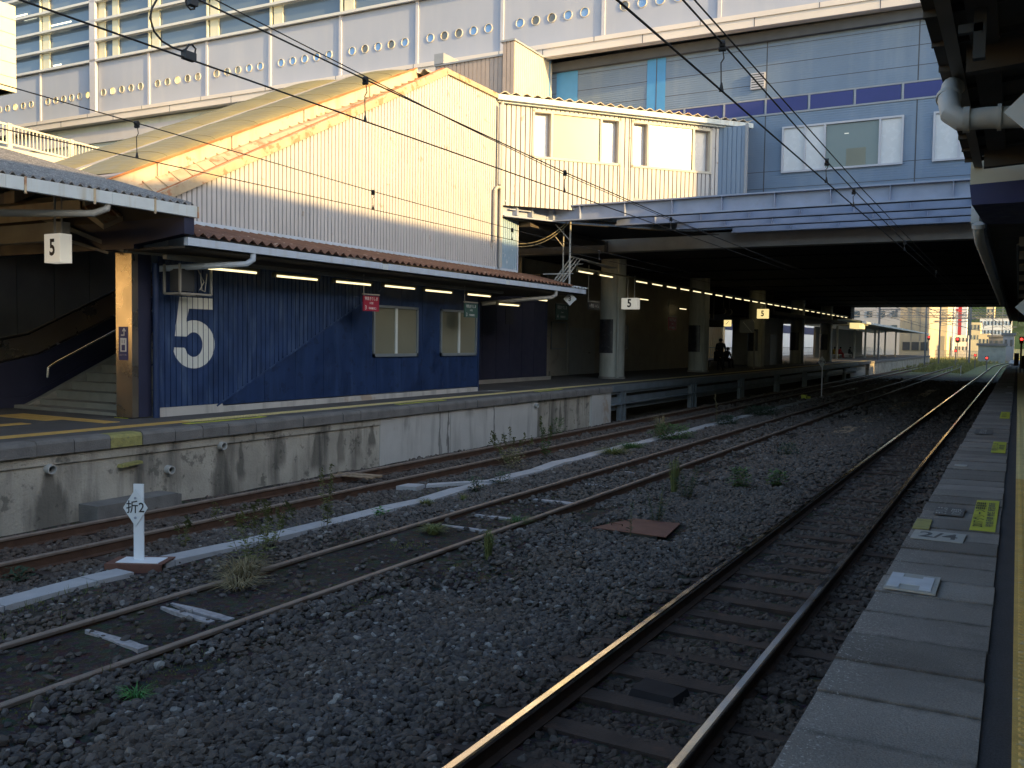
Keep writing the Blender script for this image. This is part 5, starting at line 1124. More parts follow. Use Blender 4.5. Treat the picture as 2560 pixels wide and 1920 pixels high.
for a_, b_ in zip(seams[:-1], seams[1:]):
    c_ = (a_+b_)/2; hs = [(c_+(q-2)*.64, 14.08) for q in range(5)] if a_ > -56 and b_ < 8 else []
    if abs(a_+43.44) < .1: hs = [(c_+(q-2.5)*.62, 14.08) for q in range(6)]
    if abs(a_+43.44) < .1:
        hs = [(c_-1.5+q*.6, 14.08) for q in range(6)]
    ports += hs
    if hs and abs(hs[1][0]-hs[0][0]) < .7:
        # six close ports: build one by one with narrow squares
        hw = .29; fbox(pm, a_, b_, 13.05, 14.08-hw, 0, .04); fbox(pm, a_, b_, 14.08+hw, 15.56, 0, .04); fbox(pm, a_, hs[0][0]-hw, 14.08-hw, 14.08+hw, 0, .04); fbox(pm, hs[-1][0]+hw, b_, 14.08-hw, 14.08+hw, 0, .04)
        for p_, q_ in zip(hs[:-1], hs[1:]): fbox(pm, p_[0]+hw, q_[0]-hw, 14.08-hw, 14.08+hw, 0, .04)
        for (cx, cz) in hs:
            sq = []; ci = []; n_ = 24; r = .16
            for k_ in range(n_):
                an = 2*math.pi*k_/n_; ca, sa = math.cos(an), math.sin(an); m_ = max(abs(ca), abs(sa)); X = cx+hw*ca/m_; sq.append((X, fy(X, .04), cz+hw*sa/m_)); X = cx+r*ca; ci.append((X, fy(X, .04), cz+r*sa))
            bk = [(p[0], p[1]+.14, p[2]) for p in ci]
            pm.add(sq+ci+bk, [(k_, (k_+1) % n_, n_+(k_+1) % n_, n_+k_) for k_ in range(n_)]+[(n_+k_, n_+(k_+1) % n_, 2*n_+(k_+1) % n_, 2*n_+k_) for k_ in range(n_)])
    else: panel_with_holes(a_, b_, 13.05, 15.56, hs, .16, pm)
pm.build('panel_wall', 'lav_panel', uh)
gm_ = [glass('porthole_sky', (.26, .46, .80), .1), glass('porthole_dark', (.20, .20, .18), .1), mat('porthole_warm', (.75, .55, .2), .3, emis=((1, .72, .25), .5)), glass('porthole_olive', (.38, .37, .30), .1)]
rnd = random.Random(3)
for i_, (cx, cz) in enumerate(ports):
    if cx < -47.2: continue
    m_ = 0 if cx > -29.5 else 3
    if rnd.random() < .16: m_ = 1
    if cx < -28 and rnd.random() < .15: m_ = 2
    if -28 < cx < -9 and rnd.random() < .10: m_ = 1
    mb = MB(); mb.ring((cx, fy(cx, .055), cz), (0, 1, 0), .152, .174, .04, 24); po = mb.build('porthole', 'yellow_siding', uh, smooth=True)
    mb = MB(); mb.disc((cx, fy(cx, .022), cz), (0, 1, 0), .158, .01, 20); pn = mb.build('porthole_pane', gm_[m_], po)
    mb = MB(); mb.box(cx-.15, cx+.15, fy(cx, -.062), fy(cx, -.067), cz-.11, cz-.05) ; mb.build('sill_bar', 'steel_dark', pn) if False else None
for x_ in seams:
    mb = MB(); fbox(mb, x_-.06, x_+.06, 13.05, 15.56, .04, .10); mb.build('panel_joint', 'lav_trim', uh)
mb = MB(); fbox(mb, -39.55, -39.15, 13.05, 24, .08, .22); mb.build('main_mullion', 'lav_trim', uh)
mb = MB(); fbox(mb, -66, 24, 12.62, 13.05, .0, .35); fbox(mb, -66, 24, 12.9, 13.06, .35, .40); mb.build('fascia', 'fascia', uh)
mb = MB()
for x_ in np.arange(-64, 10, 3.75): fbox(mb, x_, x_+.025, 12.62, 12.9, .35, .356)
for x_ in np.arange(-62, 10, 3.75): fbox(mb, x_, x_+.02, 12.9, 13.06, .40, .405)
mb.build('fascia_joint', 'joint_dark', uh)

# glazed storey
mb = MB(); fbox(mb, -66, -8, 15.62, 24, -.35, -.30)
# glass panes, one sheet per bay
gz = MB()
for a_, b_ in zip(seams[:-1], seams[1:]): fbox(gz, a_+.03, b_-.03, 15.62, 24, -.12, -.10)
gz.build('glazing', 'glass_sky', uh)
mb = MB(); z = 15.56
while z < 24:
    fbox(mb, -66, 10, z, z+.11, .0, .22); z += .935
fbox(mb, -66, 10, 15.56, 15.72, -.1, .10)
mb.build('louvre', 'louver', uh)
for x_ in seams:
    mb = MB(); fbox(mb, x_+.14, x_+.62, 15.7, 24, -.08, .0); fbox(mb, x_-.04, x_+.04, 15.7, 24, -.06, .06)
    mb.build('mullion', 'column_cream', uh)
mb = MB(); fbox(mb, -38.2, -37.8, 15.7, 24, -.08, .0); mb.build('mullion', 'column_cream', uh)
mb = MB(); fbox(mb, -66, 24, 13.05, 26, -40, -.5); mb.build('hall_body', 'lav_panel', uh)
for (px_, py_, l_) in ((125, 65, 3), (140, 72, 2.2), (35, 45, 2.2), (60, 52, 2), (555, 82, 1.8), (404, 110, .8), (130, 165, 1.2)):
    x, _, z = at(px_, py_, 28.4)
    mb = MB(); fbox(mb, x, x+l_*.5, z, z+.05, -.1, -.07); mb.build('hall_lamp', mat('hall_lamp_glow', (.8, .8, .6), .4, emis=((1, .95, .7), .9)), uh)

# ================================================================== STATION BLOCK AT THE RIGHT (unseen beyond the near platform; stepped to shade the tracks and fronts)
rb = thing('main_station_block', 'large unseen station block right of the near platform, stepped to shade the tracks', 'building', (14, 20, 0))
mb = MB(); mb.box(10.0, 20, -40, 25.4, -.2, 11.05); mb.build('low_block', 'far_beige', rb)
mb = MB(); mb.box(10.0, 20, 25.4, 29.0, -.2, 14.55); mb.build('middle_block', 'far_beige', rb)
mb = MB(); mb.box(10.0, 20, 27.6, 34, 14.55, 19.4); mb.build('upper_block', 'far_beige', rb)
mb = MB(); mb.box(10.0, 20, 29.0, 86, -.2, 5.76); mb.build('under_deck_sun_stop', 'brown_wall', rb)  # unseen filler that stops low sun reaching the rails under the deck
mb = MB(); mb.box(14, 24, 86, 185, -.2, 16); mb.build('far_shade_block', 'far_beige', rb)  # unseen block added to shade the white building beyond the deck

# ================================================================== NEAR PLATFORM
mb = MB(); mb.box(-.08, 9.8, -10, 95, .6, .985); o = mb.build('platform_pavement', 'asphalt_dark'); o['kind'] = 'structure'
mb = MB(); mb.box(-.60, -.50, -10, 110, -.35, .80); tag(mb.build('platform_wall', 'concrete_dark'), 'dark wall below the edge of the near slabbed platform', 'wall')
y_ = -1.0; A = MB(); B = MB(); i_ = 0; SLE = -.705
while y_ < 80:
    l = .455 if y_ < 30 else .9; dz = random.uniform(-.005, .004); dx = random.uniform(-.008, .006); dd = random.uniform(-.005, .005)
    sk = .0
    mb_ = A if (i_*7 % 5) in (0, 2, 3) else B
    mb_.hexa([(SLE+dx+.02, y_+.014, .80), (-.075+dd, y_+.014, .80), (-.075+dd, y_+l-.005, .80), (SLE+dx+.02, y_+l-.005, .80)], [(SLE+dx+.0, y_+.014, .990+dz), (-.075+dd, y_+.014, 1.0+dz), (-.075+dd, y_+l-.005, 1.0+dz), (SLE+dx+.0, y_+l-.005, .990+dz)])
    y_ += l; i_ += 1
o = A.build('platform_slabs', 'slab'); o['kind'] = 'structure'
o = B.build('platform_slabs', 'slab_b'); o['kind'] = 'structure'
# tactile tiles at the right edge
y_ = -1.0; tm_ = MB(); tp_ = MB()
while y_ < 75:
    (tm_ if y_ < 11.6 else tp_).box(.035, .335, y_, y_+.297, .97, 1.004)
    if y_ < 26:
        for xx in np.arange(.035+.0375, .335, .075):
            if .0 < xx:
                for yy in np.arange(y_+.0375, y_+.297, .06):
                    tgt = tm_ if y_ < 11.6 else tp_; z = 1.004
                    tgt.add([(xx-.017, yy-.017, z), (xx+.017, yy-.017, z), (xx+.017, yy+.017, z), (xx-.017, yy+.017, z), (xx-.009, yy-.009, z+.005), (xx+.009, yy-.009, z+.005), (xx+.009, yy+.009, z+.005), (xx-.009, yy+.009, z+.005)], [(0, 1, 5, 4), (1, 2, 6, 5), (2, 3, 7, 6), (3, 0, 4, 7), (4, 5, 6, 7)])
    y_ += .30
o = tm_.build('tactile_paving', 'tactile'); o['kind'] = 'structure'
o = tp_.build('tactile_paving', 'tactile_pale'); o['kind'] = 'structure'
def sheet(pts, z, m_, lab, texts, name='floor_sticker', grp='stickers on the near platform', frame=None):
    t_ = thing(name, lab, 'floor sticker', (pts[0][0], pts[0][1], 1.0), grp)
    mb = MB(); mb.hexa([(p[0], p[1], z-.004) for p in pts], [(p[0], p[1], z) for p in pts]); st = mb.build('sticker_sheet', m_, t_)
    for (tx, sz, x, y, c_, sx_) in texts: text_mb(tx, sz, (x, y, z), (0, 1, 0), (-1, 0, 0), .0015, bold=sz*.012, sx=sx_).build('lettering', c_, st)
    return t_
sheet([(-.29, 8.13), (-.105, 8.14), (-.10, 9.80), (-.29, 9.74)], 1.007, 'sticker_yellow', 'largest yellow floor sticker with Japanese lettering on the near slabs', [('2017 グリーン車乗車', .10, -.235, 8.95, 'ink', 1.45), ('特急列車 禁煙 新型車両', .065, -.15, 8.98, 'ink_grey', 1.9)])
sheet([(-.28, 14.3), (-.10, 14.3), (-.10, 15.95), (-.28, 15.95)], 1.007, 'sticker_yellow', 'second yellow floor sticker, middle distance on the near platform', [('特急 きりしま', .09, -.235, 15.1, 'ink_grey', 2.0), ('乗車位置', .08, -.15, 15.1, 'ink_grey', 2.2)])
sheet([(-.28, 21.3), (-.10, 21.3), (-.10, 23.4), (-.28, 23.4)], 1.007, 'sticker_yellow', 'third and smallest yellow floor sticker on the near platform', [('特急 きりしま', .10, -.2, 22.3, 'ink_grey', 2.0)])
sheet([(-.60, 8.72), (-.365, 8.72), (-.36, 9.15), (-.60, 9.15)], 1.007, 'ink_grey', 'dark floor plate with pale lettering beside the large yellow sticker', [('きりしま', .11, -.54, 8.93, 'sticker_grey', .85), ('R 2号車', .10, -.42, 8.93, 'sticker_grey', .9)])
sheet([(-.60, 17.2), (-.33, 17.2), (-.33, 18.2), (-.60, 18.2)], 1.006, 'ink_grey', 'worn dark floor plate farther along the near slabs', [('きりしま', .13, -.47, 17.7, 'sticker_grey', 1.6)])
t_ = thing('floor_sticker', 'white painted 2/4 marking on the near slab edge', 'floor marking', (-.5, 7.7, 1.0), 'stickers on the near platform')
mb = MB(); mb.hexa([(-.675, 7.53, 1.0), (-.31, 7.54, 1.0), (-.30, 7.90, 1.0), (-.67, 7.89, 1.0)], [(-.675, 7.53, 1.006), (-.31, 7.54, 1.006), (-.30, 7.90, 1.006), (-.67, 7.89, 1.006)]); st = mb.build('painted_patch', 'sticker_grey', t_)
tm = text_mb('2/4', .30, (-.49, 7.71, 1.006), (.94, .0, 0), (0, 1, 0), .0015, bold=.006, sx=.72); tm.build('lettering', 'ink_grey', st)
t_ = thing('floor_sticker', 'faded yellow painted square on the near slab edge', 'floor marking', (-.63, 8.2, 1.0), 'stickers on the near platform')
mb = MB(); mb.hexa([(-.70, 7.94, 1.0), (-.575, 7.95, 1.0), (-.585, 8.42, 1.0), (-.70, 8.40, 1.0)], [(-.70, 7.94, 1.0055), (-.575, 7.95, 1.0055), (-.585, 8.42, 1.0055), (-.70, 8.40, 1.0055)]); mb.build('painted_patch', 'coping_yellow', t_)
t_ = thing('taped_plate', 'grey plate with an I shaped patch of white tape, nearest on the slabs', 'floor plate', (-.52, 6.08, 1.0))
mb = MB(); mb.hexa([(-.665, 5.87, 1.0), (-.375, 5.86, 1.0), (-.375, 6.30, 1.0), (-.66, 6.30, 1.0)], [(-.665, 5.87, 1.012), (-.375, 5.86, 1.012), (-.375, 6.30, 1.012), (-.66, 6.30, 1.012)]); mb.build('plate', 'sticker_grey', t_)
mb = MB(); 
for q in ((-.655, -.585, 5.91, 6.27), (-.585, -.47, 6.00, 6.18), (-.47, -.405, 5.90, 6.24)): mb.box(q[0], q[1], q[2], q[3], 1.012, 1.016)
mb.build('tape', 'sticker_white', t_)
for (x0, x1, y0, y1, lab) in ((-.64, -.50, 12.40, 12.58, 'short white dash on the slabs beyond the dark plate'), (-.30, -.12, 33, 33.6, 'faint pale dash far along the slabs'), (-.30, -.12, 38, 38.8, 'farthest pale dash along the slabs')):
    mb = MB(); mb.box(x0, x1, y0, y1, 1.0, 1.006); tag(mb.build('floor_dash', 'sticker_grey'), lab, 'floor marking')

# ================================================================== RIGHT CANOPY
rc = thing('platform_roof', 'dark underside of the near platform roof with a grey edge beam, top right', 'platform roof', (3, 6, 1.0))
mb = MB(); y_ = -3.0; i_ = 0
while y_ < 12.9:
    dz = .045 if i_ % 2 else 0
    mb.hexa([(-.70, y_, 4.935+dz*.3), (7, y_, 5.6), (7, y_+.74, 5.6), (-.70, y_+.74, 4.935+dz*.3)], [(-.70, y_, 4.955+dz*.3), (7, y_, 5.62), (7, y_+.74, 5.62), (-.70, y_+.74, 4.955+dz*.3)])
    mb.box(-.70, -.50, y_+.72, y_+.76, 4.90, 4.98); mb.hexa([(-.5, y_+.72, 4.91), (7, y_+.72, 5.56), (7, y_+.76, 5.56), (-.5, y_+.76, 4.91)], [(-.5, y_+.72, 4.96), (7, y_+.72, 5.61), (7, y_+.76, 5.61), (-.5, y_+.76, 4.96)])
    y_ += .74; i_ += 1
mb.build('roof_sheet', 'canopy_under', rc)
mb = MB(); mb.box(-.60, -.585, -3, 14.2, 4.88, 5.04); mb.box(-.585, -.50, -3, 14.2, 4.88, 4.895); mb.build('edge_beam', 'canopy_steel', rc)
mb = MB(); mb.box(-.42, -.22, -3, 13, 4.90, 5.0); mb.build('purlin', 'canopy_under', rc)
for y_ in (3.5, 8.2, 12.6):
    mb = MB(); mb.hexa([(-.45, y_, 4.70), (6, y_, 5.05), (6, y_+.12, 5.05), (-.45, y_+.12, 4.70)], [(-.45, y_, 4.92), (6, y_, 5.4), (6, y_+.12, 5.4), (-.45, y_+.12, 4.92)]); mb.build('rafter', 'canopy_under', rc)
mb = MB(); mb.box(-.36, -.28, 7.3, 7.38, 4.55, 4.9); mb.box(-.46, -.30, 7.3, 7.36, 4.74, 4.80); mb.build('bracket', 'steel_dark', rc)
mb = MB()
mb.tube([(-.60, 9.5, 4.93), (-.60, 9.0, 4.80), (-.59, 8.55, 4.58), (-.56, 8.4, 4.43), (-.48, 8.38, 4.36), (-.30, 8.38, 4.36), (.6, 8.38, 4.30), (1.6, 8.38, 4.24)], .088, 14)
mb.ring((-.44, 8.38, 4.36), (1, 0, 0), .086, .105, .05); mb.ring((-.20, 8.38, 4.355), (1, 0, 0), .086, .108, .03); mb.ring((-.595, 8.6, 4.61), (0, .6, .8), .086, .1, .04)
mb.build('drain_pipe', 'pvc', rc, smooth=True)
for x_, y_ in ((4.2, 0), (4.2, 6), (4.2, 12)):
    mb = MB(); mb.box(x_-.12, x_+.12, y_-.12, y_+.12, 1.0, 5.3); mb.build('post', 'canopy_steel', rc)
# cream and navy header block
hb = thing('header_block', 'cream wall end over a navy band where the near roof meets the deck', 'wall', (1, 13.6, 4.2))
def quadbox(pts, y, d, m_, nm, par_):
    P_ = [at(p[0], p[1], y) for p in pts]; Q_ = [(p[0], p[1]+d, p[2]) for p in P_]
    mb = MB(); mb.add(P_+Q_, [(0, 1, 2, 3), (7, 6, 5, 4), (0, 4, 5, 1), (1, 5, 6, 2), (2, 6, 7, 3), (3, 7, 4, 0)]); return mb.build(nm, m_, par_)
mb = MB(); mb.box(-.64, 7, 13.6, 14.0, 4.64, 5.12); mb.build('cream_wall', 'cream_wall', hb)
mb = MB(); mb.hexa([(-.61, 13.55, 4.38), (7, 12.4, 4.25), (7, 15.8, 4.25), (-.52, 15.8, 4.38)], [(-.645, 13.55, 4.65), (7, 12.4, 4.72), (7, 15.8, 4.72), (-.64, 15.8, 4.65)]); mb.build('navy_band', 'navy_band', hb)
# second canopy part beyond, with ladder like beams and downpipes
rc2 = thing('platform_roof', 'black underside of the near platform roof beyond the navy band', 'platform roof', (3, 30, 1.0))
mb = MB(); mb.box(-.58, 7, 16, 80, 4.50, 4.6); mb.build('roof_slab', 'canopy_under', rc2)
mb = MB(); mb.box(-.60, -.50, 15.8, 80, 4.30, 4.50); mb.build('edge_beam', 'steel_dark', rc2)
mb = MB(); mb.box(-.72, -.56, 15.9, 17.2, 4.42, 4.72); mb.build('gutter_box', 'pvc', rc2)
for (y0, y1) in ((15.6, 27.5), (27.9, 38)):
    mb = MB(); mb.tube([(-.60, y0, 4.36), (-.60, y0+.12, 4.26), (-.585, y0+.5, 4.14), (-.575, y1, 4.08)], .075 if y0 < 20 else .09, 12); 
    mb.ring((-.60, y0+.02, 4.34), (0, .3, -1), .072, .092, .06); mb.build('downpipe', 'pvc' if y0 < 20 else 'pvc', rc2, smooth=True)
for y_ in (17, 19.5, 22.5, 26, 30, 35, 41, 48, 57, 68):
    mb = MB(); mb.box(-.05+.0, 6, y_, y_+.12, 4.15, 4.30); mb.build('cross_bar', 'grey_beam', rc2)
mb = MB(); mb.tube([(-.06, 16.5, 4.12), (-.06, 78, 4.12)], .02, 6); mb.build('conduit', 'steel_dark', rc2)
for y_ in (20, 32, 44, 56, 68):
    mb = MB(); mb.box(3.1, 3.4, y_, y_+.3, 1, 4.5); mb.build('post', 'canopy_steel', rc2)
# right edge diamond signs and stop signs
def rdiamond(px_, py_, y, r, lab):
    x, _, z = at(px_, py_, y); mb = MB(); pts = [(x, y, z+r), (x+r, y, z), (x, y, z-r), (x-r, y, z)]; mb.add(pts+[(p[0], p[1]+.02, p[2]) for p in pts], [(0, 1, 2, 3), (7, 6, 5, 4), (0, 4, 5, 1), (1, 5, 6, 2), (2, 6, 7, 3), (3, 7, 4, 0)])
    mb.tube([(x, y+.03, z+r*.9), (x, y+.03, z+r+.35)], .012, 6); tag(mb.build('hanging_diamond', 'sign_white'), lab, 'sign')
rdiamond(2564, 275, 7.4, .135, 'large pale diamond plate cut by the right picture edge, beside the pipe')
rdiamond(2562, 768, 24, .20, 'small pale diamond plate cut by the right picture edge, far under the roof')

# ================================================================== OVERHEAD WIRES
def wire(pts, r, lab, m_='wire', sag=None, drops=(), lower=None):
    o_ = thing('overhead_wire', lab, 'overhead wire', (pts[0][0], pts[0][1], pts[0][2]), 'overhead wires above the tracks')
    mb = MB(); mb.tube(pts, r, 6); mb.build('strand', m_, o_, smooth=True)
    for (y, z0, z1) in drops:
        x = pts[0][0]; mb = MB(); mb.tube([(x, y, z1), (x+.012, y+.012, (z0*.3+z1*.7)), (x-.008, y, z0*.4+z1*.6), (x, y, z0)], .006, 5)
        mb.disc((x, y, z1), (1, .2, 0), .034, .045, 10); mb.disc((x, y, z1-.04), (1, .2, 0), .02, .06, 8); mb.tube([(x, y, z0+.06), (x, y, z0-.012)], [.008, .022], 8); mb.build('dropper', m_, o_)
    return o_
def zl(ys, zs): return lambda y: float(np.interp(y, ys, zs))
mW1 = zl([-10, 4, 13, 20, 60, 90], [4.92, 4.91, 4.87, 4.83, 4.75, 4.75]); mW2 = zl([-10, 5.6, 8, 12, 13, 18, 27.5, 60, 90], [5.75, 5.45, 5.35, 5.215, 5.18, 5.07, 4.95, 4.95, 5.0])
Y_ = [-10, -5, 0, 3, 5.6, 8, 10, 12, 13, 15, 18, 22, 27.5, 40, 60, 90]
wire([(-6.42, y, mW1(y)) for y in Y_], .0085, 'contact wire over the middle track, crossing the gable diagonally')
wire([(-6.42, y, mW2(y)) for y in Y_], .0085, 'messenger wire over the middle track with two hangers over the gable', drops=[(8.0, 4.9, 5.35), (13.05, 4.87, 5.18), (18.1, 4.85, 5.07)])
wire([(-6.42-.10, y, zl([-10, 6, 7.4, 10.2, 13, 18, 40, 90], [5.95, 5.57, 5.47, 5.31, 5.19, 5.08, 4.96, 4.98])(y)) for y in Y_], .006, 'thin feeder wire just above the messenger over the middle track')
wire([(-10.06, y, zl([-10, 6, 10, 12.7, 17.8, 22.6, 27.5, 90], [5.5, 5.28, 5.16, 5.08, 4.98, 4.94, 4.92, 4.9])(y)) for y in Y_], .007, 'messenger wire over the far track along the shed', drops=[(7.87, 4.79, 5.22), (12.77, 4.78, 5.075), (17.8, 4.75, 4.98), (22.65, 4.72, 4.94)])
wire([(-10.06, y, zl([-10, 6, 29, 90], [4.8, 4.78, 4.71, 4.7])(y)) for y in Y_], .007, 'contact wire over the far track, lowest line across the gable')
wire([(-2.24, y, zl([-10, 5, 20, 90], [4.6, 4.6, 4.575, 4.55])(y)) for y in Y_], .0085, 'contact wire over the near track, lowest thick line at upper right')
wire([(-2.24, y, zl([-10, 6.5, 12.2, 14.4, 21.4, 30, 90], [5.25, 5.01, 4.85, 4.81, 4.75, 4.74, 4.74])(y)) for y in Y_], .008, 'messenger wire over the near track with round clamps', drops=[(7.48, 4.6, 4.975), (12.2, 4.59, 4.855), (14.4, 4.58, 4.81), (21.4, 4.575, 4.75), (30, 4.57, 4.74)])
wire([(-2.24+.03, y, zl([-10, 6.6, 9.4, 15, 25.7, 90], [5.25, 5.06, 5.01, 4.92, 4.86, 4.85])(y)) for y in Y_], .007, 'upper feeder wire over the near track')
t_ = thing('jumper_cable', 'looping black jumper cable with a clamp at upper left', 'cable', (-6.4, 5, 5))
def at_x(px_, py_, x): r = AX @ np.array([px_-1280, 960-py_, F]); r = r*(x/r[0]); return (x, float(r[1]), float(r[2]+H))
mb = MB(); mb.tube([at_x(p[0], p[1], -6.42) for p in ((395, -6), (380, 20), (375, 45), (385, 78), (405, 103), (432, 119), (455, 127), (466, 122), (472, 112), (480, 112), (489, 122), (487, 135), (478, 141))], .0085, 6); mb.build('cable', 'wire', t_, smooth=True)
mb = MB(); mb.tube([at_x(p[0], p[1], -6.42) for p in ((463, -8), (466, 12), (476, 24), (486, 22), (488, 8), (482, -6))], .0085, 6); mb.build('cable', 'wire', t_, smooth=True)
mb = MB(); p = at_x(472, 139, -6.42); mb.box(p[0]-.03, p[0]+.03, p[1]-.06, p[1]+.06, p[2]-.04, p[2]+.03); p = at_x(481, 3, -6.42); mb.box(p[0]-.03, p[0]+.03, p[1]-.04, p[1]+.04, p[2]-.04, p[2]+.03); mb.build('clamp', 'steel_dark', t_)

# ================================================================== FAR SCENE BEYOND THE DECK
# far canopy on the left platform
fc = thing('platform_roof', 'pale far roof of the left platform in daylight beyond the deck', 'platform roof', (-15.5, 118, 1.0))
mb = MB(); mb.hexa([(-12.1, 84, 4.55), (-12.1, 153, 4.35), (-16, 153, 4.75), (-16, 84, 5.2)], [(-12.1, 84, 4.62), (-12.1, 153, 4.42), (-16, 153, 4.85), (-16, 84, 5.3)]); mb.hexa([(-16, 84, 5.2), (-16, 153, 4.75), (-20, 153, 4.35), (-20, 84, 4.55)], [(-16, 84, 5.3), (-16, 153, 4.85), (-20, 153, 4.42), (-20, 84, 4.62)]); mb.build('roof_sheet', 'greenish_wall', fc)
mb = MB(); mb.box(-12.15, -12.02, 84, 153, 4.3, 4.5) if False else mb.hexa([(-12.15, 84, 4.42), (-12.02, 84, 4.42), (-12.02, 153, 4.22), (-12.15, 153, 4.22)], [(-12.15, 84, 4.58), (-12.02, 84, 4.58), (-12.02, 153, 4.38), (-12.15, 153, 4.38)]); mb.build('gutter', 'white_gutter', fc)
for y_ in np.arange(88, 150, 8): mb = MB(); mb.hexa([(-12.1, y_, 4.25), (-16, y_, 4.4), (-16, y_+.2, 4.4), (-12.1, y_+.2, 4.25)], [(-12.1, y_, 4.4), (-16, y_, 4.8), (-16, y_+.2, 4.8), (-12.1, y_+.2, 4.4)]); mb.build('rafter', 'pvc', fc)
mb = MB(); mb.box(-13.2, -12.4, 85, 88.5, 3.95, 4.45); sgn_ = mb.build('lit_sign', 'sign_warm_lit'); tag(sgn_, 'glowing warm sign under the start of the far daylight roof', 'sign')
wr = thing('waiting_room', 'dark open waiting shelter on the far platform with seated people', 'shelter', (-17, 110, 1.0))
mb = MB(); mb.box(-18.4, -18.2, 96, 128, 1.0, 4.3); mb.build('back_wall', 'far_grey', wr); mb = MB(); mb.box(-18.2, -17.9, 96, 128, 1.0, 1.1); mb.build('plinth', 'concrete', wr)
for y_ in np.arange(86, 150, 4.2):
    pass
# person builder: skinned skeleton
def person(x, y, z, lab, mats, seated=False, face=0., h=1.72, grp=None):
    t_ = thing('person', lab, 'person', (x, y, z), grp)
    s_ = h/1.72; J = {}
    if not seated:
        J = dict(pel=(0, 0, .94), sp=(0, .01, 1.15), ch=(0, 0, 1.38), nk=(0, 0, 1.50), hd=(0, -.02, 1.60), tp=(0, -.01, 1.70),
                 lh=(-.10, 0, .90), lk=(-.11, -.02, .50), la=(-.12, .02, .09), lt=(-.13, -.14, .04), rh=(.10, 0, .90), rk=(.12, -.03, .50), ra=(.14, .02, .09), rt=(.16, -.14, .04),
                 ls=(-.19, 0, 1.41), le=(-.25, .03, 1.13), lw=(-.22, -.10, .92), ln=(-.20, -.15, .86), rs=(.19, 0, 1.41), re=(.26, .03, 1.13), rw=(.22, -.10, .93), rn=(.19, -.15, .88))
    else:
        J = dict(pel=(0, 0, .48), sp=(0, .02, .68), ch=(0, -.03, .90), nk=(0, -.08, 1.02), hd=(0, -.13, 1.11), tp=(0, -.14, 1.21),
                 lh=(-.10, 0, .48), lk=(-.13, -.42, .50), la=(-.13, -.45, .09), lt=(-.14, -.60, .04), rh=(.10, 0, .48), rk=(.13, -.42, .50), ra=(.13, -.43, .09), rt=(.14, -.58, .04),
                 ls=(-.18, -.03, .93), le=(-.23, -.12, .68), lw=(-.12, -.34, .58), ln=(-.06, -.38, .57), rs=(.18, -.03, .93), re=(.23, -.12, .68), rw=(.12, -.34, .58), rn=(.06, -.38, .57))
    rad = dict(pel=.145, sp=.135, ch=.155, nk=.055, hd=.085, tp=.07, lh=.095, lk=.062, la=.045, lt=.04, rh=.095, rk=.062, ra=.045, rt=.04, ls=.065, le=.045, lw=.032, ln=.03, rs=.065, re=.045, rw=.032, rn=.03)
    E_ = [('pel', 'sp'), ('sp', 'ch'), ('ch', 'nk'), ('nk', 'hd'), ('hd', 'tp'), ('pel', 'lh'), ('lh', 'lk'), ('lk', 'la'), ('la', 'lt'), ('pel', 'rh'), ('rh', 'rk'), ('rk', 'ra'), ('ra', 'rt'), ('ch', 'ls'), ('ls', 'le'), ('le', 'lw'), ('lw', 'ln'), ('ch', 'rs'), ('rs', 're'), ('re', 'rw'), ('rw', 'rn')]
    ks = list(J); ca, sa = math.cos(face), math.sin(face)
    vs_ = [(x+(J[k_][0]*ca-J[k_][1]*sa)*s_, y+(J[k_][0]*sa+J[k_][1]*ca)*s_, z+J[k_][2]*s_) for k_ in ks]
    me_ = bpy.data.meshes.new('body'); me_.from_pydata(vs_, [(ks.index(a_), ks.index(b_)) for a_, b_ in E_], []); ob = bpy.data.objects.new('body_src', me_); COL.objects.link(ob)
    sk = ob.modifiers.new('s', 'SKIN'); sk.use_smooth_shade = True
    for i, k_ in enumerate(ks): me_.skin_vertices[0].data[i].radius = (rad[k_]*s_, rad[k_]*s_*(.75 if k_ in ('ch', 'sp', 'pel') else 1))
    me_.skin_vertices[0].data[0].use_root = True
    ob.modifiers.new('u', 'SUBSURF').levels = 2
    dg = bpy.context.evaluated_depsgraph_get(); m2 = bpy.data.meshes.new_from_object(ob.evaluated_get(dg)); bpy.data.objects.remove(ob)
    m2.name = 'body'; m2.materials.clear(); m2.materials.append(M[mats[0]]); m2.materials.append(M[mats[1]])
    hz = z+(J['nk'][2]-.01)*s_
    for p in m2.polygons:
        p.use_smooth = True; p.material_index = 1 if p.center.z > hz else 0
    o = bpy.data.objects.new('body', m2); COL.objects.link(o); par(o, t_)
    hd = J['hd']; c = Vector((x+(hd[0]*ca-(hd[1]+.015)*sa)*s_, y+(hd[0]*sa+(hd[1]+.015)*ca)*s_, z+(hd[2]+.035)*s_))
    bm = bmesh.new(); bmesh.ops.create_icosphere(bm, subdivisions=2, radius=.108*s_); m3 = bpy.data.meshes.new('hair'); bm.to_mesh(m3); bm.free(); m3.materials.append(M['hair'])
    for v in m3.vertices: v.co.z *= .95; v.co += c
    o = bpy.data.objects.new('hair', m3); COL.objects.link(o); par(o, t_)
    return t_
person(-13.75, 47.0, 1.0, 'standing person in dark clothes silhouetted on the platform under the deck', ('cloth_dark', 'skin'), face=.4)
person(-15.6, 52.5, 1.0, 'person sitting low on a bench, dark silhouette right of the standing person', ('cloth_dark', 'skin'), True, 1.2)
person(-15.1, 52.9, 1.0, 'second seated dark silhouette leaning beside the third column', ('cloth_dark', 'skin'), True, .9)
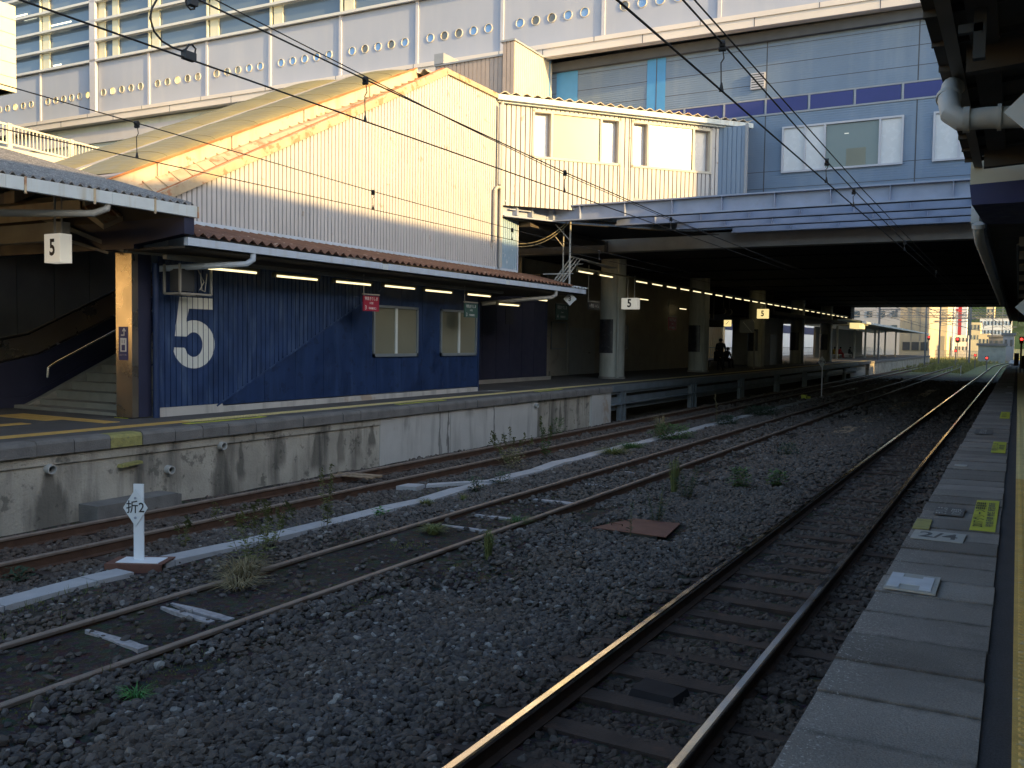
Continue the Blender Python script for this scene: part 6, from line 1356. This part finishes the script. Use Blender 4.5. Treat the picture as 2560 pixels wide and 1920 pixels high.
mb = MB(); mb.box(-16.4, -14.8, 52.9, 53.4, 1.38, 1.44); mb.box(-16.3, -16.2, 53, 53.3, 1, 1.38); mb.box(-15.0, -14.9, 53, 53.3, 1, 1.38); tag(mb.build('bench', 'steel_dark'), 'low dark bench under the seated silhouettes', 'bench')
person(-17.2, 104.5, 1.0, 'seated person in red on the far daylight platform', ('bag_red', 'skin'), True, 1.2)
person(-17.2, 101.0, 1.0, 'seated person in yellow on the far daylight platform', ('bag_yellow', 'skin'), True, 1.2)
person(-17.2, 111.0, 1.0, 'seated person in black on the far daylight platform', ('cloth_dark', 'skin'), True, 1.4)
mb = MB(); mb.box(-17.5, -17.0, 99, 113, 1.35, 1.43)
for y_ in (99.5, 103, 107, 112): mb.box(-17.4, -17.1, y_, y_+.1, 1, 1.35)
tag(mb.build('bench', 'grey_beam'), 'long bench in the far daylight shelter', 'bench')
# pale building across the far side
lb = thing('far_side_building', 'white building with a navy stripe seen through the platform posts', 'building', (-30, 110, 0))
mb = MB(); mb.box(-37, -29, 60, 190, -.2, 12); mb.build('wall', 'far_white', lb)
mb = MB(); mb.box(-28.99, -28.95, 60, 190, 4.0, 5.1); mb.build('stripe', 'navy_band', lb)
for y_ in np.arange(64, 188, 6.5):
    mb = MB(); mb.box(-28.99, -28.93, y_, y_+1.3, 6.0, 7.6); mb.build('window', 'glass_dark', lb)
gf = thing('street_fence', 'low pale mesh fence on the far side of the platform', 'fence', (-24, 100, 0))
mb = MB()
for y_ in np.arange(45, 170, .5): mb.box(-21.02, -21.0, y_, y_+.06, 1.0, 2.1)
mb.box(-21.05, -20.99, 45, 170, 2.08, 2.14); mb.box(-21.05, -20.99, 45, 170, 1.5, 1.54); mb.build('bars', 'pvc', gf)
fw = thing('ribbed_shutter', 'tall ribbed shutter wall behind the standing person, yellow sunlight put into its colour', 'shutter', (-27, 84, 0))
mb = MB(); p0 = at(1762, 860, 84); p1 = at(1808, 860, 84); n_ = 9
for q in range(n_): x = p0[0]+(p1[0]-p0[0])*q/n_; mb.box(x, x+(p1[0]-p0[0])/n_*.72, 84, 84.3, 1.0, 4.6)
mb.box(p0[0], p1[0], 84.3, 84.5, 1, 4.7); mb.build('ribs', 'far_yellow', fw)  # sunlight on the ribs is put into their yellow colour

# buildings at the end of the line: (px0, px1, py_top, distance, depth, material, label, windows)
def block(px0, px1, pyt, y, d, m_, lab, win=None, roof=None, zb=-.3):
    x0, _, z1 = at(px0, pyt, y); x1, _, _ = at(px1, pyt, y)
    t_ = thing('distant_building', lab, 'building', ((x0+x1)/2, y, zb)); mb = MB(); mb.box(x0, x1, y, y+d, zb, z1); mb.build('wall', m_, t_)
    if roof: mb = MB(); mb.box(x0-.3, x1+.3, y-.3, y+d+.3, z1, z1+.4); mb.build('roof', roof, t_)
    if win:
        nx_, nz_, zz0 = win
        for i in range(nx_):
            for j in range(nz_):
                wx = x0+(x1-x0)*(i+.28)/nx_; ww = (x1-x0)/nx_*.45; zz = zz0+(z1-zz0)*(j+.25)/nz_; hh = (z1-zz0)/nz_*.45
                mb = MB(); mb.box(wx, wx+ww, y-.08, y-.01, zz, zz+hh); mb.build('window', 'glass_dark', t_)
    return t_
block(2100, 2256, 700, 230, 20, 'far_lav', 'grey apartment block left of the beige hall at the end of the line', (5, 4, 5))
bb = block(2254, 2326, 700, 190, 30, 'far_beige', 'large plain beige hall at the end of the line')
x0, _, _ = at(2254, 860, 189.8); x1, _, _ = at(2322, 860, 189.8)
mb = MB()
for q in range(3): xa = x0+(x1-x0)*(q+.1)/3; mb.box(xa, xa+(x1-x0)/3*.8, 189.85, 189.95, 1.6, 3.2)
mb.build('garage_door', 'steel_dark', bb)
for px_ in (2278, 2300): 
    x = at(px_, 800, 189.9)[0]; mb = MB(); mb.box(x, x+.12, 189.9, 189.98, 3.4, 16); mb.build('downpipe', 'far_grey', bb)
block(2327, 2373, 690, 240, 18, 'far_yellow', 'tall yellow sunlit building left of the red and white tower')
block(2337, 2362, 840, 239, .8, 'far_beige', 'low beige annex in front of the yellow sunlit building')
block(2372, 2386, 740, 280, 10, 'far_lav', 'narrow grey building between the yellow one and the tower', (1, 6, 4))
tw = thing('striped_tower', 'tall white tower with a red vertical stripe at the end of the line', 'tower', (at(2402, 870, 300)[0], 300, 0))
for (a_, b_, m_) in ((2384, 2399, 'far_white'), (2399, 2408, 'far_red'), (2408, 2421, 'far_white')):
    x0 = at(a_, 700, 300)[0]; x1 = at(b_, 700, 300)[0]; mb = MB(); mb.box(x0, x1, 300, 310, 0, at(a_, 690, 300)[2]); mb.build('stripe' if m_ == 'far_red' else 'wall', m_, tw)
mb = MB(); x0, x1 = at(2387, 774, 299)[0], at(2397, 774, 299)[0]; mb.box(x0, x1, 298.6, 299.9, at(2387, 778, 299)[2], at(2387, 772, 299)[2]); mb.build('sign_box', 'far_red', tw)
block(2386, 2422, 838, 250, 10, 'far_white', 'white low shop row below the striped tower', (4, 2, 1))
block(2424, 2452, 806, 330, 12, 'far_yellow', 'yellow house beyond the masts, right of the tower', (3, 2, 4))
block(2468, 2488, 735, 420, 14, 'far_yellow', 'slim tall sunlit building under the green hill', (2, 6, 8))
block(2450, 2530, 796, 360, 16, 'far_white', 'long white sunlit building below the hill', (9, 3, 3))
block(2446, 2474, 834, 300, 10, 'far_yellow', 'low yellow house left of the grey houses', (3, 1, 1))
block(2472, 2512, 842, 210, 12, 'far_grey', 'grey gabled house near the end of the tracks', (3, 1, 2), 'far_grey')
block(2508, 2536, 838, 180, 12, 'far_lav', 'pale grey house at the right end of the view', (2, 1, 2), 'far_grey')
block(2446, 2514, 864, 170, 6, 'far_teal', 'low shed with a painted teal wall beside the tracks', None, 'far_grey')
mb = MB(); n_ = 40; prof = [(-700, -5)]
for i in range(n_+1): x = -700+1500*i/n_; prof.append((x, 150+60*math.sin(i*.35+1)+18*math.sin(i*1.3)))
prof.append((800, -5)); mb.prism(prof, 'y', 1500, 1900); o = mb.build('hill', 'hill_green'); o['kind'] = 'structure'
# tall grass field between the tracks beyond the deck
gr_ = MB(); rr = random.Random(5)
for q in range(15000):
    y = 98+137*rr.random()**1.3; xlim0 = -11.2 if y < 150 else -26; x = rr.uniform(xlim0, -3.6+(y-125)**2*.0011*(y > 125)-.9)
    if (abs(x+10.06) < .9 or abs(x+6.42) < .75) and y < 150 and rr.random() < .9: continue
    hgt = rr.uniform(.2, .6)*(1 if y > 112 else .6); w = rr.uniform(.02, .06); a_ = rr.uniform(0, 3.14); dx, dy = math.cos(a_)*w, math.sin(a_)*w; lx = rr.uniform(-.25, .25)*hgt
    gr_.add([(x-dx, y-dy, -.2), (x+dx, y+dy, -.2), (x+dx*.8+lx*.5, y+dy, hgt*.6-.2), (x-dx*.8+lx*.5, y-dy, hgt*.6-.2), (x+lx, y, hgt-.2)], [(0, 1, 2, 3), (3, 2, 4)])
o = gr_.build('tall_grass', 'field_grass'); tag(o, 'tall yellow-green grass growing around the tracks beyond the deck', 'grass', kind='stuff')
# fence line across the end
mb = MB()
p0 = at(2326, 880, 205); p1 = at(2450, 872, 215)
for q in range(70): f_ = q/70; x = p0[0]+(p1[0]-p0[0])*f_; mb.box(x, x+.07, 208, 208.05, 0, 1.6)
mb.box(p0[0], p1[0], 208, 208.06, 1.5, 1.6); mb.box(p0[0], p1[0], 208, 208.06, .7, .78); tag(mb.build('mesh_fence', 'pvc'), 'pale fence closing the far end of the grass', 'fence')
# catenary masts
def mast(px_, y, lab, h=13, w=.3, arm=None):
    x = at(px_, 860, y)[0]; t_ = thing('catenary_mast', lab, 'mast', (x, y, 0), 'catenary masts beyond the deck')
    mb = MB(); mb.box(x-w/2, x+w/2, y, y+w, 0, h); mb.build('pole', 'far_grey', t_)
    mb = MB(); L_ = arm or 3.5
    mb.bar((x, y, 6.2), (x+L_, y, 6.2), .08, .08); mb.bar((x, y, 5.2), (x+L_, y, 6.2), .06, .06); mb.bar((x, y, 7.4), (x+L_, y, 6.2), .05, .05); mb.tube([(x+L_*.8, y, 6.2), (x+L_*.8, y, 5.6)], .06, 6); mb.build('bracket_arm', 'far_grey', t_)
    return t_
for px_, y, lab, w, arm in ((2348, 135, 'grey mast in front of the yellow sunlit building', .2, 4.5), (2424, 150, 'thick grey mast right of the striped tower', .26, -5), (2313, 128, 'grey mast at the edge of the beige hall', .18, 3.5), (2480, 190, 'thin mast before the long white building', .16, 4), (2504, 230, 'thin mast before the hill', .16, -5), (2418, 175, 'mast close behind the thick one', .16, 3), (2196, 100, 'dark mast beside the far daylight roof', .18, 2)):
    mast(px_, y, lab, 13, w, arm)
gt = thing('catenary_portal', 'lattice catenary portal spanning the tracks beyond the deck', 'portal', (-8, 160, 0))
for y, z in ((160, 7.4), (190, 8.0), (225, 8.8), (260, 9.6)):
    mb = MB(); mb.bar((-26, y, z), (10, y, z), .1, .1); mb.bar((-26, y, z+.9), (10, y, z+.9), .1, .1)
    for q in range(18): xa = -26+q*2; mb.bar((xa, y, z), (xa+1, y, z+.9), .06, .06); mb.bar((xa+1, y, z+.9), (xa+2, y, z), .06, .06)
    mb.build('lattice_beam', 'far_grey', gt)
for i_, (x, z, y1, x2) in enumerate(((-6.4, 5.0, 300, -3), (-10, 5.0, 300, -12), (-2.2, 5.0, 300, 2), (-8, 6.4, 300, -8), (-4, 6.6, 300, 0), (-12, 6.2, 300, -18))):
    mb = MB(); mb.tube([(x, 84, z), (x+(x2-x)*.2, 130, z-.2), (x+(x2-x)*.5, 190, z+.1), (x2, y1, z)], .02, 5); tag(mb.build('overhead_wire', 'wire'), 'thin distant wire running on beyond the deck', 'overhead wire', 'distant overhead wires')
# red signals
def signal(px_, py_, y, lab, r=.16, kind='tall'):
    x, _, z = at(px_, py_, y); t_ = thing('railway_signal', lab, 'signal', (x, y, 0), 'red signals beyond the deck')
    mb = MB(); mb.disc((x, y, z), (0, 1, 0), r, .1, 16); mb.build('red_lamp', 'signal_red', t_)
    mb = MB(); mb.box(x-r*1.5, x+r*1.5, y+.06, y+.3, z-r*(1.6 if kind == 'low' else 3.4), z+r*(1.6 if kind == 'low' else 2)); mb.build('hood', 'sign_black', t_)
    mb = MB(); mb.tube([(x, y+.15, -.1), (x, y+.15, z)], .06, 6); mb.build('pole', 'far_grey', t_)
signal(2322, 843, 150, 'red signal left of the yellow sunlit building', .12); signal(2394, 848, 150, 'red signal in front of the striped tower', .15)
signal(2389, 877, 130, 'low red signal left of the grass', .11, 'low'); signal(2438, 888, 120, 'low red signal in the middle of the grass', .10, 'low'); signal(2467, 895, 105, 'low red signal nearest the shiny curve', .10, 'low')
signal(2554, 848, 60, 'red signal under the near roof at the right picture edge', .075)
diamond_sign(at(2402, 930, 88)[0], 88, -.1, .9, .7, .12, '4', 'thin dark marker post in the grass edge beyond the deck', .1, base=False, wpost=.06)
# right platform far end
mb = MB(); mb.box(-.7, 3, 95, 120, .4, .98); o = mb.build('platform_end', 'concrete'); o['kind'] = 'structure'
mb = MB(); mb.box(-.25, .1, 84, 86, .98, 2.0); mb.box(.2, .45, 72, 73, 1, 1.9); tag(mb.build('platform_box', 'rail_rust'), 'rusty brown box at the far end of the near platform', 'box')

# ================================================================== WEEDS
def weed_tall(h, m_leaf, top=None, n=5, spread=.10, leaf=.05, seed=0, dens_=26):
    r_ = random.Random(seed); st = MB(); lf = MB(); tp = MB()
    for q in range(n):
        a_ = r_.uniform(0, 6.28); l = r_.uniform(.2, 1)*spread; hh = h*r_.uniform(.65, 1); bx_, by_ = math.cos(a_)*l*.5, math.sin(a_)*l*.5
        tx, ty = bx_+math.cos(a_)*l*1.3, by_+math.sin(a_)*l*1.3
        st.tube([(bx_, by_, 0), ((bx_*.6+tx*.4), (by_*.6+ty*.4), hh*.5), (tx, ty, hh)], [.004, .003, .0015], 4)
        for k_ in range(dens_):
            f_ = r_.uniform(.12, .98); x = bx_+(tx-bx_)*f_; y = by_+(ty-by_)*f_; z = hh*f_; an = r_.uniform(0, 6.28); ll = leaf*1.35*r_.uniform(.5, 1.2)*(1.15-.5*f_); w = ll*.21; up = r_.uniform(.0, .6)*ll
            dx, dy = math.cos(an), math.sin(an); lf.add([(x, y, z), (x+dx*ll*.5-dy*w, y+dy*ll*.5+dx*w, z+up*.7), (x+dx*ll, y+dy*ll, z+up*.6), (x+dx*ll*.5+dy*w, y+dy*ll*.5-dx*w, z+up*.7)], [(0, 1, 2, 3)])
        if top:
            for k_ in range(26):
                an = r_.uniform(0, 6.28); f_ = r_.uniform(-.22, .04); rr_ = .035*(1+f_*-3)*r_.random(); x = tx+math.cos(an)*rr_; y = ty+math.sin(an)*rr_; z = hh*(1+f_); s2 = .013*r_.uniform(.6, 1.4)
                tp.add([(x-s2, y, z), (x, y-s2, z+s2), (x+s2, y, z), (x, y+s2, z-s2)], [(0, 1, 2, 3)])
    return st, lf, tp if top else None
def weed_bush(h, w, n, leaf, seed):
    r_ = random.Random(seed); st = MB(); lf = MB()
    for q in range(7): a_ = q*.9; st.tube([(0, 0, 0), (math.cos(a_)*w*.4, math.sin(a_)*w*.4, h*.75)], [.004, .002], 4)
    for k_ in range(n):
        a_ = r_.uniform(0, 6.28); f_ = r_.random(); z = h*f_; rr_ = w*math.sin(min(1, f_*1.3+.12)*math.pi*.75)*math.sqrt(r_.random()); x, y = math.cos(a_)*rr_, math.sin(a_)*rr_
        an = r_.uniform(0, 6.28); ll = leaf*r_.uniform(.5, 1.3); dx, dy = math.cos(an), math.sin(an); wv = ll*.22; up = r_.uniform(-.3, .7)*ll
        lf.add([(x, y, z), (x+dx*ll*.5-dy*wv, y+dy*ll*.5+dx*wv, z+up*.6), (x+dx*ll, y+dy*ll, z+up*.7), (x+dx*ll*.5+dy*wv, y+dy*ll*.5-dx*wv, z+up*.5)], [(0, 1, 2, 3)])
    return st, lf, None
def weed_grass(h, w, n, seed):
    r_ = random.Random(seed); lf = MB()
    for k_ in range(n):
        a_ = r_.uniform(0, 6.28); b_ = w*.3*r_.random(); x, y = math.cos(a_)*b_, math.sin(a_)*b_; an = a_+r_.uniform(-.6, .6); l = w*r_.uniform(.2, 1); hh = h*r_.uniform(.4, 1); wd = .0025
        dx, dy = math.cos(an), math.sin(an)
        p = [(x, y, 0), (x+dx*l*.35, y+dy*l*.35, hh*.75), (x+dx*l, y+dy*l, hh*r_.uniform(.55, 1))]
        lf.add([(p[0][0]-dy*wd, p[0][1]+dx*wd, 0), (p[0][0]+dy*wd, p[0][1]-dx*wd, 0), (p[1][0]+dy*wd*1.6, p[1][1]-dx*wd*1.6, p[1][2]), (p[1][0]-dy*wd*1.6, p[1][1]+dx*wd*1.6, p[1][2]), p[2]], [(0, 1, 2, 3), (3, 2, 4)])
    return None, lf, None
def weed(name, x, y, lab, kit, ml, mt=None, grp='weeds growing on the track bed'):
    z = float(gh(x, y)); t_ = thing(name, lab, 'weed', (0, 0, 0), grp); st, lf, tp = kit
    if st: st.build('stem', 'stem', t_)
    lf.build('foliage', ml, t_)
    if tp: tp.build('flower_head', mt, t_)
    t_.location = (x, y, z); return t_
weed('tall_weed', -8.15, 9.35, 'tallest slim weed with bright feathery tops left of centre', weed_tall(.95, 0, True, 3, .05, .06, 1, 60), 'leaf_olive', 'leaf_olive')
weed('tall_weed', -8.05, 8.15, 'loose olive weed left of the tallest slim weed', weed_tall(.62, 0, True, 8, .22, .05, 2, 22), 'leaf_olive', 'leaf_olive')
weed('tall_weed', -9.0, 7.7, 'thin sparse weed right of the white diamond post', weed_tall(.42, 0, True, 4, .07, .05, 3, 20), 'leaf_olive', 'leaf_olive')
weed('tall_weed', -9.3, 9.2, 'pale topped weed by the far rusty rail', weed_tall(.45, 0, True, 5, .10, .04, 4, 20), 'leaf_olive', 'leaf_olive')
weed('tall_weed', -7.25, 7.15, 'big straggly weed leaning over the middle track rail', weed_tall(.75, 0, True, 9, .28, .06, 5, 30), 'leaf_olive', 'leaf_olive')
weed('grass_tuft', -7.0, 6.75, 'dry grass clump spilling over the buried left rail', weed_grass(.30, .42, 260, 6), 'straw')
weed('grass_tuft', -6.75, 6.45, 'dry grass trailing into the middle track', weed_grass(.16, .42, 160, 61), 'straw')
weed('broadleaf_weed', -5.35, 4.15, 'bright green leafy weed in the foreground stones', weed_grass(.10, .17, 60, 7), 'leaf_bright')
weed('broadleaf_weed', -7.95, 10.3, 'small bright green rosette beside the white trough', weed_bush(.14, .12, 50, .10, 8), 'leaf_bright')
weed('tall_weed', -9.1, 17.8, 'tall feathery weed before the end of the patched wall', weed_tall(.95, 0, True, 5, .10, .07, 9, 44), 'leaf_green', 'leaf_olive')
weed('bushy_weed', -9.3, 16.7, 'spreading green weed left of the tall feathery one', weed_tall(.75, 0, True, 12, .45, .06, 10, 26), 'leaf_olive', 'leaf_olive')
weed('bushy_weed', -8.9, 15.9, 'low reddish weed by the far rail', weed_bush(.45, .35, 300, .06, 11), 'straw')
weed('grass_tuft', -8.1, 19.2, 'bright green grass patch along the trough', weed_grass(.20, .55, 420, 12), 'leaf_olive')
weed('grass_tuft', -8.1, 20.4, 'second bright green grass patch farther along the trough', weed_grass(.22, .5, 380, 13), 'leaf_green')
weed('bushy_weed', -8.0, 23.0, 'wide dark green bush on the trough', weed_bush(.40, .65, 1100, .09, 14), 'leaf_green')
weed('grass_tuft', -8.6, 23.8, 'pale dry plumes behind the dark green bush', weed_grass(.85, .45, 130, 15), 'straw')
weed('bushy_weed', -8.1, 28.5, 'dark low bush farther along the trough', weed_bush(.30, .45, 600, .10, 16), 'leaf_dark')
weed('tall_weed', -8.6, 29.2, 'dry brown flower spike far along the trough', weed_tall(1.0, 0, True, 2, .05, .05, 17, 40), 'straw', 'straw')
weed('bushy_weed', -8.1, 33.0, 'broad dark weed patch farthest along the trough', weed_bush(.35, .8, 900, .12, 18), 'leaf_dark')
weed('bushy_weed', -4.45, 12.25, 'dark green upright weed growing behind the rusty hatch', weed_tall(.60, 0, False, 7, .14, .05, 19, 36), 'leaf_dark')
weed('tall_weed', -4.42, 11.15, 'single bare stemmed weed in front of the rusty hatch', weed_tall(.55, 0, False, 2, .02, .05, 191, 20), 'leaf_dark')
weed('bushy_weed', -4.75, 14.5, 'dark bushy weed behind the hatch', weed_tall(.55, 0, False, 10, .18, .05, 20, 34), 'leaf_dark')
weed('grass_tuft', -5.15, 15.0, 'tall pale grass beside the dark bushy weed', weed_grass(.80, .20, 120, 21), 'leaf_olive')
weed('bushy_weed', -4.25, 15.9, 'round green weed right of the dark bushy pair', weed_bush(.36, .22, 420, .08, 22), 'leaf_green')
weed('bushy_weed', -3.75, 16.6, 'small round weed farther right in the ballast', weed_bush(.28, .20, 340, .08, 23), 'leaf_green')
weed('bushy_weed', -4.6, 21.5, 'little brown-green weed alone in the far ballast', weed_bush(.30, .3, 260, .08, 24), 'leaf_dark')
weed('grass_tuft', -5.35, 9.0, 'upright green grass tuft right of the middle track', weed_grass(.42, .13, 140, 25), 'leaf_olive')
weed('grass_tuft', -6.6, 9.7, 'low green clump between the middle rails', weed_grass(.16, .26, 260, 26), 'leaf_olive')
weed('grass_tuft', -5.95, 10.8, 'thin grass on the right middle rail', weed_grass(.16, .3, 130, 27), 'leaf_green')
weed('broadleaf_weed', -9.3, 5.75, 'low dark plant at the left edge by the trough', weed_bush(.14, .18, 130, .06, 28), 'leaf_dark')
weed('broadleaf_weed', -8.05, 13.1, 'dark leafy plant against the trough', weed_bush(.26, .16, 160, .08, 29), 'leaf_dark')
weed('broadleaf_weed', -8.05, 14.0, 'second dark leafy plant against the trough', weed_bush(.24, .2, 170, .08, 30), 'leaf_dark')
weed('grass_tuft', -8.05, 11.6, 'low pale green tuft by the trough', weed_grass(.14, .2, 150, 31), 'leaf_olive')
weed('grass_tuft', -7.6, 12.0, 'small sprout between trough and middle track', weed_grass(.14, .12, 80, 32), 'leaf_olive')
weed('wall_weed', -11.1, 22.4, 'green weed against the wall by the last drain', weed_bush(.5, .28, 300, .08, 33), 'leaf_green')
# ground moss
mo = MB(); r_ = random.Random(9)
for (cx, cy, rad_) in ((-5.4, 4.6, .4), (-5.5, 6.8, .3), (-5.2, 8.3, .3), (-5.6, 9.5, .25), (-5.0, 12.0, .4), (-8.0, 5.3, .3), (-5.9, 3.6, .3), (-6.5, 8.9, .3)):
    for q in range(130):
        a_ = r_.uniform(0, 6.28); d_ = rad_*math.sqrt(r_.random()); x = cx+math.cos(a_)*d_; y = cy+math.sin(a_)*d_; z = float(gh(x, y)); s2 = r_.uniform(.004, .012); an = r_.uniform(0, 3)
        mo.add([(x-s2*math.cos(an), y-s2*math.sin(an), z), (x+s2*math.cos(an), y+s2*math.sin(an), z), (x, y, z+s2*1.8)], [(0, 1, 2)])
for q in range(1500):
    sd = r_.choice((-8.2, -8.66, -7.15, -5.72, -8.15)); x = sd+r_.gauss(0, .10); y = 3+33*r_.random()**1.2; z = float(gh(x, y)); hh = r_.uniform(.02, .10); an = r_.uniform(0, 6.28)
    if math.sin(y*1.7+sd)+math.sin(y*.63) < .2: continue
    for k_ in range(3):
        an += 2.1; dx, dy = math.cos(an)*.02, math.sin(an)*.02; mo.add([(x-dy*.2, y+dx*.2, z), (x+dy*.2, y-dx*.2, z), (x+dx*1.6, y+dy*1.6, z+hh)], [(0, 1, 2)])
o = mo.build('moss', 'leaf_olive'); tag(o, 'thin moss and sprouts on the dark dirt beside the middle track', 'moss', kind='stuff')
